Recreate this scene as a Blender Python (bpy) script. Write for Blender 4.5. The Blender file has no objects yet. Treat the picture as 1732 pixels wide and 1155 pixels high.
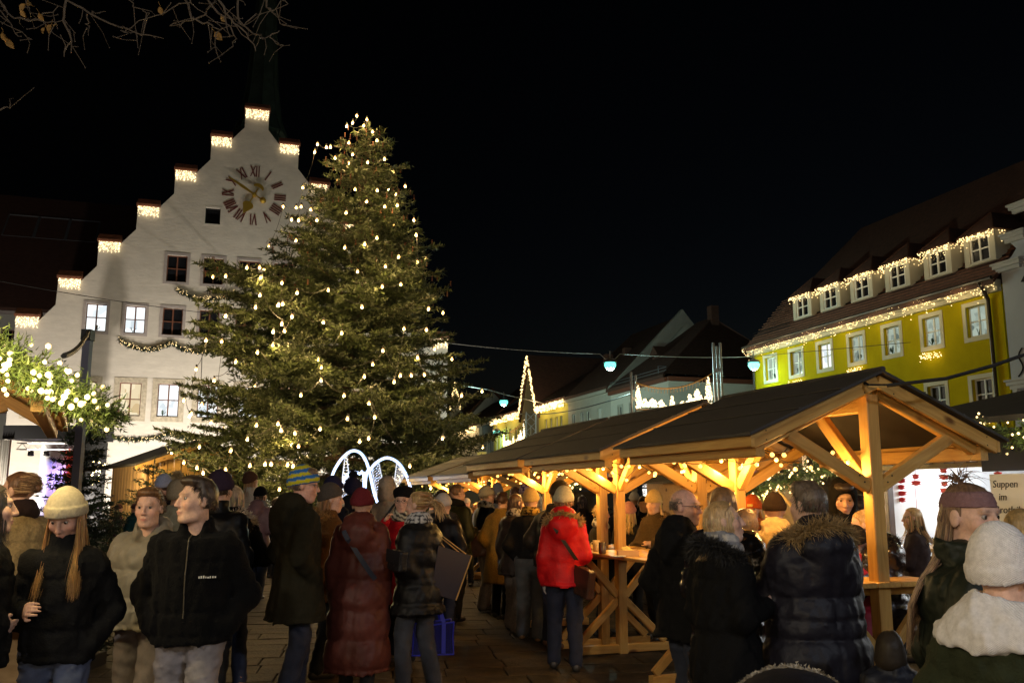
import bpy, math, random
import numpy as np
from mathutils import Vector, Matrix, Euler
from mathutils.geometry import tessellate_polygon

random.seed(7)
RNG = np.random.default_rng(7)
SC = bpy.context.scene
COL = SC.collection
R = math.radians
PI = math.pi

# ------------------------------------------------------------------ camera
CAM_H = 1.65
PITCH = math.atan(262 / 1530.0)
cam_data = bpy.data.cameras.new('camera')
cam_data.sensor_width = 36.0
cam_data.lens = 1530.0 / 1732.0 * 36.0
cam_data.clip_start = 0.05
cam_data.clip_end = 3000
cam = bpy.data.objects.new('camera', cam_data)
cam.location = (0, 0, CAM_H)
cam.rotation_euler = (PI / 2 + PITCH, 0, 0)
COL.objects.link(cam)
SC.camera = cam

# ------------------------------------------------------------------ night sky, faint added fill light, exposure
world = bpy.data.worlds.new('World')
SC.world = world
world.use_nodes = True
_nt = world.node_tree
_nt.nodes.clear()
_sky = _nt.nodes.new('ShaderNodeTexSky')
_sky.sky_type = 'NISHITA'
_sky.sun_disc = False
_sky.sun_elevation = R(-6)
_sky.sun_rotation = R(40)
_bg = _nt.nodes.new('ShaderNodeBackground')
_bg.inputs['Strength'].default_value = 0.15
_ow = _nt.nodes.new('ShaderNodeOutputWorld')
_nt.links.new(_sky.outputs[0], _bg.inputs['Color'])
_nt.links.new(_bg.outputs[0], _ow.inputs['Surface'])

_fill = bpy.data.lights.new('added_fill', 'SUN')  # weak sun lamp added as fill on the roofs
_fill.energy = 0.012
_fill.angle = R(0.5)
_fill.color = (0.85, 0.9, 1.0)
fill_sun = bpy.data.objects.new('added_fill', _fill)
fill_sun.rotation_euler = (R(50), 0, R(30))
COL.objects.link(fill_sun)

SC.view_settings.view_transform = 'Standard'
SC.view_settings.look = 'None'
SC.view_settings.exposure = 0.0
SC.view_settings.gamma = 1.0
SC.view_settings.use_curve_mapping = False
SC.render.engine = 'CYCLES'
SC.cycles.max_bounces = 6
SC.cycles.diffuse_bounces = 3
SC.cycles.glossy_bounces = 3
SC.cycles.transmission_bounces = 4
SC.cycles.transparent_max_bounces = 8
SC.cycles.sample_clamp_indirect = 4.0
SC.cycles.use_denoising = True
SC.cycles.light_sampling_threshold = 0.004

# ------------------------------------------------------------------ survey helpers (points of the place from the photograph's bearings)
_F, _CX, _CY = 1530.0, 866.0, 577.5
def ray(px, py):
    x = (px - _CX) / _F; z = (_CY - py) / _F
    return Vector((x, math.cos(PITCH) - z * math.sin(PITCH), math.sin(PITCH) + z * math.cos(PITCH)))
def at(px, py, Y):
    r = ray(px, py)
    return Vector((0, 0, CAM_H)) + r * (Y / r.y)

# ------------------------------------------------------------------ materials
MATS = {}
def mat(name, color=(0.5, 0.5, 0.5), rough=0.6, metal=0.0, var=0.0, vscale=8.0, bump=0.0, bscale=60.0, emis=None, estr=0.0,
        sheen=0.0, coat=0.0, attr=False, sss=0.0, spec=0.5, stretch=None, sample=False, trans=0.0, alpha=1.0, stripes=None, shade=None):
    if name in MATS:
        return MATS[name]
    m = bpy.data.materials.new(name)
    m.use_nodes = True
    nt = m.node_tree
    p = nt.nodes['Principled BSDF']
    p.inputs['Base Color'].default_value = (*color, 1)
    p.inputs['Roughness'].default_value = rough
    p.inputs['Metallic'].default_value = metal
    p.inputs['Specular IOR Level'].default_value = spec
    if sheen:
        p.inputs['Sheen Weight'].default_value = sheen
        p.inputs['Sheen Roughness'].default_value = 0.4
    if coat:
        p.inputs['Coat Weight'].default_value = coat
        p.inputs['Coat Roughness'].default_value = 0.2
    if sss:
        p.inputs['Subsurface Weight'].default_value = sss
        p.inputs['Subsurface Radius'].default_value = (0.012, 0.005, 0.003)
        p.inputs['Subsurface Scale'].default_value = 1.0
    if trans:
        p.inputs['Transmission Weight'].default_value = trans
    if alpha < 1:
        p.inputs['Alpha'].default_value = alpha
    L = nt.links
    src = None
    tc = nt.nodes.new('ShaderNodeTexCoord')
    mp = nt.nodes.new('ShaderNodeMapping')
    L.new(tc.outputs['Object'], mp.inputs['Vector'])
    if stretch:
        mp.inputs['Scale'].default_value = stretch
    if attr:
        a = nt.nodes.new('ShaderNodeAttribute'); a.attribute_name = 'Col'
        src = a.outputs['Color']
    if var > 0:
        n = nt.nodes.new('ShaderNodeTexNoise')
        n.inputs['Scale'].default_value = vscale
        n.inputs['Detail'].default_value = 6
        n.inputs['Roughness'].default_value = 0.62
        L.new(mp.outputs[0], n.inputs['Vector'])
        mr = nt.nodes.new('ShaderNodeMapRange')
        mr.inputs['From Min'].default_value = 0.3
        mr.inputs['From Max'].default_value = 0.7
        mr.inputs['To Min'].default_value = 1 - var
        mr.inputs['To Max'].default_value = 1 + var
        L.new(n.outputs['Fac'], mr.inputs['Value'])
        mx = nt.nodes.new('ShaderNodeMix'); mx.data_type = 'RGBA'; mx.blend_type = 'MULTIPLY'
        mx.inputs['Factor'].default_value = 1.0
        if src is not None:
            L.new(src, mx.inputs[6])
        else:
            mx.inputs[6].default_value = (*color, 1)
        L.new(mr.outputs[0], mx.inputs[7])
        src = mx.outputs[2]
    if src is not None:
        L.new(src, p.inputs['Base Color'])
    if bump > 0:
        n2 = nt.nodes.new('ShaderNodeTexNoise')
        n2.inputs['Scale'].default_value = bscale
        n2.inputs['Detail'].default_value = 4
        L.new(mp.outputs[0], n2.inputs['Vector'])
        b = nt.nodes.new('ShaderNodeBump')
        b.inputs['Strength'].default_value = bump
        b.inputs['Distance'].default_value = 0.02
        L.new(n2.outputs['Fac'], b.inputs['Height'])
        L.new(b.outputs[0], p.inputs['Normal'])
    if emis is not None:
        p.inputs['Emission Color'].default_value = (*emis, 1)
        p.inputs['Emission Strength'].default_value = estr
        if attr == 'emis':
            L.new(src, p.inputs['Emission Color'])
        if not sample:
            m.cycles.emission_sampling = 'NONE'
    MATS[name] = m
    return m

def wood(name, base, dark, rough=0.5):
    if name in MATS:
        return MATS[name]
    m = bpy.data.materials.new(name); m.use_nodes = True
    nt = m.node_tree; L = nt.links; p = nt.nodes['Principled BSDF']
    tc = nt.nodes.new('ShaderNodeTexCoord'); oi = nt.nodes.new('ShaderNodeObjectInfo')
    mp = nt.nodes.new('ShaderNodeMapping'); mp.inputs['Scale'].default_value = (0.7, 9, 9)
    ad = nt.nodes.new('ShaderNodeVectorMath'); ad.operation = 'ADD'
    ml = nt.nodes.new('ShaderNodeVectorMath'); ml.operation = 'SCALE'; ml.inputs['Scale'].default_value = 37.0
    cb = nt.nodes.new('ShaderNodeCombineXYZ')
    for i in range(3): L.new(oi.outputs['Random'], cb.inputs[i])
    L.new(cb.outputs[0], ml.inputs[0]); L.new(tc.outputs['Object'], mp.inputs['Vector'])
    L.new(mp.outputs[0], ad.inputs[0]); L.new(ml.outputs[0], ad.inputs[1])
    n = nt.nodes.new('ShaderNodeTexNoise'); n.inputs['Scale'].default_value = 3.0; n.inputs['Detail'].default_value = 8
    n.inputs['Distortion'].default_value = 1.2
    L.new(ad.outputs[0], n.inputs['Vector'])
    cr = nt.nodes.new('ShaderNodeValToRGB')
    cr.color_ramp.elements[0].position = 0.32; cr.color_ramp.elements[0].color = (*dark, 1)
    cr.color_ramp.elements[1].position = 0.62; cr.color_ramp.elements[1].color = (*base, 1)
    L.new(n.outputs['Fac'], cr.inputs[0])
    # knots
    mk = nt.nodes.new('ShaderNodeMapping'); mk.inputs['Scale'].default_value = (2.2, 5, 5)
    L.new(tc.outputs['Object'], mk.inputs['Vector'])
    a2 = nt.nodes.new('ShaderNodeVectorMath'); a2.operation = 'ADD'
    L.new(mk.outputs[0], a2.inputs[0]); L.new(ml.outputs[0], a2.inputs[1])
    vo = nt.nodes.new('ShaderNodeTexVoronoi'); vo.inputs['Scale'].default_value = 1.0
    L.new(a2.outputs[0], vo.inputs['Vector'])
    kr = nt.nodes.new('ShaderNodeValToRGB')
    kr.color_ramp.elements[0].position = 0.07; kr.color_ramp.elements[0].color = (0.25, 0.16, 0.1, 1)
    kr.color_ramp.elements[1].position = 0.16; kr.color_ramp.elements[1].color = (1, 1, 1, 1)
    L.new(vo.outputs['Distance'], kr.inputs[0])
    mx = nt.nodes.new('ShaderNodeMix'); mx.data_type = 'RGBA'; mx.blend_type = 'MULTIPLY'; mx.inputs['Factor'].default_value = 1
    L.new(cr.outputs[0], mx.inputs[6]); L.new(kr.outputs[0], mx.inputs[7])
    mr = nt.nodes.new('ShaderNodeMapRange'); mr.inputs['To Min'].default_value = 0.82; mr.inputs['To Max'].default_value = 1.12
    L.new(oi.outputs['Random'], mr.inputs['Value'])
    m2 = nt.nodes.new('ShaderNodeMix'); m2.data_type = 'RGBA'; m2.blend_type = 'MULTIPLY'; m2.inputs['Factor'].default_value = 1
    L.new(mx.outputs[2], m2.inputs[6]); L.new(mr.outputs[0], m2.inputs[7])
    L.new(m2.outputs[2], p.inputs['Base Color'])
    b = nt.nodes.new('ShaderNodeBump'); b.inputs['Strength'].default_value = 0.25; b.inputs['Distance'].default_value = 0.01
    L.new(n.outputs['Fac'], b.inputs['Height']); L.new(b.outputs[0], p.inputs['Normal'])
    p.inputs['Roughness'].default_value = rough
    MATS[name] = m
    return m

# ------------------------------------------------------------------ objects
def tag(o, label=None, cat=None, group=None, kind=None):
    if label: o['label'] = label
    if cat: o['category'] = cat
    if group: o['group'] = group
    if kind: o['kind'] = kind
    return o
def wm(o):
    m = o.matrix_basis.copy()
    return wm(o.parent) @ o.matrix_parent_inverse @ m if o.parent else m
def set_parent(o, parent, keep=True):
    if parent is not None:
        o.parent = parent
        if keep:
            o.matrix_parent_inverse = wm(parent).inverted()
def thing(name, label, cat, loc=(0, 0, 0), rz=0.0, group=None, kind=None):
    o = bpy.data.objects.new(name, None)
    o.empty_display_size = 0.2
    o.location = loc; o.rotation_euler = (0, 0, rz)
    COL.objects.link(o)
    return tag(o, label, cat, group, kind)
def new_obj(name, me, parent=None, keep=True, M=None):
    o = bpy.data.objects.new(name, me)
    COL.objects.link(o)
    if M is not None: o.matrix_basis = M
    set_parent(o, parent, keep)
    return o
def np_mesh(name, V, Fq=None, Ft=None, m=None, smooth=False, colors=None):
    """mesh from arrays: quads and/or triangles"""
    V = np.asarray(V, dtype=np.float32).reshape(-1, 3)
    nq = 0 if Fq is None else len(Fq); ntr = 0 if Ft is None else len(Ft)
    me = bpy.data.meshes.new(name)
    me.vertices.add(len(V)); me.vertices.foreach_set('co', V.ravel())
    loops = []
    if nq: loops.append(np.asarray(Fq, dtype=np.int32).ravel())
    if ntr: loops.append(np.asarray(Ft, dtype=np.int32).ravel())
    li = np.concatenate(loops) if loops else np.zeros(0, np.int32)
    me.loops.add(len(li)); me.loops.foreach_set('vertex_index', li)
    me.polygons.add(nq + ntr)
    st = np.concatenate([np.arange(nq) * 4, nq * 4 + np.arange(ntr) * 3]).astype(np.int32)
    me.polygons.foreach_set('loop_start', st)
    me.polygons.foreach_set('use_smooth', np.full(nq + ntr, smooth))
    me.update(calc_edges=True)
    if colors is not None:
        ca = me.color_attributes.new('Col', 'FLOAT_COLOR', 'POINT')
        c4 = np.ones((len(V), 4), np.float32); c4[:, :3] = colors
        ca.data.foreach_set('color', c4.ravel())
    if m is not None: me.materials.append(m)
    return me

class MB:
    """collects simple shapes into ONE mesh"""
    def __init__(s, M=None):
        s.v = []; s.f = []; s.M = M
    def add(s, vs, fs):
        b = len(s.v)
        s.v += [tuple(x) for x in vs]
        s.f += [tuple(i + b for i in f) for f in fs]
        return s
    def box(s, lo, hi):
        x0, y0, z0 = lo; x1, y1, z1 = hi
        return s.add([(x0,y0,z0),(x1,y0,z0),(x1,y1,z0),(x0,y1,z0),(x0,y0,z1),(x1,y0,z1),(x1,y1,z1),(x0,y1,z1)],
                     [(0,3,2,1),(4,5,6,7),(0,1,5,4),(1,2,6,5),(2,3,7,6),(3,0,4,7)])
    def bar(s, a, b, w, h=None, up=(0, 0, 1)):
        h = h or w
        a = Vector(a); b = Vector(b); d = (b - a).normalized(); u = Vector(up)
        if abs(d.dot(u)) > 0.98: u = Vector((0, 1, 0)) if abs(d.y) < 0.9 else Vector((1, 0, 0))
        x = d.cross(u).normalized(); y = x.cross(d).normalized()
        q = []
        for e in (a, b):
            for sx, sy in ((-1,-1),(1,-1),(1,1),(-1,1)):
                q.append(e + x * (w / 2 * sx) + y * (h / 2 * sy))
        return s.add(q, [(3,2,1,0),(4,5,6,7),(0,1,5,4),(1,2,6,5),(2,3,7,6),(3,0,4,7)])
    def tube(s, pts, r, n=6, cap=True):
        pts = [Vector(p) for p in pts]; k = len(pts)
        rr = r if hasattr(r, '__len__') else [r] * k
        b = len(s.v); ref = None
        for i, p in enumerate(pts):
            d = (pts[min(i + 1, k - 1)] - pts[max(i - 1, 0)]).normalized()
            if ref is None: ref = Vector((0, 0, 1)) if abs(d.z) < 0.9 else Vector((1, 0, 0))
            x = d.cross(ref)
            x = x.normalized() if x.length > 1e-6 else d.orthogonal().normalized()
            y = d.cross(x).normalized(); ref = x.cross(d).normalized()
            for j in range(n):
                t = 2 * PI * j / n
                s.v.append(tuple(p + x * (math.cos(t) * rr[i]) + y * (math.sin(t) * rr[i])))
        for i in range(k - 1):
            for j in range(n):
                s.f.append((b + i*n + j, b + i*n + (j+1) % n, b + (i+1)*n + (j+1) % n, b + (i+1)*n + j))
        if cap:
            s.f.append(tuple(b + j for j in range(n))[::-1]); s.f.append(tuple(b + (k-1)*n + j for j in range(n)))
        return s
    def lathe(s, prof, c=(0, 0, 0), n=16, axis='z'):
        b = len(s.v); c = Vector(c)
        for r, z in prof:
            for j in range(n):
                t = 2 * PI * j / n
                p = Vector((r * math.cos(t), r * math.sin(t), z))
                if axis == 'y': p = Vector((p.x, p.z, p.y))
                if axis == 'x': p = Vector((p.z, p.x, p.y))
                s.v.append(tuple(c + p))
        for i in range(len(prof) - 1):
            for j in range(n):
                s.f.append((b + i*n + j, b + i*n + (j+1) % n, b + (i+1)*n + (j+1) % n, b + (i+1)*n + j))
        return s
    def prism(s, poly, y0, y1):
        """polygon in x,z extruded along y"""
        n = len(poly)
        vs = [(x, y0, z) for x, z in poly] + [(x, y1, z) for x, z in poly]
        fs = [tuple(range(n)), tuple(range(2*n - 1, n - 1, -1))]
        fs += [(i, i + n, (i+1) % n + n, (i+1) % n) for i in range(n)]
        return s.add(vs, fs)
    def mesh(s, name, m, smooth=False, bevel=0.0):
        me = bpy.data.meshes.new(name)
        vs = s.v if s.M is None else [tuple(s.M @ Vector(p)) for p in s.v]
        me.from_pydata(vs, [], s.f)
        if m is not None: me.materials.append(m)
        if smooth: me.polygons.foreach_set('use_smooth', np.full(len(me.polygons), True))
        me.update()
        return me
    def build(s, name, m, parent=None, smooth=False, keep=True, label=None):
        o = new_obj(name, s.mesh(name, m, smooth), parent, keep)
        if label: o['label'] = label
        return o

def beam(name, a, b, w, h, m, parent=None, up=(0, 0, 1), keep=True, bev=0.006):
    """one squared timber as an object of its own: its length along local X, edges chamfered"""
    a = Vector(a); b = Vector(b); d = b - a; L = d.length; d = d.normalized(); u = Vector(up)
    if abs(d.dot(u)) > 0.98: u = Vector((0, 1, 0)) if abs(d.y) < 0.9 else Vector((1, 0, 0))
    y = u.cross(d).normalized(); z = d.cross(y).normalized()
    M = Matrix((( d.x, y.x, z.x, a.x), (d.y, y.y, z.y, a.y), (d.z, y.z, z.z, a.z), (0, 0, 0, 1)))
    c = bev
    prof = [(-w/2 + c, -h/2), (w/2 - c, -h/2), (w/2, -h/2 + c), (w/2, h/2 - c), (w/2 - c, h/2), (-w/2 + c, h/2), (-w/2, h/2 - c), (-w/2, -h/2 + c)]
    vs = [(0, py, pz) for py, pz in prof] + [(L, py, pz) for py, pz in prof]
    fs = [tuple(range(7, -1, -1)), tuple(range(8, 16))] + [(i, (i+1) % 8, (i+1) % 8 + 8, i + 8) for i in range(8)]
    me = bpy.data.meshes.new(name); me.from_pydata(vs, [], fs); me.materials.append(m); me.update()
    return new_obj(name, me, parent, keep, M)

_OCT = np.array([(1,0,0),(-1,0,0),(0,1,0),(0,-1,0),(0,0,1),(0,0,-1)], np.float32)
_OCTF = np.array([(0,2,4),(2,1,4),(1,3,4),(3,0,4),(2,0,5),(1,2,5),(3,1,5),(0,3,5)], np.int32)
def bead_mesh(name, pts, r, m, n=7, k=4):
    pts = np.asarray(pts, np.float32).reshape(-1, 3); rr = np.broadcast_to(np.asarray(r, np.float32), (len(pts),))
    th = np.linspace(0.25, PI - 0.25, k); ph = np.arange(n) * 2 * PI / n
    S = np.stack([np.sin(th)[:, None] * np.cos(ph), np.sin(th)[:, None] * np.sin(ph), np.repeat(np.cos(th)[:, None], n, 1)], -1).reshape(-1, 3)
    i = np.arange(k - 1)[:, None] * n; j = np.arange(n)[None]
    F = np.stack([i + j, i + n + j, i + n + (j + 1) % n, i + (j + 1) % n], -1).reshape(-1, 4)
    V = (pts[:, None] + S[None] * rr[:, None, None]).reshape(-1, 3)
    return np_mesh(name, V, (F[None] + (np.arange(len(pts)) * n * k)[:, None, None]).reshape(-1, 4), None, m, True)
def leds_mesh(name, pts, r, m):
    pts = np.asarray(pts, np.float32).reshape(-1, 3)
    rr = np.broadcast_to(np.asarray(r, np.float32), (len(pts),))
    V = (pts[:, None, :] + _OCT[None] * rr[:, None, None]).reshape(-1, 3)
    Ft = (_OCTF[None] + (np.arange(len(pts)) * 6)[:, None, None]).reshape(-1, 3)
    return np_mesh(name, V, None, Ft, m)
def point_light(name, loc, color, watts, radius=0.05, parent=None):
    key = (name, color, watts, radius)
    ld = MATS.get(key)
    if ld is None:
        ld = bpy.data.lights.new(name, 'POINT'); ld.color = color; ld.energy = watts; ld.shadow_soft_size = radius
        MATS[key] = ld
    o = bpy.data.objects.new(name, ld); o.location = loc; COL.objects.link(o)
    set_parent(o, parent)
    return o
def spot_light(name, loc, target, color, watts, angle, blend=0.6, radius=0.1, parent=None):
    ld = bpy.data.lights.new(name, 'SPOT'); ld.color = color; ld.energy = watts; ld.spot_size = R(angle); ld.spot_blend = blend
    ld.shadow_soft_size = radius
    o = bpy.data.objects.new(name, ld); o.location = loc
    o.rotation_euler = (Vector(target) - Vector(loc)).to_track_quat('-Z', 'Y').to_euler()
    COL.objects.link(o); set_parent(o, parent)
    return o

def holed_wall(outline, holes, depth, reveal):
    """a wall in local x,z facing -y: outline with rectangular openings, reveals behind them"""
    mb = MB()
    polys = [[Vector((x, 0, z)) for x, z in outline]] + [[Vector((x0,0,z0)), Vector((x0,0,z1)), Vector((x1,0,z1)), Vector((x1,0,z0))] for x0, z0, x1, z1 in holes]
    tris = tessellate_polygon(polys)
    flat = [tuple(p) for pl in polys for p in pl]
    out = []
    for t in tris:
        a, b, c = (Vector(flat[i]) for i in t)
        out.append(t if (b - a).cross(c - a).y < 0 else t[::-1])
    mb.add(flat, out)
    for x0, z0, x1, z1 in holes:
        for (ax, az, bx, bz) in ((x0,z0,x1,z0),(x1,z0,x1,z1),(x1,z1,x0,z1),(x0,z1,x0,z0)):
            mb.add([(ax,0,az),(bx,0,bz),(bx,reveal,bz),(ax,reveal,az)], [(0,3,2,1)])
    n = len(outline)
    for i in range(n):
        ax, az = outline[i]; bx, bz = outline[(i+1) % n]
        mb.add([(ax,0,az),(bx,0,bz),(bx,depth,bz),(ax,depth,az)], [(0,1,2,3)])
    return mb

# ------------------------------------------------------------------ people: continuous surfaces grown from a distance field
class Field:
    def __init__(s, lo, hi, vox):
        s.lo = np.array(lo, np.float32); s.vox = vox
        s.n = np.maximum(np.ceil((np.array(hi) - s.lo) / vox).astype(int) + 1, 4)
        s.d = np.full(s.n, 0.15, np.float32)
    def win(s, lo, hi):
        a = np.clip(np.floor((np.array(lo) - s.lo) / s.vox).astype(int), 0, s.n - 1)
        b = np.clip(np.ceil((np.array(hi) - s.lo) / s.vox).astype(int) + 1, 1, s.n)
        if (b <= a).any(): return None
        g = [s.lo[i] + np.arange(a[i], b[i], dtype=np.float32) * s.vox for i in range(3)]
        return (slice(a[0], b[0]), slice(a[1], b[1]), slice(a[2], b[2])), g[0][:, None, None], g[1][None, :, None], g[2][None, None, :]
    def put(s, sl, d, k, op=1):
        g = s.d[sl]
        if op < 0:
            d = -d
            if k <= 0: s.d[sl] = np.maximum(g, d); return
            h = np.clip(0.5 - 0.5 * (g - d) / k, 0, 1)
            s.d[sl] = g * (1 - h) + d * h + k * h * (1 - h)
        else:
            if k <= 0: s.d[sl] = np.minimum(g, d); return
            h = np.clip(0.5 + 0.5 * (g - d) / k, 0, 1)
            s.d[sl] = g * (1 - h) + d * h - k * h * (1 - h)
    def cap(s, a, b, ra, rb, k=0.02, op=1, ring=None, sq=(1, 1)):
        a = np.array(a, np.float32); b = np.array(b, np.float32)
        m = max(ra, rb) + k + 2.5 * s.vox + (ring[1] if ring else 0)
        w = s.win(np.minimum(a, b) - m, np.maximum(a, b) + m)
        if w is None: return
        sl, X, Y, Z = w
        ab = b - a; L2 = float(ab @ ab) + 1e-9
        t = np.clip(((X - a[0]) * ab[0] + (Y - a[1]) * ab[1] + (Z - a[2]) * ab[2]) / L2, 0, 1)
        d = np.sqrt((X - a[0] - t * ab[0]) ** 2 + (Y - a[1] - t * ab[1]) ** 2 + (Z - a[2] - t * ab[2]) ** 2) - (ra + (rb - ra) * t)
        if ring:
            d = d - ring[1] * (np.abs(np.sin(PI * (t * math.sqrt(L2) / ring[0] + ring[2]))) ** 0.6 - 0.5)
        s.put(sl, d, k, op)
    def ell(s, c, r, k=0.02, op=1, Rm=None, cut=None):
        c = np.array(c, np.float32); r = np.array(r, np.float32); m = float(r.max()) + k + 2.5 * s.vox
        w = s.win(c - m, c + m)
        if w is None: return
        sl, X, Y, Z = w
        x, y, z = X - c[0], Y - c[1], Z - c[2]
        if Rm is not None:
            x, y, z = (Rm[0, 0] * x + Rm[1, 0] * y + Rm[2, 0] * z, Rm[0, 1] * x + Rm[1, 1] * y + Rm[2, 1] * z, Rm[0, 2] * x + Rm[1, 2] * y + Rm[2, 2] * z)
        q = np.sqrt((x / r[0]) ** 2 + (y / r[1]) ** 2 + (z / r[2]) ** 2)
        q2 = np.sqrt((x / r[0] ** 2) ** 2 + (y / r[1] ** 2) ** 2 + (z / r[2] ** 2) ** 2) + 1e-6
        d = q * (q - 1) / q2
        if cut is not None: d = np.maximum(d, cut(x, y, z))
        s.put(sl, np.broadcast_to(d, s.d[sl].shape), k, op)
    def prof(s, rows, k=0.03, quilt=None, wr=None, lean=0.0, zp=0.95, seam=None):
        """stack of ellipses (z, half width, half depth, y centre); lean shifts forward above zp"""
        rows = sorted(rows); zs = [q[0] for q in rows]
        A = max(q[1] for q in rows) + 0.1; B = max(q[2] + abs(q[3]) for q in rows) + 0.1
        ml = abs(lean) * (zs[-1] - zp)
        w = s.win((-A, -B - ml, zs[0] - 0.06), (A, B + ml, zs[-1] + 0.06))
        sl, X, Y, Z = w
        zz = Z[0, 0, :]
        f = lambda i: np.interp(zz, zs, [q[i] for q in rows])[None, None, :]
        a, b, yc = f(1), f(2), f(3)
        yc = yc + lean * np.maximum(Z - zp, 0)
        q = np.sqrt((X / a) ** 2 + ((Y - yc) / b) ** 2) + 1e-6
        d = (q - 1) * q / np.sqrt((X / a ** 2) ** 2 + ((Y - yc) / b ** 2) ** 2 + 1e-9)
        if quilt:
            d = d - quilt[1] * (np.abs(np.sin(PI * (Z / quilt[0] + 0.02 * np.sin(X * 20)))) ** 0.4 - 0.7)
        if seam:
            w2 = max(s.vox * 0.9, 0.009)
            for zq in seam: d = d + 0.010 * np.exp(-((Z - zq) / w2) ** 2)
            d = d + 0.008 * np.exp(-(X / w2) ** 2) * (Y < 0)
            for sg in (-1, 1): d = d + 0.010 * np.exp(-((X - sg * (a * 0.62 + (Z - zs[0]) * 0.10)) / w2) ** 2) * (Y > 0) * (np.abs(Z - seam[-1] * 0.94) < 0.075)
        d = np.maximum(d, np.maximum(zs[0] - Z, Z - zs[-1]))
        s.put(sl, d, k)
    def wrinkle(s, amp, seed, fx=(9, 9, 4)):
        r = np.random.default_rng(seed)
        g = [s.lo[i] + np.arange(s.n[i], dtype=np.float32) * s.vox for i in range(3)]
        m = np.abs(s.d) < 0.05
        ii = np.nonzero(m)
        x, y, z = g[0][ii[0]], g[1][ii[1]], g[2][ii[2]]
        tot = np.zeros(len(x), np.float32)
        for o in range(5):
            sc = 1.55 ** o
            kv = r.normal(size=3) * np.array(fx) * sc
            kw = r.normal(size=3) * np.array(fx) * sc * 0.6
            ph = r.uniform(0, 6.28, 2)
            tot += (np.abs(np.sin(kv[0]*x + kv[1]*y + kv[2]*z + ph[0] + 1.5 * np.sin(kw[0]*x + kw[1]*y + kw[2]*z + ph[1]))) - 0.6) / (1.25 ** o)
        s.d[ii] += amp * tot / 2.0
    def mesh(s):
        return nets(s.d, s.lo, s.vox)

def nets(d, lo, vox):
    """surface nets: one quad per crossed grid edge"""
    n = d.shape
    ins = d < 0
    ins[0] = ins[-1] = False; ins[:, 0] = ins[:, -1] = False; ins[:, :, 0] = ins[:, :, -1] = False
    c = np.zeros((n[0]-1, n[1]-1, n[2]-1), np.int8)
    offs = [(i, j, k) for i in (0, 1) for j in (0, 1) for k in (0, 1)]
    for i, j, k in offs:
        c += ins[i:n[0]-1+i, j:n[1]-1+j, k:n[2]-1+k]
    act = (c > 0) & (c < 8)
    I, J, K = np.nonzero(act)
    idx = np.full(c.shape, -1, np.int32); idx[I, J, K] = np.arange(len(I))
    corner = {o: d[I+o[0], J+o[1], K+o[2]] for o in offs}
    cin = {o: ins[I+o[0], J+o[1], K+o[2]] for o in offs}
    acc = np.zeros((len(I), 3), np.float32); cnt = np.zeros(len(I), np.float32)
    for a in offs:
        for ax in range(3):
            if a[ax]: continue
            b = list(a); b[ax] = 1; b = tuple(b)
            cr = cin[a] != cin[b]
            da, db = corner[a], corner[b]
            den = da - db
            t = np.where(np.abs(den) > 1e-9, da / np.where(np.abs(den) > 1e-9, den, 1), 0.5).clip(0, 1)
            p = np.zeros((len(I), 3), np.float32)
            for q in range(3): p[:, q] = a[q]
            p[:, ax] += t
            acc += p * cr[:, None]; cnt += cr
    V = acc / np.maximum(cnt, 1)[:, None] + np.stack([I, J, K], 1)
    quads = []
    for ax in range(3):
        o1, o2 = [(1, 2), (2, 0), (0, 1)][ax]
        sl0 = [slice(1, n[q]-1) for q in range(3)]; sl0[ax] = slice(0, n[ax]-1)
        sl1 = list(sl0); sl1[ax] = slice(1, n[ax])
        A = ins[tuple(sl0)]; B = ins[tuple(sl1)]
        for flip, M in ((0, A & ~B), (1, ~A & B)):
            P = np.stack(np.nonzero(M), 1) + np.array([0 if q == ax else 1 for q in range(3)])
            if not len(P): continue
            e1 = np.eye(3, dtype=int)[o1]; e2 = np.eye(3, dtype=int)[o2]
            q = [idx[tuple((P - e).T)] for e in (np.zeros(3, int), e1, e1 + e2, e2)]
            q = np.stack(q, 1)
            quads.append(q[:, ::-1] if flip else q)
    Q = np.concatenate(quads) if quads else np.zeros((0, 4), int)
    Q = Q[(Q >= 0).all(1)]
    return V * vox + np.asarray(lo), Q

def cluster(V, Q, hid, size):
    key = np.where(hid[:, None], np.floor(V / size), 0).astype(np.int64)
    code = (key[:, 0] + 500) * 4000000 + (key[:, 1] + 500) * 2000 + key[:, 2] + 500
    code = np.where(hid, code, -np.arange(len(V)) - 1)
    u, inv = np.unique(code, return_inverse=True); inv = inv.ravel()
    n = np.bincount(inv); W = np.stack([np.bincount(inv, V[:, i]) / n for i in range(3)], 1)
    q = inv[Q]
    d = np.stack([q[:, i] == q[:, (i + 1) % 4] for i in range(4)], 1)
    full = ~d.any(1) & (q[:, 0] != q[:, 2]) & (q[:, 1] != q[:, 3])
    one = d.sum(1) == 1
    T = []
    for i in range(4):
        m = one & d[:, i]
        if m.any(): T.append(np.delete(q[m], i, axis=1))
    T = np.concatenate(T) if T else np.zeros((0, 3), int)
    return W.astype(np.float32), q[full], T

def rotm(yaw=0, pitch=0, roll=0):
    """head frame: columns are the local axes"""
    return np.array(Euler((pitch, roll, yaw), 'XYZ').to_matrix(), np.float32)

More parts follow.
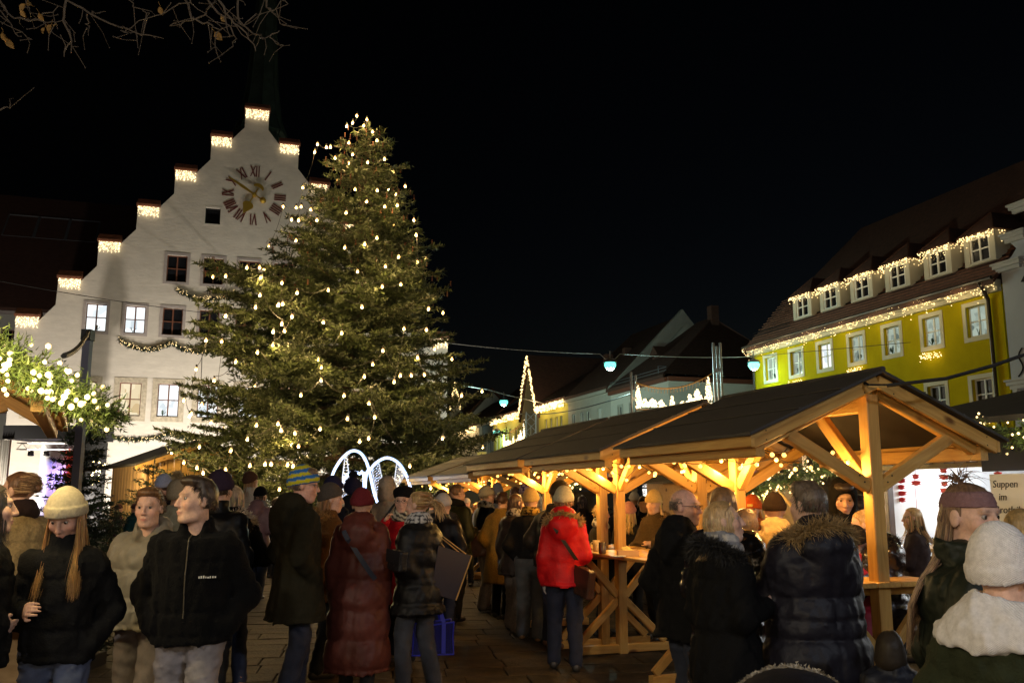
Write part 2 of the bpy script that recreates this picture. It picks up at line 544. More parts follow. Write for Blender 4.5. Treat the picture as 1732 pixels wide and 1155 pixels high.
SKIN = (0.58, 0.36, 0.27)
def strands_mesh(name, roots, dirs, length, m, grav=0.6, noise=0.25, segs=6, r0=0.004, rng=None, push=None, colors=None):
    """tapered hair locks, three-sided"""
    rng = rng or RNG
    n = len(roots); p = np.array(roots, np.float32); dr = np.array(dirs, np.float32)
    L = np.broadcast_to(np.asarray(length, np.float32), (n,)) / segs
    pts = [p.copy()]
    nz = rng.normal(size=(n, 3)).astype(np.float32) * noise
    for k in range(segs):
        dr = dr + np.array([0, 0, -grav], np.float32) / segs * 2 + nz * (0.5 if k else 1.0) / segs * 2
        dr /= np.linalg.norm(dr, axis=1, keepdims=True) + 1e-6
        p = p + dr * L[:, None]
        if push is not None: p = push(p)
        pts.append(p.copy())
    P = np.stack(pts, 1)
    T = np.gradient(P, axis=1); T /= np.linalg.norm(T, axis=2, keepdims=True) + 1e-6
    ref = np.array([0.3, 0.8, 0.5], np.float32)
    X = np.cross(T, ref); X /= np.linalg.norm(X, axis=2, keepdims=True) + 1e-6
    Yv = np.cross(T, X)
    rr = r0 * (1 - (np.arange(segs + 1) / segs) ** 2 * 0.85)
    V = np.stack([P + (X * math.cos(2*PI*j/3) + Yv * math.sin(2*PI*j/3)) * rr[None, :, None] for j in range(3)], 2)  # n,s+1,3,3
    base = (np.arange(n) * (segs + 1) * 3)[:, None, None]
    i = np.arange(segs)[None, :, None] * 3; j = np.arange(3)[None, None, :]
    a = base + i + j; b = base + i + (j + 1) % 3
    Q = np.stack([a, b, b + 3, a + 3], -1).reshape(-1, 4)
    col = None
    if colors is not None:
        col = np.repeat(np.asarray(colors, np.float32), (segs + 1) * 3, axis=0)
    return np_mesh(name, V.reshape(-1, 3), Q, None, m, True, col)

def fur_mesh(name, pts, nrm, m, length=0.04, width=0.005, per=6, rng=None, spread=0.7, colors=None):
    rng = rng or RNG
    pts = np.repeat(np.asarray(pts, np.float32), per, axis=0); nrm = np.repeat(np.asarray(nrm, np.float32), per, axis=0)
    n = len(pts)
    pts = pts + rng.normal(size=(n, 3)) * 0.006
    d = nrm + rng.normal(size=(n, 3)) * spread; d /= np.linalg.norm(d, axis=1, keepdims=True)
    l = length * rng.uniform(0.5, 1.2, n)
    s = np.cross(d, rng.normal(size=(n, 3))); s /= np.linalg.norm(s, axis=1, keepdims=True)
    V = np.stack([pts - s * width, pts + s * width, pts + d * l[:, None] + np.array([0, 0, -0.2]) * l[:, None]], 1).reshape(-1, 3)
    c = None
    if colors is not None: c = np.repeat(rng.uniform(0.55, 1.25, (n, 1)) * np.asarray(colors)[None], 3, axis=0)
    return np_mesh(name, V, None, np.arange(n * 3).reshape(-1, 3), m, False, c)

def cloth(kind, color):
    key = 'cloth_%s_%02x%02x%02x' % (kind, *[int(255 * min(1, c) ** 0.5) for c in color])
    if kind == 'nylon': return mat(key, color, rough=0.5, var=0.14, vscale=14, bump=0.12, bscale=45, spec=0.22)
    if kind == 'gloss': return mat(key, color, rough=0.2, var=0.1, vscale=14, bump=0.25, bscale=35, spec=0.6)
    if kind == 'wool': return mat(key, color, rough=0.95, var=0.25, vscale=60, bump=0.6, bscale=160, sheen=0.02, spec=0.08)
    if kind == 'denim': return mat(key, color, rough=0.85, var=0.3, vscale=9, bump=0.3, bscale=260)
    if kind == 'hair': return mat(key, color, rough=0.42, var=0.45, vscale=40, bump=0.3, bscale=120, stretch=(1.5, 1.5, 0.12), attr=True)
    return mat(key, color, rough=0.85, var=0.2, vscale=30, bump=0.35, bscale=130, spec=0.1)
def M_COL():
    if 'knit_pattern' in MATS: return MATS['knit_pattern']
    m = mat('knit_pattern', (1, 1, 1), rough=0.95, var=0.16, vscale=70, attr=True, spec=0.1)
    nt = m.node_tree; p = nt.nodes['Principled BSDF']; tc = nt.nodes.new('ShaderNodeTexCoord'); hs = []
    for rx in (0.62, -0.62):
        mp = nt.nodes.new('ShaderNodeMapping'); mp.inputs['Rotation'].default_value = (0, rx, 0.4)
        w = nt.nodes.new('ShaderNodeTexWave'); w.bands_direction = 'Z'; w.inputs['Scale'].default_value = 75; w.inputs['Distortion'].default_value = 1.5; w.inputs['Detail'].default_value = 2
        nt.links.new(tc.outputs['Object'], mp.inputs['Vector']); nt.links.new(mp.outputs[0], w.inputs['Vector']); hs.append(w.outputs['Fac'])
    mu = nt.nodes.new('ShaderNodeMath'); mu.operation = 'MULTIPLY'; nt.links.new(hs[0], mu.inputs[0]); nt.links.new(hs[1], mu.inputs[1])
    b = nt.nodes.new('ShaderNodeBump'); b.inputs['Strength'].default_value = 0.55; b.inputs['Distance'].default_value = 0.006
    nt.links.new(mu.outputs[0], b.inputs['Height']); nt.links.new(b.outputs[0], p.inputs['Normal'])
    return m
M_FUR = lambda: mat('fur', (1, 1, 1), rough=0.7, attr=True)

ARM = {
    'down':   ((0.055, -0.03, -0.295), (0.0, 0.05, -0.255), 1),
    'pocket': ((0.115, -0.075, -0.275), (-0.085, 0.135, -0.165), 0),
    'hold':   ((0.06, -0.02, -0.29), (-0.08, 0.225, 0.05), 1),
    'table':  ((0.075, 0.09, -0.27), (-0.08, 0.22, -0.03), 1),
    'raise':  ((0.10, 0.17, -0.19), (-0.15, 0.09, 0.23), 1),
    'carry':  ((0.05, 0.0, -0.30), (0.01, 0.03, -0.26), 1),
    'bent':   ((0.12, -0.10, -0.26), (-0.16, 0.20, -0.06), 1),
    'cross':  ((0.08, 0.05, -0.29), (-0.2, 0.17, 0.02), 0),
    'walk':   ((0.06, -0.14, -0.27), (0.0, -0.02, -0.26), 1),
}

def person(label, px, ytop, Y, face, coat=None, legs=None, hat=None, hair=None, scarf=None, hood=None, fur=None, head=(0, 0), arms=None,
           male=False, glasses=False, bulk=1.0, lean=0.0, skin=SKIN, shoes=(0.03, 0.025, 0.02), seed=None, group=None, gloves=None, strap=None, tall=None, stride=0.06,
           beard=None, zipper=None, stubble=None, child=False):
    """one figure. px, ytop: where the crown of the head (or hat) stands, Y: metres ahead; face: heading, 0 = away from the camera, 90 = to the right"""
    seed = seed if seed is not None else int(1000 + px * 7 + Y * 13)
    rng = np.random.default_rng(seed)
    if arms is None: arms = tuple(rng.choice(['down', 'pocket', 'bent', 'hold', 'walk'], 2))
    P = at(px, ytop, Y)
    top = P.z
    extra = 0.03 if (hat or (hood and hood.get('up'))) else 0.015
    Hh = tall or (top - extra)
    s = Hh / 1.75
    root = thing('person', label, 'child' if child else 'person', (P.x, P.y, 0), -R(face), group)
    M = Matrix.Translation((P.x, P.y, 0)) @ Matrix.Rotation(-R(face), 4, 'Z')
    near = Y < 7.2
    vb = min(max(Y * 0.0015, 0.0065), 0.024)
    vc = min(max(Y * 0.0026, 0.011), 0.034)
    sw = (0.150 if not male else 0.168) * (1 + (bulk - 1) * 0.5)
    lf = lambda z: lean * max(z - 0.95, 0) * s
    J = lambda x, y, z: np.array((x * s, y * s + lf(z), z * s))
    neck = J(0, -0.01, 1.46); hc = J(0, 0.03 + 0.04 * (lean > 0.1), 1.632)
    hips = [J(-0.09, 0, 0.93), J(0.09, 0, 0.93)]
    knees = [J(-0.10, 0.03 + stride, 0.50), J(0.10, 0.03 - stride * 0.4, 0.50)]
    ank = [J(-0.115, stride * 1.3 - 0.02, 0.085), J(0.115, -0.02 - stride * 1.3, 0.085)]
    sh = [J(-sw, 0, 1.385), J(sw, 0, 1.385)]
    el, wr, vis = [], [], []
    for i, sg in ((0, -1), (1, 1)):
        a = ARM[str(arms[i])] if isinstance(arms[i], str) else arms[i]
        e = sh[i] + np.array((a[0][0] * sg, a[0][1], a[0][2])) * s
        el.append(e); wr.append(e + np.array((a[1][0] * sg, a[1][1], a[1][2])) * s); vis.append(a[2])
    Rh = rotm(-R(head[0]), R(head[1]))
    hs = 1.045
    hp = lambda x, y, z: hc + Rh @ (np.array((x, y, z), np.float32) * s * hs)
    s *= 1.0
    def put(name, V, Q, m, cols=None, smooth=True, parent=root, T=None):
        me = np_mesh(name, V, Q, T, m, smooth, cols)
        return new_obj(name, me, parent, False)
    # ---------------- body: head, neck, limbs and hands in one surface
    f = Field((-0.62, -0.45, 0.0), (0.62, 0.62 + abs(lean), Hh + 0.08), vb)
    f.cap(J(0, 0, 0.95), J(0, 0, 1.35), 0.07, 0.07, 0.02)
    f.cap(sh[0], sh[1], 0.035, 0.035, 0.03)
    for i in (0, 1):
        f.cap(hips[i], knees[i], 0.045, 0.034, 0.02); f.cap(knees[i], ank[i], 0.034, 0.022, 0.02)
        f.cap(sh[i], el[i], 0.03, 0.026, 0.02); f.cap(el[i], wr[i], 0.026, 0.024, 0.015)
        f.cap(ank[i], ank[i] + np.array((0, 0.12 * s, -0.045 * s)), 0.025, 0.02, 0.02)
    f.cap(hips[0], hips[1], 0.06, 0.06, 0.03)
    f.cap(neck - np.array((0, 0.01, 0.05)), hp(0, -0.015, -0.06), 0.066 * s, 0.054 * s, 0.02)
    E = lambda c, r, k, op=1: f.ell(hp(*c), np.array(r) * s * hs, k * s, op, Rh)
    C = lambda a, b, ra, rb, k, op=1: f.cap(hp(*a), hp(*b), ra * s * hs, rb * s * hs, k * s, op)
    wd = 1.06 if male else 1.0
    E((0, -0.014, 0.03), (0.077, 0.096, 0.091), 0.0)
    E((0, 0.026, -0.042), (0.060 * wd, 0.070, 0.076), 0.03)
    E((0, 0.070, -0.098), (0.026 * wd, 0.022, 0.019), 0.026)
    C((-0.042 * wd, 0.02, -0.085), (-0.02, 0.065, -0.1), 0.02, 0.018, 0.025); C((0.042 * wd, 0.02, -0.085), (0.02, 0.065, -0.1), 0.02, 0.018, 0.025)
    C((-0.036, 0.079, 0.031), (0.036, 0.079, 0.031), 0.012, 0.012, 0.02)
    for sg in (-1, 1):
        E((sg * 0.033, 0.102, 0.010), (0.0185, 0.0175, 0.0105), 0.012, -1)
        E((sg * 0.043, 0.062, -0.022), (0.024, 0.026, 0.026), 0.02)
        E((sg * 0.079, -0.006, -0.004), (0.010, 0.021, 0.033), 0.008)
    C((0, 0.094, 0.014), (0, 0.113, -0.026), 0.0085, 0.0125, 0.012)
    for sg in (-1, 1): E((sg * 0.012, 0.103, -0.031), (0.009, 0.011, 0.008), 0.007)
    E((0, 0.094, -0.0605), (0.024, 0.0125, 0.0065), 0.007); E((0, 0.092, -0.0715), (0.021, 0.013, 0.0075), 0.007)
    E((0, 0.108, -0.0662), (0.024, 0.012, 0.0016), 0.004, -1)
    for i, sg in ((0, -1), (1, 1)):
        if not vis[i]: continue
        dv = wr[i] - el[i]; dv /= np.linalg.norm(dv)
        side = np.array((-sg, 0.25, 0.0)); side -= dv * (side @ dv); side /= np.linalg.norm(side)   # palm normal
        th = np.cross(dv, side); th /= np.linalg.norm(th)
        if th[1] < 0: th = -th
        pc = wr[i] + dv * 0.045 * s
        Rp = np.stack([th, side, dv], 1).astype(np.float32)
        f.ell(pc, np.array((0.041, 0.016, 0.052)) * s, 0.012, 1, Rp)
        for q, (off, ln) in enumerate(((0.030, 0.070), (0.010, 0.080), (-0.010, 0.076), (-0.029, 0.060))):
            b0 = pc + dv * 0.042 * s + th * off * s
            curl = 0.55 + 0.12 * q
            b1 = b0 + (dv * math.cos(curl * 0.7) + side * math.sin(curl * 0.7)) * ln * 0.5 * s
            b2 = b1 + (dv * math.cos(curl * 1.9) + side * math.sin(curl * 1.9)) * ln * 0.5 * s
            f.cap(b0, b1, 0.0095 * s, 0.0085 * s, 0.004); f.cap(b1, b2, 0.0085 * s, 0.007 * s, 0.003)
        t0 = pc - dv * 0.015 * s + th * 0.030 * s
        t1 = t0 + (th * 0.6 + dv * 0.7 + side * 0.3) * 0.035 * s
        f.cap(t0, t1, 0.0125 * s, 0.010 * s, 0.008); f.cap(t1, t1 + (dv * 0.85 + side * 0.4) * 0.03 * s, 0.010 * s, 0.0075 * s, 0.003)
    V, Q = f.mesh()
    hid = V[:, 2] < neck[2] - 0.02
    for i in (0, 1):
        if vis[i]: hid &= np.linalg.norm(V - (wr[i] + (wr[i] - el[i]) * 0.3), axis=1) > 0.15
    V, Q, T3 = cluster(V, Q, hid, 0.045)
    q = (V - hc) @ Rh / s / hs
    cols = np.tile(np.array(skin, np.float32), (len(V), 1))
    inhead = np.abs(q).max(1) < 0.16
    def blend(mask, c, a): cols[:] = cols * (1 - (mask * a)[:, None]) + np.array(c)[None] * (mask * a)[:, None]
    g = lambda c, r: np.exp(-(((q - np.array(c)) / np.array(r)) ** 2).sum(1)) * inhead
    blend(g((0, 0.1, -0.066), (0.021, 0.03, 0.0095)), (0.42, 0.13, 0.11), 0.85)
    blend(np.maximum(g((0.045, 0.075, -0.025), (0.022, 0.03, 0.022)), g((-0.045, 0.075, -0.025), (0.022, 0.03, 0.022))), (0.6, 0.24, 0.18), 0.45)
    blend(g((0, 0.115, -0.025), (0.014, 0.02, 0.016)), (0.6, 0.26, 0.2), 0.4)
    for sg in (-1, 1):
        blend(g((sg * 0.033, 0.085, 0.033), (0.019, 0.03, 0.0042)), (0.10, 0.06, 0.035), 0.85)
        blend(g((sg * 0.033, 0.088, 0.016), (0.018, 0.02, 0.0042)), (0.06, 0.035, 0.03), 0.9); blend(g((sg * 0.033, 0.088, 0.0), (0.018, 0.02, 0.006)), (0.34, 0.19, 0.15), 0.5)
    if stubble or beard:
        blend(np.clip((-0.035 - q[:, 2]) * 60, 0, 1) * (q[:, 1] > 0.02) * inhead * (1 - g((0, 0.1, -0.066), (0.02, 0.03, 0.009))), beard or (0.2, 0.12, 0.08), 0.75 if beard else 0.35)
    if gloves is not None:
        for i in (0, 1):
            if vis[i]: blend((np.linalg.norm(V - wr[i] - (wr[i] - el[i]) * 0.3, axis=1) < 0.16).astype(np.float32), gloves, 1)
    put('body', V, Q, mat('skin', SKIN, rough=0.58, attr=True, var=0.16, vscale=55, bump=0.16, bscale=240, sss=0.05, spec=0.35), cols, T=T3)
    if Y < 10 and abs(((face + head[0] + 180) % 360) - 180) > 40:
        for sg in (-1, 1):
            mb = MB(); ev = Vector(hp(sg * 0.033, 0.0765, 0.0105)); r = 0.0118 * s
            mb.lathe([(r * math.sin(t), -r * math.cos(t)) for t in np.linspace(0.02, PI - 0.02, 9)], ev, 12)
            eye = mb.build('eye', mat('eye_white', (0.26, 0.23, 0.215), rough=0.25), root, True, False)
            m2 = MB(); fw = Vector(Rh @ np.array((0, 1, 0))); m2.lathe([(0.0001, 0.0124 * s), (0.0074 * s, 0.0098 * s)], (0, 0, 0), 10)
            qq = Vector((0, 0, 1)).rotation_difference(fw).to_matrix().to_4x4()
            m2.M = Matrix.Translation(ev) @ qq
            m2.build('iris', mat('iris', (0.03, 0.022, 0.016), rough=0.1), eye, True, False)
    # ---------------- trousers and shoes
    if legs is not None:
        lc = legs[0]; lk = legs[1] if len(legs) > 1 else 'denim'; wide = legs[2] if len(legs) > 2 else 1.0
        f = Field((-0.36, -0.4, 0.0), (0.36, 0.42, min(1.12, (coat or {}).get('hem', 1.0) + 0.07) * s), vc)
        for i in (0, 1):
            f.cap(hips[i], knees[i], 0.098 * s * (0.5 + wide / 2), 0.072 * s * wide, 0.03)
            f.cap(knees[i], ank[i] + np.array((0, 0, 0.0)), 0.070 * s * wide, 0.062 * s * wide, 0.02, ring=(0.09, 0.006, 0.3))
        f.cap(hips[0], hips[1], 0.095 * s, 0.095 * s, 0.05)
        f.wrinkle(0.018, seed + 3, (8, 8, 12)); f.wrinkle(0.008, seed + 33, (18, 18, 24))
        V, Q = f.mesh(); put('trousers', V, Q, cloth(lk, lc))
    for i in (0, 1):
        f = Field(ank[i] - np.array((0.09, 0.14, 0.09)), ank[i] + np.array((0.09, 0.26, 0.12)), max(vb * 1.4, 0.012))
        a = ank[i]
        f.cap(a + np.array((0, -0.03, -0.04)) , a + np.array((0, 0.15, -0.05)), 0.043, 0.036, 0.02)
        f.cap(a + np.array((0, 0, 0.05)), a + np.array((0, -0.01, -0.02)), 0.045, 0.045, 0.02)
        w = f.win((-9, -9, -9), (9, 9, 9)); f.put(w[0], np.broadcast_to(w[3] - 0.004, f.d.shape), 0, -1)
        V, Q = f.mesh(); put('shoe', V, Q, mat('leather_%02x%02x' % (int(shoes[0] * 255), int(shoes[2] * 255)), shoes, rough=0.45, var=0.2))
    # ---------------- coat
    if coat is not None:
        cc = coat['c']; ck = coat.get('k', 'fabric'); hem = coat.get('hem', 0.8) * s; pf = coat.get('puff', 0.02); qd = coat.get('quilt'); fl = coat.get('flare', 0.02)
        f = Field((-0.62, -0.42, hem - 0.05), (0.62, 0.66 + abs(lean) * 0.8, 1.62 * s), vc)
        b = bulk
        tw = sw + 0.022
        rows = [(1.545, 0.078, 0.080, 0.0), (1.485, 0.088, 0.09, -0.005), (1.45, 0.108, 0.098, 0), (1.42, tw * 0.80, 0.105, 0), (1.385, tw * 0.96, 0.115, 0), (1.30, tw * 1.0 * b, 0.13 * b, 0.005),
                (1.12, tw * 0.96 * b, 0.128 * b, 0.01), (0.98, tw * 1.02 * b, 0.138 * b, 0.01), (0.84, tw * 1.04 * b + fl * 0.6, 0.142 * b + fl * 0.6, 0.01)]
        if hem < 0.84 * s: rows.append((hem / s, tw * 1.04 * b + fl + 0.02, 0.145 * b + fl + 0.02, 0.005))
        rows = [(z * s, (a + pf * (0.25 if z > 1.43 else 1)) * s, (d + pf * (0.25 if z > 1.43 else 1)) * s, y * s) for z, a, d, y in rows if z * s >= hem - 1e-6]
        if rows[-1][0] > hem: rows.append((hem, rows[-1][1], rows[-1][2], rows[-1][3]))
        f.prof(rows, 0.03, (qd, 0.028) if qd else None, lean=lean, zp=0.95 * s, seam=[hem + 0.045, 1.30 * s, 1.03 * s] if not qd else [hem + 0.03, 1.0 * s])
        for i in (0, 1):
            rg = (qd * 0.9, 0.015, 0.1) if qd else (0.085, 0.010, 0.2 * i)
            f.cap(sh[i], el[i], (0.066 + pf * 0.55) * s, (0.056 + pf * 0.65) * s, 0.045, ring=rg)
            w2 = el[i] + (wr[i] - el[i]) * 0.98
            f.cap(el[i], w2, (0.057 + pf * 0.7) * s, (0.043 + pf * 0.5) * s, 0.03, ring=rg)
        if coat.get('open', True):
            f.cap((0, 0.20 * s, hem), (0, 0.19 * s + lf(1.4), 1.46 * s), 0.006, 0.006, 0.02, -1)
        if coat.get('v'):
            f.ell((0, 0.115 * s, 1.52 * s), np.array((0.058, 0.085, 0.115)) * s, 0.02, -1); f.ell((0, 0.02 * s, 1.555 * s), np.array((0.078, 0.085, 0.05)) * s, 0.015, -1)
        if hood and not hood.get('up'):
            hr = hood.get('r', 0.13)
            hy = 0.6 * pf
            f.ell((0, (-0.055 - hy * 0.5) * s + lf(1.48), 1.495 * s), np.array((hr * 1.0, 0.10 + hy * 0.4, 0.095)) * s, 0.02)
            f.ell((0, (-0.115 - hy) * s + lf(1.4), 1.40 * s), np.array((hr * 1.10, 0.085, 0.115)) * s, 0.015)
            f.ell((0, (-0.130 - hy) * s + lf(1.4), 1.32 * s), np.array((hr * 0.65, 0.065, 0.08)) * s, 0.03)
            f.cap((0, (-0.215 - hy) * s + lf(1.4), 1.52 * s), (0, (-0.205 - hy) * s + lf(1.4), 1.26 * s), 0.008, 0.008, 0.014, -1)
            f.ell((0, 0.045 * s + lf(1.55), 1.60 * s), np.array((0.092, 0.12, 0.115)) * s, 0.02, -1)
        f.wrinkle(coat.get('wr', 0.020), seed, (9, 9, 6)); f.wrinkle(0.010, seed + 50, (20, 20, 14))
        V, Q = f.mesh()
        o = put('coat', V, Q, cloth(ck, cc))
        if hood and hood.get('up'):
            f = Field(hc - 0.22, hc + 0.24, vc * 0.8)
            f.ell(hp(0, -0.03, 0.01), np.array((0.115, 0.145, 0.15)) * s, 0, 1, Rh)
            f.ell(hp(0, -0.03, -0.1), np.array((0.12, 0.13, 0.09)) * s, 0.05, 1, Rh)
            f.ell(hp(0, 0.11, -0.03), np.array((0.072, 0.14, 0.108)) * s, 0.012, -1, Rh)
            f.wrinkle(0.008, seed + 9)
            V, Q = f.mesh(); put('hood', V, Q, cloth(ck, hood.get('c', cc)))
    if fur:   # fur edging of the hood, lying round the neck
        n = 900 if near else 260
        t = rng.uniform(-0.1, 1.1, n) * PI - PI * 0.0
        rad = fur.get('r', 0.17)
        cx = np.cos(t) * rad; cy = -np.sin(t) * rad * 0.72 - 0.02; cz = 1.475 + 0.035 * np.sin(t) - 0.05 * np.abs(np.cos(t)) ** 2
        nn = rng.normal(size=(n, 3)); nn /= np.linalg.norm(nn, axis=1, keepdims=True)
        pts = np.stack([cx, cy, cz], 1) * s + nn * 0.028 * s
        pts[:, 1] += lf(1.47)
        tube = MB(); tt = np.linspace(-0.1, 1.1, 15) * PI
        tube.tube([(math.cos(a) * rad * s, (-math.sin(a) * rad * 0.72 - 0.02) * s + lf(1.47), (1.475 + 0.035 * math.sin(a) - 0.05 * math.cos(a) ** 2) * s) for a in tt], 0.034 * s, 8)
        fo = tube.build('fur_collar', cloth('wool', tuple(c * 0.6 for c in fur['c'])), root, True, False)
        new_obj('fur_hair', fur_mesh('fur_hair', pts, nn, M_FUR(), fur.get('len', 0.05) * s, 0.0035 if near else 0.007, 7, rng, 0.5, fur['c']), fo, False)['kind'] = 'stuff'
    # ---------------- scarf
    if scarf:
        sb = scarf.get('w', 1.0)
        f = Field((-0.2 * sb, -0.22 * sb, 1.36 * s - 0.06 * (sb - 1)), (0.2 * sb, 0.26 * sb + lf(1.5), 1.64 * s), vc * 0.8)
        tt = np.linspace(0, 2 * PI, 13)
        ring = [np.array((math.cos(a) * 0.088 * s * sb, math.sin(a) * 0.085 * s * sb + lf(1.5) + 0.012, (1.485 - 0.02 * math.sin(a)) * s)) for a in tt]
        for a, b2 in zip(ring[:-1], ring[1:]): f.cap(a, b2, 0.042 * s * sb, 0.042 * s * sb, 0.02)
        for a, b2 in zip(ring[:-1], ring[1:]): f.cap(a * np.array((0.9, 0.9, 1)) + np.array((0, 0, 0.045)), b2 * np.array((0.9, 0.9, 1)) + np.array((0, 0, 0.045)), 0.032 * s, 0.032 * s, 0.01)
        if scarf.get('cowl'):
            f = Field((-0.36, -0.34, 1.22 * s), (0.36, 0.36, 1.66 * s), vc * 0.8)
            f.prof([(z * s, a * s, d * s, y * s) for z, a, d, y in ((1.60, 0.095, 0.10, 0.02), (1.555, 0.125, 0.13, 0.015), (1.51, 0.175, 0.165, 0.01), (1.465, 0.225, 0.19, 0.01), (1.42, 0.25, 0.205, 0.01), (1.395, 0.24, 0.195, 0.01))], 0.0)
            f.ell((0, 0.02, 1.60 * s), (0.085, 0.09, 0.07), 0.03, -1)
            f.wrinkle(0.022, seed + 6, (6, 6, 9))
        f.wrinkle(0.016, seed + 5, (9, 9, 12))
        V, Q = f.mesh()
        c1 = np.array(scarf['c']); cols = np.tile(c1.astype(np.float32), (len(V), 1))
        if scarf.get('p') == 'stripe':
            ang = np.arctan2(V[:, 1], V[:, 0])
            k = np.sin(ang * 9 + V[:, 2] * 130) > 0.0; cols[k] = scarf['c2']
        if scarf.get('p') == 'leopard':
            k = np.sin(V[:, 0] * 190) + np.sin(V[:, 1] * 170 + 1) + np.sin(V[:, 2] * 200) > 0.35; cols[k] = scarf['c2']
        if scarf.get('p') == 'check':
            k = ((V[:, 0] * 16) % 1 < 0.28) | ((V[:, 2] * 18) % 1 < 0.28); cols[k] = scarf['c2']
        put('scarf', V, Q, M_COL(), cols)
    # ---------------- hair
    hcol = None
    if hair:
        hk = hair['k']; hcol = np.array(hair['c'], np.float32)
        f = Field(hc - 0.26 * s, hc + 0.22 * s, max(vb, 0.008) * 1.15)
        up = 0.012 if hk in ('short', 'curly', 'crop') else (0.004 if hk == 'bald' else 0.010)
        cutf = (lambda x, y, z: np.maximum((y - 0.055 * s) - np.maximum(z - 0.045 * s, -0.02 * s) * 1.1, -(z + (0.055 if hk == 'crop' else 0.075) * s) - np.minimum(y + 0.06 * s, 0) * 1.2))
        if hk == 'bald':
            cutf = lambda x, y, z: np.maximum(z - 0.035 * s + 0.0 * x, np.maximum(y - 0.02 * s, -(z + 0.06 * s)))
        f.ell(hp(0, -0.014, 0.03), np.array((0.077 + up, 0.096 + up, 0.091 + up)) * s, 0, 1, Rh, cutf)
        if hk == 'short' or hk == 'curly':
            f.ell(hp(0, 0.025, 0.105), np.array((0.075, 0.075, 0.035)) * s, 0.03, 1, Rh)
        if hk in ('bun', 'claw', 'pony', 'highpony'):
            bp = {'bun': (0, -0.13, 0.05), 'claw': (0, -0.125, 0.01), 'pony': (0, -0.125, 0.02), 'highpony': (0, -0.075, 0.13)}[hk]
            f.ell(hp(*bp), np.array((0.034, 0.034, 0.034)) * s, 0.02, 1, Rh)
        f.wrinkle(0.007, seed + 11, (30, 30, 8))
        V, Q = f.mesh()
        ho = put('hair', V, Q, cloth('hair', tuple(hcol)), np.clip((hcol if hk != 'bald' else hcol * 0.45 + np.array(skin) * 0.45)[None] * rng.uniform(0.8, 1.1, (len(V), 1)), 0, 1))
        # locks
        n = hair.get('n', (1500 if hk in ('long', 'bob') else 700) if near else (140 if Y < 12 else 40))
        dirs = rng.normal(size=(n * 4, 3)); dirs /= np.linalg.norm(dirs, axis=1, keepdims=True)
        sel = (dirs[:, 1] < 0.25 + dirs[:, 2] * 0.55) & (dirs[:, 2] > -0.45)
        if hat: sel &= dirs[:, 2] < 0.15
        if 'back' in hair: sel &= dirs[:, 1] < hair['back']
        if hk == 'bald': sel &= (dirs[:, 2] < 0.1) & (dirs[:, 1] < 0.2)
        dirs = dirs[sel][:n]
        if len(dirs) > 4:
            loc = np.array((0, -0.014, 0.03)) + dirs * np.array((0.082, 0.101, 0.097))
            roots = hc + (loc * s) @ Rh.T
            dd = dirs.copy()
            ln = {'short': 0.045, 'curly': 0.05, 'crop': 0.02, 'bald': 0.012, 'bob': 0.22, 'long': 0.38, 'bun': 0.10, 'claw': 0.10, 'pony': 0.10, 'highpony': 0.10}[hk] * hair.get('len', 1.0)
            if hk in ('short', 'crop', 'bald'): dd = dd * 0.28 + np.array((0.1, 0.5, -0.35)); gv, nz = 0.5, 0.35
            elif hk == 'curly': dd = dd * 0.7 + rng.normal(size=dd.shape) * 0.45; gv, nz = 1.2, 1.5; ln = 0.038
            elif hk in ('bob', 'long'):
                dd = dd * 0.25 + np.array((0, -0.15, -0.8)); gv, nz = 2.2, 0.14
                if hair.get('front'):
                    fr = (dirs[:, 1] > -0.45) & (np.abs(dirs[:, 0]) > 0.35)
                    dd[fr] += np.array((0, 0.75, 0))
                ln = np.minimum(ln + 0.0 * dirs[:, 0], ln) * rng.uniform(0.8, 1.05, len(dirs)) + loc[:, 2] * s * 0.9
            else:
                tgt = np.array({'bun': (0, -0.13, 0.05), 'claw': (0, -0.125, 0.01), 'pony': (0, -0.125, 0.02), 'highpony': (0, -0.075, 0.13)}[hk])
                dd = tgt - loc; dn = np.linalg.norm(dd, axis=1, keepdims=True); dd = dd / dn + dirs * 0.45; gv, nz = 0.0, 0.05; ln = dn[:, 0] * s * 0.92
            dd = dd @ Rh.T
            hcen = hp(0, -0.014, 0.01)
            def push(p):
                qv = (p - hcen) @ Rh / s / np.array((0.086, 0.104, 0.118)); r = np.linalg.norm(qv, axis=1)
                k = np.maximum(1.0 / np.maximum(r, 1e-3), 1.0)
                k = np.where(r > 1.12, 1.12 / np.maximum(r, 1e-3), k) if hk in ('long', 'bob', 'highpony') else k
                k = np.where(p[:, 2] < hcen[2] - 0.10 * s, np.minimum(k, 1.0), k) if hk in ('long', 'bob', 'highpony') else k
                k = np.where((p[:, 2] < hcen[2] - 0.10 * s), 1.0, k)
                p = hcen + (((p - hcen) @ Rh) * k[:, None]) @ Rh.T
                if hk in ('long', 'bob'):   # rest outside the coat
                    lowz = p[:, 2] < 1.47 * s
                    rr = np.hypot(p[:, 0], p[:, 1] - lf(1.4)); need = np.interp(p[:, 2] / s, [1.1, 1.3, 1.40, 1.47], [0.235, 0.215, 0.17, 0.11]) * s
                    kk = np.where(lowz & (rr < need), need / np.maximum(rr, 1e-3), 1.0)
                    p = p.copy(); p[:, 1] = lf(1.4) + (p[:, 1] - lf(1.4)) * kk
                return p
            cvar = np.clip(hcol[None] * rng.uniform(0.55, 1.35, (len(dirs), 1)) * (1 + 0.12 * rng.normal(size=(len(dirs), 3))), 0.004, 1)
            if hair.get('hl') is not None:
                kk = rng.random(len(dirs)) < 0.4; cvar[kk] = np.array(hair['hl']) * rng.uniform(0.7, 1.2, (kk.sum(), 1))
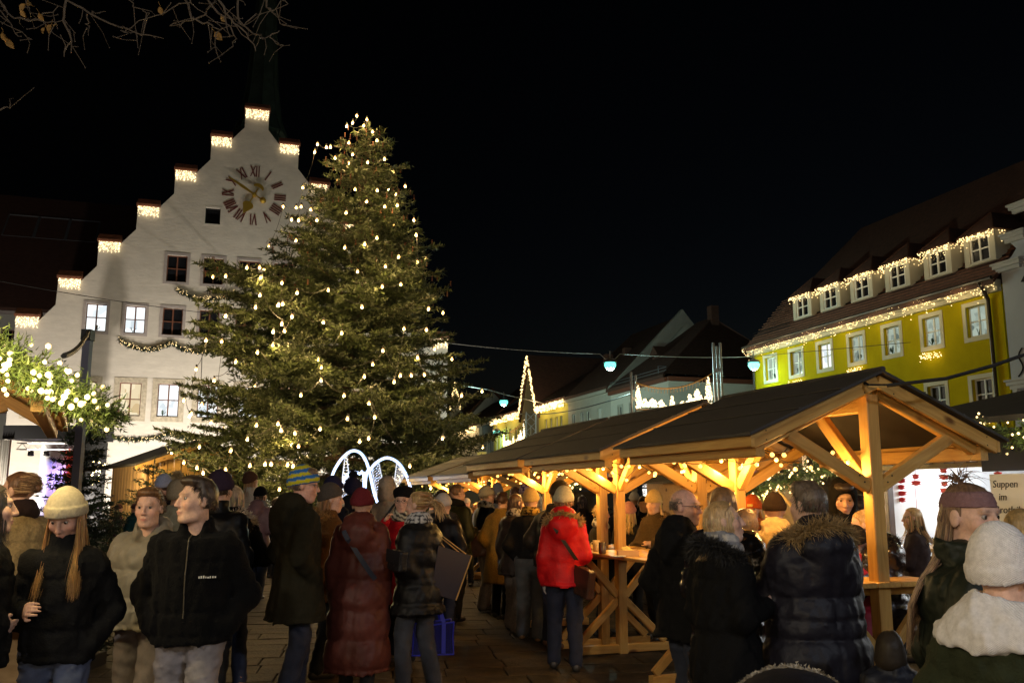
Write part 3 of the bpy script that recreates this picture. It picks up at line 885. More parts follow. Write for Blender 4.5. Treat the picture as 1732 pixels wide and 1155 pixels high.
            r0 = ((0.0026 if hk in ('long', 'bob') else 0.0030) if near else 0.006) * hair.get('thick', 1.0)
            new_obj('strands', strands_mesh('strands', roots, dd, ln, cloth('hair', tuple(hcol)), gv, nz, 7 if near else 4, r0, rng, push, cvar), ho, False)['kind'] = 'stuff'
        if hk in ('pony', 'highpony'):
            b0 = hp(*((0, -0.14, 0.02) if hk == 'pony' else (0, -0.085, 0.155)))
            n2 = 160 if near else 60
            roots = b0 + rng.normal(size=(n2, 3)) * 0.014 * s
            dd = (np.array((0, -1.0, 0.1 if hk == 'pony' else 0.9)) + rng.normal(size=(n2, 3)) * 0.22) @ Rh.T
            ln = (0.26 if hk == 'pony' else 0.5) * hair.get('len', 1.0) * rng.uniform(0.75, 1.05, n2)
            cvar = np.clip(hcol[None] * rng.uniform(0.5, 1.4, (n2, 1)), 0.004, 1)
            if hair.get('hl') is not None:
                kk = rng.random(n2) < 0.45; cvar[kk] = np.array(hair['hl']) * rng.uniform(0.7, 1.2, (kk.sum(), 1))
            def push2(p):
                if hk == 'pony': return p
                return push(p)
            hk0 = hk
            if hk == 'highpony':
                hk = 'long'
            new_obj('ponytail', strands_mesh('ponytail', roots, dd, ln, cloth('hair', tuple(hcol)), 1.3, 0.2, 8, 0.005, rng, push if hk0 == 'highpony' else None, cvar), ho, False)
        if hair.get('tuft'):
            n2 = 90; b0 = hp(0, -0.05, 0.125)
            dd = (np.array((0, -0.35, 0.8)) + rng.normal(size=(n2, 3)) * 0.45) @ Rh.T
            cvar = np.clip(hcol[None] * rng.uniform(0.6, 1.8, (n2, 1)), 0.004, 1)
            new_obj('tuft', strands_mesh('tuft', b0 + rng.normal(size=(n2, 3)) * 0.01, dd, rng.uniform(0.06, 0.13, n2), cloth('hair', tuple(hcol)), 0.9, 0.5, 6, 0.0016, rng, None, cvar), ho, False)['kind'] = 'stuff'
    # ---------------- hat
    if hat:
        hk = hat['k']; hcx = np.array(hat['c'], np.float32)
        f = Field(hc - 0.24 * s, hc + 0.30 * s, max(vb, 0.007) * 1.1)
        tiltm = rotm(0, R(-hat.get('tilt', -10)))
        Rt = Rh @ tiltm
        hh = hat.get('h', 1.0)
        if hk in ('beanie', 'pom'):
            low = hat.get('low', 0.0)
            f.ell(hp(0, -0.012, 0.035), np.array((0.093, 0.113, 0.116 * hh)) * s * 1.07, 0, 1, Rt, lambda x, y, z: -(z + (0.03 + low) * s))
            f.ell(hp(0, -0.012, 0.035), np.array((0.101, 0.121, 0.120 * hh)) * s * 1.07, 0.004, 1, Rt, lambda x, y, z: np.maximum(-(z + (0.03 + low) * s), z - (0.028 - low) * s))
            f.ell(hp(0, -0.02, 0.06), np.array((0.066, 0.082, 0.088 * hh)) * s * 1.07, 0.03, 1, Rt, lambda x, y, z: -z)
        elif hk == 'cap':
            f.ell(hp(0, -0.012, 0.035), np.array((0.089, 0.108, 0.105)) * s * 1.07, 0, 1, Rt, lambda x, y, z: -(z - 0.005 * s))
            f.ell(hp(0, 0.10, 0.045), np.array((0.07, 0.085, 0.009)) * s * 1.07, 0.01, 1, Rt)
        elif hk == 'beret':
            f.ell(hp(0, -0.012, 0.035), np.array((0.089, 0.108, 0.10)) * s * 1.07, 0, 1, Rt, lambda x, y, z: -(z - 0.0 * s))
            f.ell(hp(0.0, -0.05, 0.085), np.array((0.115, 0.125, 0.07)) * s * 1.07, 0.03, 1, Rt)
        elif hk == 'headband':
            f.ell(hp(0, -0.012, 0.03), np.array((0.084, 0.103, 0.102)) * s * 1.07, 0, 1, Rt, lambda x, y, z: np.maximum(z - 0.066 * s, -(z - 0.006 * s)))
        g = [f.lo[i] + np.arange(f.n[i], dtype=np.float32) * f.vox for i in range(3)]
        if near and hk != 'cap':
            X, Yg, Z = np.meshgrid(*g, indexing='ij')
            ql = (np.stack([X, Yg, Z], -1) - hc) @ Rt
            ang = np.arctan2(ql[..., 1], ql[..., 0])
            if hk == 'headband': f.d += 0.0018 * np.cos(ql[..., 2] / s * 400)
            else: f.d += 0.0022 * np.cos(ang * 46) * np.clip(1.3 - ql[..., 2] / s / 0.12, 0, 1)
        f.wrinkle(0.004, seed + 21, (9, 9, 7))
        V, Q = f.mesh()
        ql = (V - hc) @ Rt / s
        cols = np.tile(hcx, (len(V), 1))
        if hat.get('stripes'):
            k = ((ql[:, 2] + 0.012) % 0.056) > 0.028; cols[k] = hat['stripes']
        if hat.get('pattern') is not None:
            k = np.sin(ql[:, 0] * 120) + np.sin(ql[:, 1] * 120) + np.sin(ql[:, 2] * 140) > 0.7; cols[k] = hat['pattern']
        if hat.get('ear') is not None: pass
        ht = put('hat', V, Q, M_COL(), cols)
        if hat.get('patch') is not None:
            mb = MB(); mb.box((-0.028, -0.003, -0.014), (0.028, 0.003, 0.014))
            mb.M = Matrix.Translation(Vector(hp(*hat.get('pp', (0, 0.121, 0.055))))) @ Matrix(Rt.tolist()).to_4x4() @ Matrix.Scale(s, 4)
            mb.build('label_patch', cloth('fabric', hat['patch']), ht, False, False)
        if hk == 'pom':
            pc = hp(0, -0.03, 0.185 * hh); nn = rng.normal(size=(260, 3)); nn /= np.linalg.norm(nn, axis=1, keepdims=True)
            new_obj('pompom', fur_mesh('pompom', pc + nn * 0.02 * s, nn, M_FUR(), 0.045 * s, 0.006, 5, rng, 0.4, hat.get('pc', hat['c'])), ht, False)
    if glasses:
        mb = MB()
        for sg in (-1, 1):
            pts = [Vector(hp(sg * 0.034 + 0.024 * math.cos(t), 0.108 - 0.004 * abs(math.cos(t)), 0.008 + 0.016 * math.sin(t))) for t in np.linspace(0, 2*PI, 15)]
            mb.tube(pts, 0.0016 * s, 5)
            mb.tube([Vector(hp(sg * 0.058, 0.104, 0.012)), Vector(hp(sg * 0.079, 0.06, 0.014)), Vector(hp(sg * 0.083, 0.0, 0.012))], 0.0018 * s, 5)
        mb.tube([Vector(hp(-0.011, 0.109, 0.01)), Vector(hp(0.011, 0.109, 0.01))], 0.0016 * s, 5)
        go = mb.build('glasses', mat('metal_frame', (0.12, 0.11, 0.1), rough=0.25, metal=0.9), root, False, False)
    if strap:   # diagonal bag strap across the back or chest
        c, sg, y0 = strap['c'], strap.get('s', 1), strap.get('rows')
        pts = []
        pf = coat.get('puff', 0.02) if coat else 0
        for t in np.linspace(0, 0.84, 20):
            z = 1.46 - t * 0.55; x = -sg * (0.13 - t * 0.36)
            aa = np.interp(z, [0.9, 1.12, 1.3, 1.4, 1.46], [sw, sw * 0.93, sw * 1.03, sw, 0.12]) * bulk + pf * (1.0 if z < 1.42 else 0.4)
            bb = np.interp(z, [0.9, 1.12, 1.3, 1.4, 1.46], [0.14, 0.13, 0.135, 0.115, 0.10]) * bulk + pf * (1.0 if z < 1.42 else 0.4)
            hb = 0.03 if (hood and not hood.get('up') and z > 1.33 and abs(x) < 0.14) else 0
            y = -bb * math.sqrt(max(0.02, 1 - min(1, (x / aa) ** 2))) - 0.017 - hb * 1.6
            pts.append(Vector((x * s, y * s + lf(z), z * s)))
        mb = MB(); w = strap.get('w', 0.034)
        prev = None
        for a, b2 in zip(pts[:-1], pts[1:]): mb.bar(a, b2, w, 0.006, up=(0, -1, 0.2))
        mb.build('bag_strap', mat('strap_%02x%02x' % (int(c[0] * 255), int(c[2] * 255)), c, rough=0.6), root, False, False)
    root['J'] = 0
    del root['J']
    info = dict(root=root, M=M, s=s, hp=hp, wr=wr, el=el, sh=sh, Rh=Rh, hc=hc, J=J)
    return info

# ------------------------------------------------------------------ shared materials
WARM = (1.0, 0.70, 0.36)
M_LED = mat('led_warm_white', (0.8, 0.7, 0.5), emis=(1.0, 0.70, 0.30), estr=2.6)
M_LEDS = mat('led_bright', (0.8, 0.7, 0.5), emis=(1.0, 0.80, 0.46), estr=2.6)
M_BULB = mat('bulb_glow', (0.9, 0.8, 0.6), emis=(1.0, 0.47, 0.13), estr=1.9)
M_BULBO = mat('bulb_amber', (0.9, 0.7, 0.4), emis=(1.0, 0.52, 0.12), estr=3.0)
M_PLASTER = mat('white_roughcast', (0.64, 0.59, 0.53), rough=0.92, var=0.10, vscale=1.4, bump=0.8, bscale=4.2, stretch=(0.8, 1, 1.7))
M_SURR = mat('stone_surround', (0.40, 0.35, 0.34), rough=0.8, var=0.12, vscale=6)
M_SURR2 = mat('sandstone_surround', (0.46, 0.40, 0.31), rough=0.85, var=0.3, vscale=7)
M_SASHB = mat('brown_sash', (0.16, 0.06, 0.035), rough=0.5)
M_SASHW = mat('white_sash', (0.72, 0.72, 0.68), rough=0.5)
M_GLASSD = mat('dark_glass', (0.012, 0.013, 0.016), rough=0.06, var=0.4, vscale=2.0, spec=0.8)
M_ROOF = mat('dark_roof_tiles', (0.085, 0.038, 0.026), rough=0.8, var=0.3, vscale=3.0, bump=0.8, bscale=9, stretch=(1, 1, 3))
M_TILE = mat('clay_tiles', (0.20, 0.075, 0.04), rough=0.75, var=0.35, vscale=6)
M_TILE2 = mat('dull_clay_tiles', (0.10, 0.045, 0.03), rough=0.8, var=0.35, vscale=6)
M_IRON = mat('dark_iron', (0.02, 0.02, 0.022), rough=0.5, metal=0.6)
M_STEEL = mat('grey_steel', (0.28, 0.29, 0.32), rough=0.4, metal=0.7, var=0.1)
M_CABLE = mat('black_cable', (0.01, 0.01, 0.01), rough=0.6)
M_WIRE = mat('galvanised_wire', (0.35, 0.36, 0.36), rough=0.5, metal=0.3)
M_WOOD = wood('spruce_timber', (0.60, 0.35, 0.095), (0.47, 0.245, 0.058))
M_WOOD2 = wood('dark_boards', (0.09, 0.05, 0.028), (0.05, 0.028, 0.016))
M_WOOD3 = wood('pale_boards', (0.60, 0.39, 0.19), (0.50, 0.31, 0.14))
M_FELT = mat('roofing_felt', (0.035, 0.031, 0.029), rough=0.7, var=0.3, vscale=5, bump=0.4, bscale=180)

def lit_glass(name, c1, c2, strength, scale=3.0, seed=0):
    """a lit room seen through panes: brighter lamp strip above, furniture tones below"""
    if name in MATS: return MATS[name]
    m = bpy.data.materials.new(name); m.use_nodes = True
    nt = m.node_tree; L = nt.links; p = nt.nodes['Principled BSDF']
    p.inputs['Base Color'].default_value = (0.02, 0.02, 0.02, 1); p.inputs['Roughness'].default_value = 0.08
    tc = nt.nodes.new('ShaderNodeTexCoord'); mp = nt.nodes.new('ShaderNodeMapping')
    mp.inputs['Scale'].default_value = (scale, 1, scale * 0.8); mp.inputs['Location'].default_value = (seed, 0, seed * 0.7)
    oi = nt.nodes.new('ShaderNodeObjectInfo')
    L.new(oi.outputs['Location'], mp.inputs['Location'])
    L.new(tc.outputs['Object'], mp.inputs['Vector'])
    v = nt.nodes.new('ShaderNodeTexVoronoi'); v.distance = 'CHEBYCHEV'; v.inputs['Scale'].default_value = 0.9
    L.new(mp.outputs[0], v.inputs['Vector'])
    cr = nt.nodes.new('ShaderNodeValToRGB')
    cr.color_ramp.elements[0].position = 0.05; cr.color_ramp.elements[0].color = (*c2, 1)
    cr.color_ramp.elements[1].position = 0.55; cr.color_ramp.elements[1].color = (*c1, 1)
    L.new(v.outputs['Color'], cr.inputs[0])
    L.new(cr.outputs[0], p.inputs['Emission Color']); p.inputs['Emission Strength'].default_value = strength
    m.cycles.emission_sampling = 'NONE'
    MATS[name] = m
    return m
M_LITC = lit_glass('lit_room_cool', (0.95, 1.0, 1.0), (0.55, 0.62, 0.66), 1.25)
M_LITW = lit_glass('lit_room_warm', (1.0, 0.86, 0.58), (0.7, 0.5, 0.25), 0.95)
M_LITG = lit_glass('lit_office', (0.75, 0.9, 0.75), (0.16, 0.22, 0.2), 0.5, 5.0)

def window(root, x, z, w, h, y=0.0, glass=None, sash=None, surr=None, sw=0.16, deep=0.14, cross=(1, 1), proud=0.03, sill=None, plants=False, sub=True):
    """window in local x,z of a building: part window > surround, sash, pane"""
    mb = MB()
    x1, z1 = x + w, z + h
    for lo, hi in (((x - sw, z - sw), (x1 + sw, z)), ((x - sw, z1), (x1 + sw, z1 + sw)), ((x - sw, z), (x, z1)), ((x1, z), (x1 + sw, z1))):
        mb.box((lo[0], y - proud, lo[1]), (hi[0], y + 0.02, hi[1]))
    o = mb.build('window', surr, root, False, False)
    s = MB(); f = 0.05
    yy = y + deep - 0.05
    for lo, hi in (((x, z), (x1, z + f + 0.02)), ((x, z1 - f), (x1, z1)), ((x, z + f), (x + f, z1 - f)), ((x1 - f, z + f), (x1, z1 - f))):
        s.box((lo[0], yy, lo[1]), (hi[0], yy + 0.05, hi[1]))
    for i in range(1, cross[0] + 1):
        xm = x + w * i / (cross[0] + 1); s.box((xm - 0.035, yy - 0.006, z + f), (xm + 0.035, yy + 0.045, z1 - f))
    for i in range(1, cross[1] + 1):
        zm = z + h * i / (cross[1] + 1) * 1.02; s.box((x + f, yy + 0.004, zm - 0.025), (x1 - f, yy + 0.04, zm + 0.025))
    if sub:
        s.build('sash', sash, o, False, False)
        g = MB(); g.box((-w / 2 + 0.02, 0, -h / 2 + 0.02), (w / 2 - 0.02, 0.012, h / 2 - 0.02))
        po = g.build('pane', glass, o, False, False); po.location = (x + w / 2, yy + 0.052, z + h / 2)
        if plants:
            pm = MB(); r = random.Random(int(x * 100))
            px0 = x + r.uniform(0.2, w - 0.25)
            for k in range(7):
                a = r.uniform(-0.9, 0.9); pm.bar((px0, yy + 0.045, z + 0.08), (px0 + math.sin(a) * 0.2, yy + 0.02, z + 0.1 + math.cos(a) * 0.26), 0.05, 0.006)
            pm.build('pot_plant', mat('plant_green', (0.02, 0.05, 0.02)), o, False, False)
    return o

def icicle_light(label, pts_fn, n, r, group, mtl=None, watts=0, wcol=WARM, lpos=None, name='icicle_light', cat='string lights'):
    pts = pts_fn(n)
    root = thing(name, label, cat, tuple(pts[0]), 0, group)
    o = new_obj('lights', leds_mesh('lights', pts, r, mtl or M_LEDS), root); o['kind'] = 'stuff'
    if watts and lpos is not None:
        for p in lpos: point_light('icicle_glow', p, wcol, watts, 0.15, root)
    return root

# ------------------------------------------------------------------ ground
def ground():
    m = bpy.data.materials.new('paving'); m.use_nodes = True
    nt = m.node_tree; L = nt.links; p = nt.nodes['Principled BSDF']
    tc = nt.nodes.new('ShaderNodeTexCoord'); mp = nt.nodes.new('ShaderNodeMapping'); mp.inputs['Rotation'].default_value = (0, 0, R(-8))
    L.new(tc.outputs['Object'], mp.inputs['Vector'])
    b = nt.nodes.new('ShaderNodeTexBrick'); b.offset = 0.5; b.inputs['Scale'].default_value = 1.0
    b.inputs['Brick Width'].default_value = 0.62; b.inputs['Row Height'].default_value = 0.43; b.inputs['Mortar Size'].default_value = 0.008
    b.inputs['Color1'].default_value = (0.11, 0.09, 0.07, 1); b.inputs['Color2'].default_value = (0.15, 0.125, 0.1, 1); b.inputs['Mortar'].default_value = (0.05, 0.045, 0.04, 1)
    L.new(mp.outputs[0], b.inputs['Vector'])
    n = nt.nodes.new('ShaderNodeTexNoise'); n.inputs['Scale'].default_value = 2.0; n.inputs['Detail'].default_value = 8
    L.new(tc.outputs['Object'], n.inputs['Vector'])
    mx = nt.nodes.new('ShaderNodeMix'); mx.data_type = 'RGBA'; mx.blend_type = 'MULTIPLY'; mx.inputs['Factor'].default_value = 0.6
    L.new(b.outputs['Color'], mx.inputs[6]); L.new(n.outputs['Color'], mx.inputs[7]); L.new(mx.outputs[2], p.inputs['Base Color'])
    mr = nt.nodes.new('ShaderNodeMapRange'); mr.inputs['To Min'].default_value = 0.6; mr.inputs['To Max'].default_value = 0.9; p.inputs['Specular IOR Level'].default_value = 0.12
    L.new(n.outputs['Fac'], mr.inputs['Value']); L.new(mr.outputs[0], p.inputs['Roughness'])
    mb = MB(); mb.box((-400, -60, -0.6), (400, 700, -0.03))
    g = mb.build('ground', m); tag(g, 'wide paved town square under the market', kind='structure')
    # paving slabs laid in courses, joints recessed: those in view are objects of their own
    pm = mat('paving_slab', (0.050, 0.038, 0.025), rough=0.72, spec=0.10, var=0.6, vscale=3.2, bump=0.55, bscale=26)
    rs = random.Random(5)
    ang = R(8); ca, sa = math.cos(ang), math.sin(ang)
    shapes = {}
    cand = []
    for row in range(-2, 62):
        y0 = 1.5 + row * 0.43
        x = -16 + rs.uniform(0, 0.5)
        while x < 16:
            w = rs.choice((0.42, 0.5, 0.58, 0.66, 0.74))
            cx, cy = x + w / 2, y0 + 0.215
            wx, wy = cx * ca - cy * sa, cx * sa + cy * ca
            cand.append((wx, wy, w)); x += w
    def visible(c):
        wx, wy, w = c
        if wy < 7.0: return False
        fx = 866 + 1530 * wx / wy
        return 0 < fx < 1200 and wy < 17
    vis = sorted([c for c in cand if visible(c)], key=lambda c: c[1])[:300]
    vs = set(vis)
    rest = [c for c in cand if c not in vs]
    root = g
    for wx, wy, w in vis:
        k = (w, rs.randrange(3))
        if k not in shapes:
            mb = MB(); a, b2, c = w / 2 - 0.006, 0.215 - 0.006, 0.012
            j = [rs.uniform(-0.004, 0.004) for _ in range(8)]
            lo = [(-a + j[0], -b2 + j[1], -0.06), (a + j[2], -b2 + j[3], -0.06), (a + j[4], b2 + j[5], -0.06), (-a + j[6], b2 + j[7], -0.06)]
            mid = [(q[0], q[1], -0.006) for q in lo]; top = [(q[0] * (1 - c / a), q[1] * (1 - c / b2), 0.0) for q in lo]
            v = lo + mid + top
            mb.add(v, [(8, 9, 10, 11)] + [(i + r4, (i+1) % 4 + r4, (i+1) % 4 + r4 + 4, i + r4 + 4) for r4 in (0, 4) for i in range(4)])
            shapes[k] = mb.mesh('slab', pm)
        o = bpy.data.objects.new('slab', shapes[k]); COL.objects.link(o)
        o.location = (wx, wy, rs.uniform(-0.003, 0.003)); o.rotation_euler = (rs.uniform(-0.006, 0.006), rs.uniform(-0.006, 0.006), ang)
        set_parent(o, root)
    mb = MB()
    for wx, wy, w in rest:
        M = Matrix.Translation((wx, wy, rs.uniform(-0.004, 0.002))) @ Matrix.Rotation(ang, 4, 'Z')
        a, b2 = w / 2 - 0.006, 0.208
        mb.add([tuple(M @ Vector(q)) for q in ((-a, -b2, -0.05), (a, -b2, -0.05), (a, b2, -0.05), (-a, b2, -0.05), (-a, -b2, 0), (a, -b2, 0), (a, b2, 0), (-a, b2, 0))],
               [(4, 5, 6, 7), (0, 1, 5, 4), (1, 2, 6, 5), (2, 3, 7, 6), (3, 0, 4, 7)])
    o = mb.build('paving_slabs', pm, root); o['kind'] = 'stuff'
ground()

# ------------------------------------------------------------------ town hall with stepped gable
def town_hall():
    root = thing('town_hall', 'tall white town hall with stepped gable and wall clock', 'town hall', (-14.48, 48, 0), R(17.7))
    c = 0.15
    offs = [11.15, 9.37, 7.62, 5.85, 4.1, 2.35]; tops = [10.6, 12.7, 14.8, 16.9, 19.1, 21.25]
    zs = lambda o: 22.0 - 1.22 * (o - 0.62)
    left = [(-11.15, 0.0)]
    for o, t in zip(offs, tops):
        left += [(-o, t), (-o + 1.05, t), (-o + 1.05, zs(o - 1.05))]
        nx = o - 1.75 if o != 2.35 else 0.64
        left.append((-nx, zs(nx)))
    left = [(x, z) for x, z in left]
    left += [(-0.64, 23.1)]
    outline = [(c + x, z) for x, z in left] + [(c - x, z) for x, z in left[::-1]]
    # dedupe
    ol = []
    for p in outline:
        if not ol or abs(p[0] - ol[-1][0]) + abs(p[1] - ol[-1][1]) > 1e-3: ol.append(p)
    wins = []
    r1 = [-10.2, -8.24 + 0.14, -6.24 + 0.28, -4.39 + 0.28, -2.15, -0.1, 1.9, 3.9, 5.9, 7.9, 9.3]
    lit1 = {1: 'w', 2: 'w', 3: 'c', 4: 'c', 5: 'c'}
    for i, x in enumerate(r1): wins.append((x, 5.72, 1.05, 1.72, 1, lit1.get(i)))
    r2 = [-7.82, -5.96, -4.12, -2.28, -0.44, 1.4, 3.25, 5.1, 6.9]
    for i, x in enumerate(r2): wins.append((x, 10.02, 1.0, 1.46, 0, 'C' if i < 2 else None))
    r3 = [-4.08, -2.23, -0.40, 1.45, 3.3]
    for x in r3: wins.append((x, 12.9, 1.02, 1.46, 0, None))
    wins.append((-2.3, 16.25, 0.78, 0.92, 2, None))
    holes = [(x, z, x + w, z + h) for x, z, w, h, k, l in wins]
    doors = [(-3.2, 0.0, -1.6, 2.6), (-7.9, 1.9, -6.6, 3.3), (-5.2, 1.9, -3.9, 3.3)]
    holes += [(-7.9, 2.1, -6.7, 3.4), (-5.1, 2.1, -3.9, 3.4), (3.0, 2.1, 4.2, 3.4)]
    wall = holed_wall(ol, holes, 0.7, 0.24).build('wall', M_PLASTER, root, False, False)
    for x, z, w, h, k, l in wins:
        if k == 2:
            window(root, x, z, w, h, 0, M_GLASSD, M_IRON, M_PLASTER, 0.09, 0.24, (0, 0), 0.015)
        else:
            window(root, x, z, w, h, 0, {'w': M_LITW, 'c': M_LITC, 'C': M_LITC, None: M_GLASSD}[l], M_SASHB, M_SURR2 if k else M_SURR, 0.26 if k else 0.14, 0.2, (1, 1), 0.03, plants=(l is not None))
    for x0, z0, x1, z1 in holes[-3:]:
        window(root, x0, z0, x1 - x0, z1 - z0, 0, M_GLASSD, M_SASHB, M_SURR2, 0.16, 0.2, (1, 0))
    # roof behind the gable
    mb = MB(); e = 11.0
    for sg in (-1, 1):
        a = (c + sg * 11.3, 0.7, 8.4); b = (c, 0.7, 22.3); a2 = (c + sg * 11.3, 30, 8.4); b2 = (c, 30, 22.3)
        t = 0.25
        vs = [a, b, b2, a2] + [(p[0], p[1], p[2] - t) for p in (a, b, b2, a2)]
        mb.add(vs, [(0, 1, 2, 3), (7, 6, 5, 4), (0, 4, 5, 1), (1, 5, 6, 2), (2, 6, 7, 3), (3, 7, 4, 0)])
    mb.build('roof', M_ROOF, root, False, False)
    mb = MB()
    for sg in (-1, 1): mb.box((c + sg * 11.0 - 0.2, 0.7, 0), (c + sg * 11.0 + 0.2, 30, 8.5))
    mb.build('side_wall', M_PLASTER, root, False, False)
    # tiled cap on every step
    caps = [(-o, -o + 1.05, t) for o, t in zip(offs, tops)] + [(o - 1.05, o, t) for o, t in zip(offs, tops)] + [(-0.64, 0.64, 23.1)]
    for x0, x1, t in caps:
        mb = MB(); a, b = c + x0 - 0.07, c + x1 + 0.07
        mb.prism([(0, 0), (1, 0), (1, 0), (0, 0)][:0] or [(a, t), (b, t), (b, t + 0.06), (a, t + 0.06)], -0.16, 0.86)
        vs = [(a, -0.16, t + 0.06), (b, -0.16, t + 0.06), (b, 0.86, t + 0.06), (a, 0.86, t + 0.06), (a + 0.05, 0.35, t + 0.5), (b - 0.05, 0.35, t + 0.5)]
        mb.add(vs, [(0, 1, 5, 4), (2, 3, 4, 5), (1, 2, 5), (3, 0, 4)])
        for k in range(5):   # tile courses
            f = k / 5; y = -0.16 + 0.51 * f; z = t + 0.06 + 0.44 * f
            mb.box((a + 0.05 * f - 0.004, y - 0.03, z), (b - 0.05 * f + 0.004, y + 0.04, z + 0.05))
        mb.build('cap', M_TILE, root, False, False)
    # clock painted hands and numerals standing on the wall
    cx, cz, rr = 0.2, 18.08, 1.70
    dial = bpy.data.objects.new('clock', None); COL.objects.link(dial); set_parent(dial, root, False); dial.location = (cx, -0.02, cz)
    mn = mat('numeral_red', (0.12, 0.025, 0.022), rough=0.7); mg = mat('gilding', (0.62, 0.40, 0.06), rough=0.35, metal=0.7)
    rom = {1: 'I', 2: 'II', 3: 'III', 4: 'IIII', 5: 'V', 6: 'VI', 7: 'VII', 8: 'VIII', 9: 'IX', 10: 'X', 11: 'XI', 12: 'XII'}
    for h, txt in rom.items():
        mb = MB(); wd = {'I': 0.13, 'V': 0.26, 'X': 0.26}; tot = sum(wd[q] for q in txt); x = -tot / 2
        z0, z1 = rr - 0.62, rr
        for q in txt:
            w = wd[q]; xc = x + w / 2
            if q == 'I': mb.bar((xc, 0, z0), (xc, 0, z1), 0.065, 0.03, up=(0, 1, 0))
            if q == 'V':
                mb.bar((xc - 0.11, 0.0, z1), (xc, 0.0, z0), 0.07, 0.03, up=(0, 1, 0)); mb.bar((xc + 0.11, 0.003, z1), (xc, 0.003, z0), 0.05, 0.03, up=(0, 1, 0))
            if q == 'X':
                mb.bar((xc - 0.12, 0, z1), (xc + 0.12, 0, z0), 0.07, 0.03, up=(0, 1, 0)); mb.bar((xc + 0.12, 0.003, z1), (xc - 0.12, 0.003, z0), 0.05, 0.03, up=(0, 1, 0))
            x += w
        mb.M = Matrix.Rotation(R(30 * h), 4, 'Y')
        mb.build('numeral', mn, dial, False, False)
    mb = MB(); mb.prism([(-0.05, 0.1), (0.05, 0.1), (0.085, 0.75), (0.03, 1.62), (-0.03, 1.62), (-0.085, 0.75)], -0.2, -0.165); mb.bar((0, -0.18, 0), (0, -0.18, -0.45), 0.07, 0.03, up=(0, 1, 0))
    mb.lathe([(0.001, -0.19), (0.12, -0.14), (0.18, 0), (0.12, 0.14), (0.001, 0.19)], (0, -0.18, -0.55), 14)
    mb.M = Matrix.Rotation(R(-58), 4, 'Y'); mb.build('minute_hand', mg, dial, False, False)
    mb = MB(); mb.bar((0, -0.12, -0.4), (0, -0.12, 0.6), 0.07, 0.03, up=(0, 1, 0))
    pr = [(0, 1.25)] + [(0.30 * math.sin(t) * (1.0), 0.70 + 0.22 * math.cos(t)) for t in np.linspace(0.9, PI - 0.2, 8)] + [(-0.30 * math.sin(t), 0.70 + 0.22 * math.cos(t)) for t in np.linspace(PI - 0.2, 0.9, 8)]
    mb.prism(pr, -0.15, -0.10)
    cre = [(0.30 * math.cos(t), -0.62 - 0.24 * math.sin(t)) for t in np.linspace(0, PI, 10)] + [(0.24 * math.cos(t), -0.56 - 0.10 * math.sin(t)) for t in np.linspace(PI, 0, 10)]
    mb.prism([(x, -0.5 - (z + 0.56)) if False else (x, z + 0.15) for x, z in cre], -0.14, -0.10)
    mb.M = Matrix.Rotation(R(206), 4, 'Y'); mb.build('hour_hand', mg, dial, False, False)
    mb = MB(); mb.lathe([(0.001, -0.26), (0.10, -0.24), (0.12, -0.18), (0.12, 0.02)], (0, 0, 0), 14, 'y'); mb.build('hub', mg, dial, False, False)
    # ridge turret: slim copper spire behind the gable
    mb = MB()
    mb.lathe([(1.35, 19.0), (1.35, 24.2), (1.62, 24.3), (1.25, 25.3), (0.95, 27.5), (0.55, 34), (0.18, 41), (0.03, 44)], (c + 0.35, 6.5, 0), 8)
    for k in range(8):
        t = 2 * PI * k / 8; mb.tube([(c + 0.35 + r * math.cos(t), 6.5 + r * math.sin(t), z) for r, z in ((1.36, 23.2), (1.65, 24.3), (1.27, 25.3), (0.97, 27.5), (0.57, 34), (0.2, 41))], 0.035, 4)
    mb.build('turret', mat('green_copper', (0.05, 0.075, 0.06), rough=0.6, var=0.4, vscale=2), root, False, False)
    # thin service cable down the plaster
    mb = MB(); mb.tube([(-1.95, -0.02, 12.7), (-2.05, -0.02, 9.5), (-1.98, -0.02, 5.6)], 0.014, 4); mb.build('cable', M_CABLE, root, False, False)
    M = wm(root)
    W = lambda x, y, z: M @ Vector((x, y, z))
    # light nets under the caps
    names = ['lowest', 'second lowest', 'third lowest', 'fourth lowest', 'fifth lowest', 'sixth lowest']
    r = np.random.default_rng(3)
    for side in (-1, 1):
        for i, (o, t) in enumerate(zip(offs, tops)):
            x0 = c + (-o if side < 0 else o - 1.05)
            def pts(n, x0=x0, t=t, w=1.05):
                P = []
                while len(P) < n:
                    x = r.uniform(0, w); d = r.uniform(0, 0.60)
                    if d < 0.40 + 0.18 * math.sin(x * 17) ** 2: P.append(W(x0 + x, -0.06 - r.uniform(0, 0.04), t - 0.02 - d))
                return P
            icicle_light('light net under the %s step cap on the %s gable slope' % (names[i], 'left' if side < 0 else 'right'), pts, 190, 0.021,
                         'light nets on the gable steps', M_LEDS, 1.6, (1, 0.78, 0.5), [W(x0 + 0.52, -0.5, t - 0.25)])
    def pts(n):
        P = []
        while len(P) < n:
            x = r.uniform(0, 1.28); d = r.uniform(0, 0.6)
            if d < 0.42 + 0.18 * math.sin(x * 15) ** 2: P.append(W(c - 0.64 + x, -0.06 - r.uniform(0, 0.04), 23.08 - d))
        return P
    icicle_light('warm white light net under the cap on the very top of the gable', pts, 240, 0.021, 'light nets on the gable steps', M_LEDS, 2.0, (1, 0.78, 0.5), [W(c, -0.5, 22.8)])
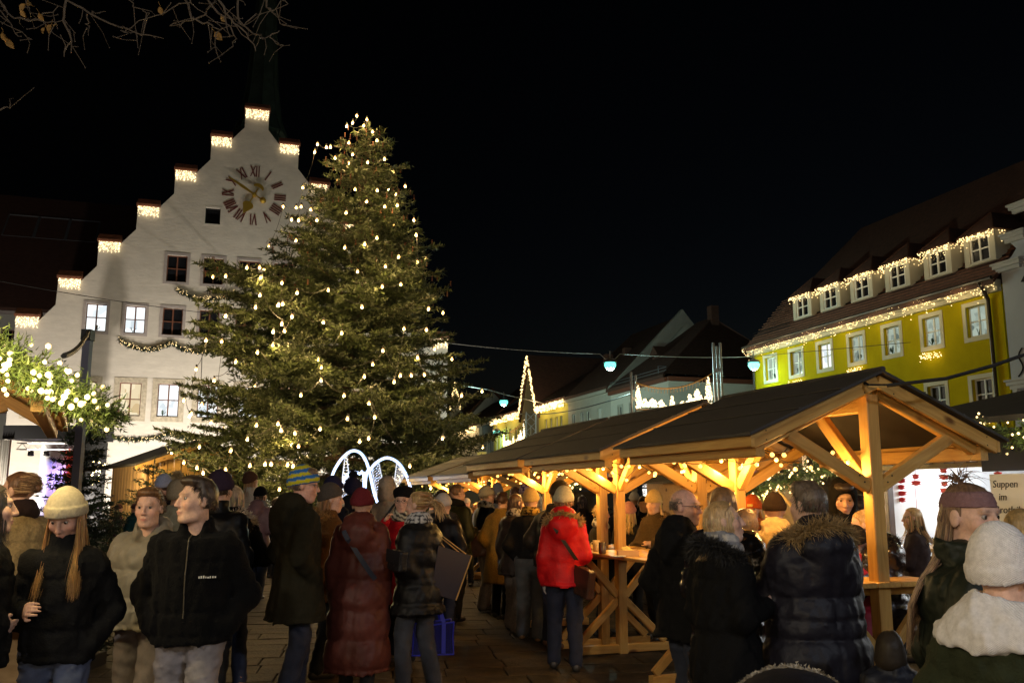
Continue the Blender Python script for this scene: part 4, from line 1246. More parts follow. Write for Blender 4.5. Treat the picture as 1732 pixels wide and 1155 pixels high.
    # fir garlands in swags across the facade
    def swag(x0, x1, z0, sag, label):
        n = 46; V = []; L = []
        mb = MB(); path = []
        for k in range(n + 1):
            t = k / n; z = z0 - sag * 4 * t * (1 - t); path.append(W(x0 + (x1 - x0) * t, -0.12, z))
        mb.tube(path, 0.05, 5)
        o = mb.build('garland', mat('fir_dark', (0.02, 0.03, 0.012), rough=0.7))
        tag(o, label, 'garland', 'fir swags on the town hall')
        P = []; N = []
        for p in path:
            for q in range(7): P.append(p + Vector(r.normal(size=3) * 0.04)); N.append(r.normal(size=3))
        N = np.array(N); N /= np.linalg.norm(N, axis=1, keepdims=True)
        nm = new_obj('needles', fur_mesh('needles', np.array([tuple(p) for p in P]), N, mat('fir_dark', (0.02, 0.03, 0.012)), 0.17, 0.03, 3, r, 0.5), o); nm['kind'] = 'stuff'
        lp = [path[r.integers(0, n + 1)] + Vector((0, 0, 0)) + Vector(r.normal(size=3) * 0.075) + (M.to_3x3() @ Vector((0, -0.12, 0))) for _ in range(70)]
        lo = new_obj('lights', leds_mesh('lights', lp, 0.02, M_LED), o); lo['kind'] = 'stuff'
    swag(-3.5, -0.6, 12.45, 0.42, 'fir swag with lights below the upper window row, beside the tree')
    swag(-0.6, 2.3, 12.4, 0.42, 'fir swag with lights below the upper window row, behind the tree')
    swag(-6.07, -3.6, 9.6, 0.42, 'fir swag with lights below the middle row of windows, farthest left')
    swag(-3.6, -1.0, 9.6, 0.42, 'fir swag with lights below the middle windows, running behind the tree')
    swag(-9.4, -6.95, 4.85, 0.3, 'lowest fir swag with lights, behind the small fir')
    swag(-6.95, -3.4, 4.85, 0.35, 'lowest fir swag with lights, over the wooden hut')
    swag(-3.4, 0.2, 4.85, 0.35, 'lowest fir swag with lights, hidden partly by the big tree')
    # floodlights at the foot of the wall
    fi = mat('floodlight_case', (0.03, 0.03, 0.03), rough=0.5)
    for k, (x, lab) in enumerate(((-11.0, 'at the left corner'), (-5.5, 'near the wooden hut'), (0.5, 'behind the big tree'), (6.5, 'at the right corner'))):
        p = W(x, -6.5, 0.5)
        mb = MB(); mb.box((-0.22, -0.1, -0.16), (0.22, 0.1, 0.16)); mb.bar((-0.26, 0, 0.0), (-0.26, 0, -0.5), 0.04); mb.bar((0.26, 0, 0), (0.26, 0, -0.5), 0.04); mb.bar((-0.26, 0, -0.48), (0.26, 0, -0.48), 0.04)
        mb.M = Matrix.Translation(p) @ Matrix.Rotation(R(17.7), 4, 'Z')
        o = mb.build('floodlight', fi); tag(o, 'low floodlight aimed up the town hall wall, %s' % lab, 'floodlight', 'town hall floodlights')
        spot_light('flood_beam', W(x, -6.3, 0.75), W(x * 0.8, 0, 3.2), (1.0, 0.90, 0.75), (3600, 3000, 2400, 2000)[k], 150, 0.8, 0.12, o)
    return root
TH = town_hall()

# ------------------------------------------------------------------ plain houses
def house(name, label, loc, rz, w, d, eave, ridge, wallm, roofm, wins=(), glass=None, sash=None, surr=None, win=(0.9, 1.4), group=None, gable_front=False, trim=None, hip=0.0, cat='house', bands=()):
    """front along local x (0..w) facing -y"""
    root = thing(name, label, cat, loc, rz, group)
    holes = [(x, z, x + ww, z + hh) for x, z, ww, hh, g in wins]
    ol = [(0, 0), (0, eave), (w / 2, ridge), (w, eave), (w, 0)] if gable_front else [(0, 0), (0, eave), (w, eave), (w, 0)]
    holed_wall(ol, holes, 0.4, 0.2).build('wall', wallm, root, False, False)
    mb = MB()
    mb.box((0.003, 0.4, 0), (0.3, d, eave)); mb.box((w - 0.3, 0.4, 0), (w - 0.003, d, eave)); mb.box((0.003, d, 0), (w - 0.003, d + 0.3, eave))
    if not gable_front:
        for x in (() if hip else (0.02, w - 0.32)):
            mb.add([(x, 0.2, eave), (x, d + 0.2, eave), (x, d / 2, ridge - 0.2), (x + 0.3, 0.2, eave), (x + 0.3, d + 0.2, eave), (x + 0.3, d / 2, ridge - 0.2)], [(0, 2, 1), (3, 4, 5), (0, 3, 5, 2), (2, 5, 4, 1)])
    mb.build('side_wall', wallm, root, False, False)
    mb = MB(); o = 0.35
    if gable_front:
        for sg in (0, 1):
            xe = -o if sg == 0 else w + o; ze = eave - o * (ridge - eave) / (w / 2)
            v = [(xe, -0.25, ze), (w / 2, -0.25, ridge), (w / 2, d + 0.3, ridge), (xe, d + 0.3, ze)]
            mb.add([(a, b, c + 0.22) for a, b, c in v] + [(a, b, c + 0.02) for a, b, c in v], [(0, 1, 2, 3), (7, 6, 5, 4), (0, 4, 5, 1), (1, 5, 6, 2), (2, 6, 7, 3), (3, 7, 4, 0)])
    else:
        sl = (ridge - eave) / (d / 2)
        for sg in (0, 1):
            ye = -o if sg == 0 else d + o; ze = eave - o * sl * 0.3
            hx = hip
            v = [(-o * 0.3, ye, ze), (w + o * 0.3, ye, ze), (w + o * 0.3 - hx, d / 2, ridge), (-o * 0.3 + hx, d / 2, ridge)]
            mb.add([(a, b, c + 0.25) for a, b, c in v] + [(a, b, c + 0.03) for a, b, c in v], [(0, 1, 2, 3), (7, 6, 5, 4), (0, 4, 5, 1), (1, 5, 6, 2), (2, 6, 7, 3), (3, 7, 4, 0)])
        if hip:
            for sx in (0, 1):
                xe = -o * 0.3 if sx == 0 else w + o * 0.3; xr = hx if sx == 0 else w - hx
                mb.add([(xe, -o, eave + 0.2), (xe, d + o, eave + 0.2), (xr, d / 2, ridge + 0.25)], [(0, 1, 2), (2, 1, 0)])
    mb.build('roof', roofm, root, False, False)
    for x, z, ww, hh, g in wins:
        window(root, x, z, ww, hh, 0, g or glass or M_GLASSD, sash or M_SASHW, surr or wallm, 0.12, 0.16, (1, 1), 0.025)
    if trim is not None:
        mb = MB(); mb.box((-0.05, -0.22, eave - 0.28), (w + 0.05, -0.003, eave - 0.02)); mb.build('cornice', trim, root, False, False)
    return root

# ------------------------------------------------------------------ yellow house with dormers (front runs along local x from far corner to near corner)
YD = math.atan2(-0.95266, 0.30403)     # direction far -> near
def yellow_house():
    root = thing('yellow_house', 'yellow house with six lit dormers and white window surrounds', 'house', (13.10, 48.8, 0), YD)
    mw = mat('yellow_render', (0.50, 0.40, 0.004), rough=0.95, spec=0.1, var=0.13, vscale=0.7, bump=0.15, bscale=30)
    ms = mat('cream_surround', (0.62, 0.58, 0.42), rough=0.7)
    L = 16.75
    tx = [1.12, 3.37, 5.66, 7.95, 10.27, 12.58, 14.9]
    lit = [M_LITG, M_LITG, M_LITC, M_LITG, M_LITG, M_LITG, M_LITG]
    holes = []; ws = []
    for i, x in enumerate(tx):
        ws.append((x + 0.1, 7.68, 0.96, 1.2, lit[i])); ws.append((x + 0.1, 4.86, 0.96, 1.2, M_GLASSD)); ws.append((x + 0.1, 1.6, 1.0, 1.6, M_GLASSD))
    holes = [(x, z, x + w, z + h) for x, z, w, h, g in ws]
    holed_wall([(0, 0), (0, 9.45), (L, 9.45), (L, 0)], holes, 0.4, 0.22).build('wall', mw, root, False, False)
    for x, z, w, h, g in ws: window(root, x, z, w, h, 0, g, M_SASHW, ms, 0.17, 0.2, (1, 1), 0.025, plants=(g is M_LITG))
    mb = MB(); mb.box((0.003, 0.4, 0), (0.3, 11, 9.4)); mb.box((L - 0.3, 0.4, 0), (L - 0.003, 11, 9.4)); mb.box((0.31, 10.7, 0), (L - 0.31, 11, 9.4)); mb.build('side_wall', mw, root, False, False)
    mb = MB(); mb.prism([(0, 0)] and [(-0.02, 9.36), (L + 0.02, 9.36), (L + 0.02, 9.62), (-0.02, 9.62)], -0.32, -0.003); mb.box((-0.02, -0.2, 9.18), (L + 0.02, -0.003, 9.36)); mb.build('cornice', ms, root, False, False)
    # roof: steep, with courses of tiles real near the eave
    mb = MB(); z0, z1, yr = 9.62, 16.2, 5.6
    v = [(-0.1, -0.45, z0), (L + 0.1, -0.45, z0), (L + 0.1, yr, z1), (2.6, yr, z1)]
    mb.add([(a, b, c) for a, b, c in v] + [(a, b, c - 0.22) for a, b, c in v], [(0, 1, 2, 3), (7, 6, 5, 4), (0, 4, 5, 1), (1, 5, 6, 2), (2, 6, 7, 3), (3, 7, 4, 0)])
    v2 = [(L + 0.1, 11.4, z0), (-0.1, 11.4, z0), (2.6, yr, z1), (L + 0.1, yr, z1)]
    mb.add(v2, [(0, 1, 2, 3)]); mb.add([(-0.1, -0.45, z0), (-0.1, 11.4, z0), (2.6, yr, z1)], [(2, 1, 0), (0, 1, 2)])
    roof = mb.build('roof', M_TILE2, root, False, False)
    sl = (z1 - z0) / (yr + 0.45)
    mb = MB(); n = 17
    for k in range(n):     # stepped tile courses
        y = -0.45 + k * 0.155; z = z0 + (y + 0.45) * sl
        xs = np.arange(0.05, L, 0.21)
        for i, x in enumerate(xs):
            mb.box((x + (k % 2) * 0.1, y - 0.01, z + 0.004), (x + 0.195 + (k % 2) * 0.1, y + 0.02, z + 0.05))
    to = mb.build('tiles', M_TILE, roof, False, False); to['kind'] = 'stuff'
    mb = MB(); mb.tube([(-0.1, -0.52, 9.64), (L + 0.1, -0.52, 9.64)], 0.075, 8); mb.build('gutter', mat('brown_gutter', (0.03, 0.02, 0.015), rough=0.4), root, False, False)
    mb = MB(); mb.tube([(L - 0.52, -0.5, 9.6), (L - 0.52, -0.3, 9.3), (L - 0.52, -0.12, 8.95), (L - 0.52, -0.12, 0)], 0.07, 8); mb.build('downpipe', MATS['brown_gutter'], root, False, False)
    mb = MB(); mb.tube([(0.25, -0.3, 9.3), (0.28, -0.12, 8.9), (0.28, -0.12, 0)], 0.06, 8); mb.build('downpipe', MATS['brown_gutter'], root, False, False)
    mb = MB()      # snow guard rail
    for zz in (0.25, 0.4): mb.tube([(0, 0.12, z0 + 0.57 * sl + zz - 0.2), (3.4, 0.12, z0 + 0.57 * sl + zz - 0.2)], 0.02, 4)
    mb.tube([(3.4, 0.35, z0 + 0.8 * sl + 0.1), (L, 0.35, z0 + 0.8 * sl + 0.1)], 0.03, 4)
    mb.build('snow_guard', M_IRON, root, False, False)
    dm = mat('dormer_cream', (0.55, 0.52, 0.42), rough=0.8)
    Mr = wm(root); W = lambda x, y, z: Mr @ Vector((x, y, z))
    r = np.random.default_rng(12)
    dx = [3.85, 6.05, 8.30, 10.62, 12.95, 15.12]
    for i, x in enumerate(dx):
        w = 1.5; zb, zt = 10.45, 11.62; yf = 0.05; yb = (zt - z0) / sl - 0.3
        do = bpy.data.objects.new('dormer', None); COL.objects.link(do); set_parent(do, root, False)
        mb = MB()
        mb.box((x, yf, zb), (x + 0.26, yf + 0.12, zt)); mb.box((x + w - 0.26, yf, zb), (x + w, yf + 0.12, zt)); mb.box((x + 0.26, yf, zt - 0.12), (x + w - 0.26, yf + 0.12, zt)); mb.box((x + 0.26, yf, zb), (x + w - 0.26, yf + 0.12, zb + 0.08))
        for xx in (x, x + w - 0.05):
            mb.add([(xx, yf + 0.12, zb), (xx, yf + 0.12, zt), (xx, yb + 0.6, zt), (xx + 0.05, yf + 0.12, zb), (xx + 0.05, yf + 0.12, zt), (xx + 0.05, yb + 0.6, zt)], [(0, 1, 2), (5, 4, 3), (0, 3, 4, 1), (1, 4, 5, 2), (2, 5, 3, 0)])
        mb.build('cheek', dm, do, False, False)
        s = MB(); a0, a1, b0, b1 = x + 0.28, x + w - 0.28, zb + 0.08, zt - 0.12
        for xx in (a0, (a0 + a1) / 2 - 0.04, a1 - 0.06): s.box((xx, yf + 0.03, b0), (xx + 0.075, yf + 0.08, b1))
        for zz in (b0, (b0 + b1) / 2 - 0.02, b1 - 0.06): s.box((a0, yf + 0.036, zz), (a1, yf + 0.074, zz + 0.05))
        s.build('sash', M_SASHW, do, False, False)
        g = MB(); g.box((a0, yf + 0.09, b0), (a1, yf + 0.1, b1)); g.build('pane', M_GLASSD, do, False, False)
        rf = MB(); e = 0.16; ap = (x + w / 2, yf + 0.75, zt + 0.95); bk = (x + w / 2, yb + 1.7, zt + 0.95)
        q = [(x - e, yf - e, zt), (x + w + e, yf - e, zt), (x + w + e, yb + 1.0, zt), (x - e, yb + 1.0, zt)]
        rf.add(q + [ap, bk], [(0, 1, 4), (1, 2, 5, 4), (3, 0, 4, 5), (3, 2, 1, 0)])
        rf.tube([q[0], ap], 0.04, 5); rf.tube([q[1], ap], 0.04, 5)
        rf.build('dormer_roof', M_TILE2, do, False, False)
        def pts(n, x=x):
            P = []
            for _ in range(n):
                u = r.uniform(0, 1)
                if u < 0.8: P.append(W(x - 0.12 + u / 0.8 * 1.75, yf - 0.16 - r.uniform(0, 0.05), zt - 0.02 - abs(r.normal()) * 0.15))
                else: P.append(W(x + w + 0.12, yf - 0.1 + (u - 0.8) * 4, zt - 0.02 - abs(r.normal()) * 0.15))
            return P
        lab = ['first dormer from the far corner', 'second dormer from the far corner', 'third dormer from the far corner', 'third dormer from the near end', 'second dormer from the near end', 'dormer next to the pale gabled house'][i]
        icicle_light('warm lights under the eave of the %s' % lab, pts, 95, 0.026, 'light strings on the dormers', M_LED, 6, (1, 0.75, 0.42), [W(x + w / 2, yf - 0.55, zt - 0.15)])
    def pts(n):
        P = []
        for _ in range(n):
            x = r.uniform(-0.35, L + 0.1); P.append(W(x, -0.36 - r.uniform(0, 0.08), 9.58 - abs(r.normal()) * 0.2 * (1 + 0.5 * math.sin(x * 5.2))))
        return P
    icicle_light('long icicle light string along the eave of the yellow house', pts, 760, 0.026, None, M_LED, 17, (1, 0.72, 0.34), [W(x, -1.0, 9.2) for x in (0.8, 3.2, 5.6, 8.0, 10.4, 12.8, 15.2)])
    for k, (x, z, lab) in enumerate(((3.37, 7.42, 'second upper window'), (7.95, 7.42, 'fourth upper window'), (12.58, 7.42, 'sixth upper window'), (14.9, 4.6, 'lower window by the downpipe'))):
        def pts(n, x=x, z=z): return [W(x + 0.0 + r.uniform(0, 1.15), -0.12 - r.uniform(0, 0.08), z - r.uniform(0, 0.22) - 0.12 * r.random() ** 2) for _ in range(n)]
        icicle_light('light net below the %s of the yellow house' % lab, pts, 62, 0.024, 'light nets below the yellow house windows', M_LED, 5, (1, 0.72, 0.38), [W(x + 0.55, -0.5, z - 0.1)])
    return root
YH = yellow_house()

# ------------------------------------------------------------------ pale gabled house on the right edge
def pale_house():
    M0 = Matrix.Translation((13.10, 48.8, 0)) @ Matrix.Rotation(YD, 4, 'Z')
    p = M0 @ Vector((16.95, -0.12, 0))
    root = thing('gabled_house', 'pale blue house with scrolled white gable at right edge', 'house', p, YD)
    mw = mat('pale_blue_render', (0.50, 0.54, 0.60), rough=0.85, var=0.05, vscale=1.0); mt = mat('white_stucco', (0.60, 0.60, 0.58), rough=0.8)
    sq = lambda z: z if z < 10.2 else 10.0 + (z - 10.3) * 0.5
    ol = [(0, 0), (0, 10.4), (0.5, 10.9), (0.75, 11.4), (0.55, 11.9), (0.7, 12.5), (1.5, 12.9), (1.75, 13.7), (1.6, 14.3), (2.2, 15.2), (3.0, 15.8), (3.3, 16.8), (4.2, 17.6), (5.1, 16.8), (5.4, 15.8), (6.2, 15.2), (6.8, 14.3), (6.7, 13.7), (6.9, 12.9), (7.8, 12.5), (8.0, 11.4), (8.4, 10.4), (8.4, 0)]
    ol = [(x, sq(z)) for x, z in ol]
    ws = [(2.0, 6.6, 1.0, 1.9), (4.9, 6.6, 1.0, 1.9), (2.0, 3.0, 1.0, 1.8), (4.9, 3.0, 1.0, 1.8), (3.4, 10.6, 1.2, 1.3)]
    holed_wall(ol, [(x, z, x + w, z + h) for x, z, w, h in ws], 0.5, 0.2).build('wall', mw, root, False, False)
    for x, z, w, h in ws: window(root, x, z, w, h, 0, M_GLASSD, M_SASHW, mt, 0.18, 0.18, (1, 1), 0.05)
    mb = MB()
    for z, x0, x1 in ((9.95, -0.2, 1.0), (10.95, 0.3, 1.3), (11.95, 0.75, 2.2), (5.6, -0.05, 8.4), (8.95, 1.4, 7.0)):
        mb.box((x0, -0.22, z), (x1, -0.003, z + 0.13)); mb.box((x0 + 0.08, -0.14, z - 0.14), (x1 - 0.08, -0.004, z - 0.003)); mb.box((x0 - 0.05, -0.28, z + 0.133), (x1 + 0.05, -0.002, z + 0.2))
    for x in (1.55, 3.3, 4.6, 6.4): mb.box((x, -0.13, 5.82), (x + 0.3, -0.005, 8.8))
    for x in np.arange(0.2, 8.2, 0.5): mb.box((x, -0.17, 5.32), (x + 0.16, -0.005, 5.45))
    mb.build('stucco_trim', mt, root, False, False)['kind'] = 'stuff'
    mb = MB(); mb.add([(1.2, -0.45, 9.16), (7.2, -0.45, 9.16), (7.2, -0.003, 9.16), (1.2, -0.003, 9.16), (1.5, -0.003, 9.95), (6.9, -0.003, 9.95), (1.5, -0.12, 9.95), (6.9, -0.12, 9.95)], [(0, 1, 7, 6), (6, 7, 5, 4), (0, 6, 4, 3), (1, 2, 5, 7), (0, 3, 2, 1)])
    mb.build('canopy', mat('slate', (0.03, 0.035, 0.045), rough=0.5), root, False, False)
    mb = MB(); t = np.linspace(0, 1, 14)
    mb.tube([(0.35 + 0.35 * math.sin(a * 6) * 0.4 + a * 0.3, -0.03, 5.9 + a * 1.0) for a in t], 0.03, 5); mb.build('ironwork', M_IRON, root, False, False)
    mb = MB(); mb.box((0.004, 0.5, 0), (0.4, 10, 10.3)); mb.add([(0.05, 0.4, 10.3), (4.2, 0.4, 13.2), (8.3, 0.4, 10.3), (0.05, 10, 10.3), (4.2, 10, 13.2), (8.3, 10, 10.3)], [(0, 3, 4, 1), (1, 4, 5, 2), (3, 5, 4)]); mb.build('roof', M_ROOF, root, False, False)
pale_house()

# ------------------------------------------------------------------ street row beyond
def along(Y, off=0.0):
    s = (48.8 - Y) / 0.95266
    return Vector((13.10 + 0.30403 * s + 0.95266 * off, Y + 0.30403 * off, 0))
def street():
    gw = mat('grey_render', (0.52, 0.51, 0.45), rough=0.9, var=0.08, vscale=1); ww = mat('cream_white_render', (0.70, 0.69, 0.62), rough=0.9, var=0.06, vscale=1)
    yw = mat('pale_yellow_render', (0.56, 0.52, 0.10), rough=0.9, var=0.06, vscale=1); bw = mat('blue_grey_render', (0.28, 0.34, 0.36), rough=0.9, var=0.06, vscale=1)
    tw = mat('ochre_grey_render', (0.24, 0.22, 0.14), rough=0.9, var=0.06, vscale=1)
    rd = mat('red_eave', (0.20, 0.06, 0.03), rough=0.7)
    r = np.random.default_rng(31)
    def row(Y0, Y1): return along(Y1), (Y1 - Y0) / 0.95266
    # corner house: street front and the front that faces the square
    p, L = row(58.3, 66.9)
    h = house('corner_house', 'white corner house with dark roof and red eave line', p, YD, L, 11, 9.3, 14.0, ww, M_ROOF, [(x, z, 0.75, 1.5, None) for x in (1.3, 3.3, 6.0) for z in (6.6, 3.2)], surr=gw, trim=rd, hip=3.5)
    q = h.matrix_basis @ Vector((L, 0, 0))
    Mi = h.matrix_basis
    mb = MB(); mb.box((L - 0.002, -0.02, 0), (L + 0.2, 11.6, 9.3)); wo = mb.build('end_wall', ww, h, False, False)
    mb = MB(); mb.box((L + 0.2, -0.1, 9.02), (L + 0.42, 11.7, 9.3)); mb.build('eave_band', rd, h, False, False)
    mb = MB(); mb.box((L + 0.2, 8.3, 7.0), (L + 0.26, 9.7, 8.5)); mb.build('window', M_SASHB, h, False, False)
    mb = MB(); mb.box((L + 0.2, 2.0, 6.6), (L + 0.25, 2.8, 8.1)); mb.build('window', M_GLASSD, h, False, False)
    mb = MB()
    for k in range(12): mb.bar((L - 1 + 0.0, -0.1 + k, 9.6), (L - 1, -0.1 + k, 10.15), 0.05)
    mb.bar((L - 1, 0, 10.15), (L - 1, 11, 10.15), 0.05); mb.bar((0, -0.05, 9.75), (L, -0.05, 9.75), 0.04); mb.bar((0, -0.05, 9.95), (L, -0.05, 9.95), 0.04)
    mb.build('snow_guard', M_STEEL, h, False, False)
    mb = MB(); mb.box((3.0, 2.0, 10.6), (4.1, 4.4, 11.6)); mb.add([(2.9, 1.8, 11.6), (4.2, 1.8, 11.6), (3.55, 1.8, 12.3), (2.9, 4.8, 11.6), (4.2, 4.8, 11.6), (3.55, 4.8, 12.3)], [(0, 1, 2), (0, 2, 5, 3), (1, 4, 5, 2)]); mb.build('dormer', M_ROOF, h, False, False)
    mb = MB(); mb.box((L - 3.6, 5.2, 13.2), (L - 3.0, 5.8, 15.0)); mb.build('chimney', M_ROOF, h, False, False)
    # grey house with a tall pale party gable
    p, L = row(66.9, 75.2)
    h = house('grey_house', 'grey house beside the white corner house, with roller blinds', p, YD, L, 12, 9.6, 15.2, gw, M_ROOF, [(x, z, 0.8, 1.6, g) for x, z, g in ((0.9, 6.7, None), (2.7, 6.7, None), (3.9, 6.7, None), (6.2, 6.7, M_SASHW), (0.9, 3.2, None), (3.3, 3.2, None))], trim=gw)
    mb = MB(); mb.add([(L, -0.3, 9.5), (L, 6, 15.9), (L, 7.6, 14.0), (L, 6.0, 14.6), (L, 1.2, 9.5)], [(0, 1, 2, 3, 4), (4, 3, 2, 1, 0)]); mb.add([(L + 0.35, -0.3, 9.5), (L + 0.35, 6, 15.9), (L + 0.35, 7.6, 14.0), (L + 0.35, 6.0, 14.6), (L + 0.35, 1.2, 9.5)], [(0, 1, 2, 3, 4), (4, 3, 2, 1, 0)])
    mb.add([(L, -0.3, 9.5), (L, 6, 15.9), (L + 0.35, 6, 15.9), (L + 0.35, -0.3, 9.5)], [(0, 1, 2, 3), (3, 2, 1, 0)]); mb.build('party_gable', ww, h, False, False)
    mb = MB(); mb.box((2.0, 2.4, 11.5), (2.6, 3.0, 13.2)); mb.box((4.4, 3.0, 12.0), (4.9, 3.6, 13.4)); mb.build('chimney', M_ROOF, h, False, False)
    Mh = h.matrix_basis; 
    for k, x in enumerate((0.7, 2.6)):
        def pts(n): return [Mh @ Vector((x + r.uniform(0, 1.2), -0.2, 6.3 - r.uniform(0, 0.9))) for _ in range(n)]
        icicle_light(['square light net below the farther window of the grey house', 'square light net below the nearer window of the grey house'][k], pts, 60, 0.045, 'light nets on the grey house', M_LED)
    # yellow terrace, tower gable, second yellow terrace and more fronts to the far end
    specs = [(75.2, 82.2, 'terrace_house', 'yellow terrace with tall dark windows right of the lit pointed gable', yw, 9.7, 12.6, [(x, 5.5, 0.62, 2.9, None) for x in (1.6, 2.9, 4.3, 5.4)], True),
             (82.2, 86.8, 'tower_house', 'narrow ochre house with steep gable outlined in lights', tw, 9.4, 14.6, [(2.1, 6.4, 0.8, 1.8, None)], False),
             (86.8, 96.0, 'terrace_house', 'yellow terrace left of the lit pointed gable', yw, 9.7, 12.4, [(x, 5.7, 0.7, 2.6, None) for x in (0.9, 2.2, 4.2, 5.5, 7.4, 8.5)], True),
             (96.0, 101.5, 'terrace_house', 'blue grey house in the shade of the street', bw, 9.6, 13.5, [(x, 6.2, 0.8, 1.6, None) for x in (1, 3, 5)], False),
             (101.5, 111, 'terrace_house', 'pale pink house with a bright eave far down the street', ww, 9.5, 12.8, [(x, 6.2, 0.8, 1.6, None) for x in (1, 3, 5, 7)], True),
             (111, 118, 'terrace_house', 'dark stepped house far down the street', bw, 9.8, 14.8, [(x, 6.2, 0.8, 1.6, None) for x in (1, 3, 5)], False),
             (118, 130, 'terrace_house', 'last pale house with light strings at the far street end', ww, 9.5, 12.8, [(x, 6.2, 0.8, 1.6, None) for x in (1, 3, 5, 7, 9)], True)]
    for Y0, Y1, nm, lab, wm_, ev, rg, ws, lights in specs:
        p, L = row(Y0, Y1)
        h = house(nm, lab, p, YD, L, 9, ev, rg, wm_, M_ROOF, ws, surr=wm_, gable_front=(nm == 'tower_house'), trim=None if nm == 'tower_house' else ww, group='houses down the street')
        Mh = h.matrix_basis
        if lights:
            def pts(n): return [Mh @ Vector((r.uniform(0.1, L - 0.1), -0.4, ev - 0.05 - r.uniform(0, 0.62))) for _ in range(n)]
            icicle_light('eave light strip on the %s' % lab.replace('with tall dark windows ', '').replace('with light strings ', '').replace('with a bright eave ', ''), pts, 200, 0.075, 'eave light strips down the street', M_LED, 120, WARM, [Mh @ Vector((L * f, -1.6, ev - 0.6)) for f in (0.25, 0.75)])
        if nm == 'tower_house':
            def pts(n):
                P = []
                for k in range(n):
                    t = r.random(); sg = r.choice((-1, 1)); P.append(Mh @ Vector((L / 2 + sg * (L / 2 + 0.25) * (1 - t), -0.35, ev - 0.4 + (rg - ev + 0.5) * t)) + Vector(r.normal(size=3) * 0.05))
                return P
            icicle_light('pointed outline of lights on the steep gable', pts, 240, 0.07, None, M_LED)
    # far church-like point of lights and far end of the street
    h = house('end_house', 'dark house closing the far end of the street', (-20, 138, 0), R(4), 26, 10, 9.0, 14, bw, M_ROOF, [(x, 6, 0.9, 1.6, None) for x in (4, 8, 12, 16, 20)])
    def pts(n): return [Vector((-8.2 + sg * 0.75 * (1 - t), 130, 14.0 + 3.8 * t)) + Vector(r.normal(size=3) * 0.06) for t, sg in zip(r.random(n), r.choice((-1, 1), n))]
    icicle_light('tiny distant spire of lights seen right of the tree', pts, 90, 0.1, None, M_LED)
    mb = MB(); mb.lathe([(0.9, 0), (0.9, 14), (0.05, 18.2)], (-8.2, 131.2, 0), 8); tag(mb.build('spire', bw), 'slim distant spire behind the light outline', 'spire')
    # house left of the town hall
    p = at(-90, 700, 62)
    h = house('neighbour_house', 'grey house with dark roof and skylights left of the town hall', (-46, 53.5, 0), R(17.7), 22.5, 16, 13.6, 23.5, mat('dim_render', (0.42, 0.41, 0.38), rough=0.9, var=0.05), M_ROOF, [(x, z, 1.2, 1.7, None) for x in (3, 7, 10.3, 13.6, 16.6, 19.6) for z in (10.6, 6.9, 3.0)], surr=M_SURR, sash=M_SASHB, trim=M_SURR)
    mb = MB(); sl = (23.5 - 13.6) / 8
    for k in range(3):
        x = 12.0 + k * 2.05; y0, y1 = 4.75, 6.4
        z = lambda y: 13.6 + y * sl + 0.3
        for a, b in (((x, y0), (x + 1.95, y0)), ((x, y1), (x + 1.95, y1)), ((x, y0), (x, y1)), ((x + 1.95, y0), (x + 1.95, y1))):
            mb.bar((a[0], a[1], z(a[1])), (b[0], b[1], z(b[1])), 0.1)
    so = mb.build('skylight', M_STEEL, h, False, False)
    mb = MB(); mb.add([(12.0, 4.75, 13.6 + 4.75 * sl + 0.31), (18.0, 4.75, 13.6 + 4.75 * sl + 0.31), (18.0, 6.4, 13.6 + 6.4 * sl + 0.31), (12.0, 6.4, 13.6 + 6.4 * sl + 0.31)], [(0, 1, 2, 3)]); mb.build('pane', M_GLASSD, so, False, False)
    # small house top seen past the yellow house
    house('back_house', 'small gable peeping over the roof at the yellow house far corner', (17.5, 58, 0), YD, 4, 6, 10.5, 13.2, ww, M_ROOF, (), gable_front=True)
street()

# ------------------------------------------------------------------ street lamps on span wires
TEAL = (0.30, 1.0, 0.80)
M_TEAL = mat('mercury_lamp', (0.8, 1, 0.95), emis=(0.15, 1.0, 0.80), estr=1.6)
def street_lamp(label, P, watts, r=0.30, hang=0.35, wire=True):
    root = thing('street_lamp', label, 'street lamp', P, 0, 'lamps hung over the street')
    mb = MB(); mb.lathe([(0.001, -r), (r * 0.6, -r * 0.82), (r * 0.95, -r * 0.25), (r, 0.0), (r * 0.8, r * 0.5), (r * 0.3, r * 0.8)], P, 18); mb.build('globe', M_TEAL, root, True)
    mb = MB(); mb.lathe([(r * 1.15, r * 0.35), (r * 0.9, r * 0.75), (r * 0.3, r * 1.0), (0.03, r * 1.2), (0.03, r * 1.2 + hang)], P, 16); mb.build('hood', M_STEEL, root, True)
    point_light('lamp_light', P - Vector((0, 0, r + 0.06)), (0.62, 1.0, 0.86), watts * 0.55, 0.1, root)
    return root
def wire(label, pts, r=0.012, m=None, cat='wire', group='span wires'):
    mb = MB(); mb.tube(pts, r, 5); return tag(mb.build('span_wire' if cat == 'wire' else 'cable', m or M_WIRE), label, cat, group)
def sagged(a, b, sag, n=14):
    a, b = Vector(a), Vector(b); return [a.lerp(b, i / n) - Vector((0, 0, sag * 4 * (i / n) * (1 - i / n))) for i in range(n + 1)]
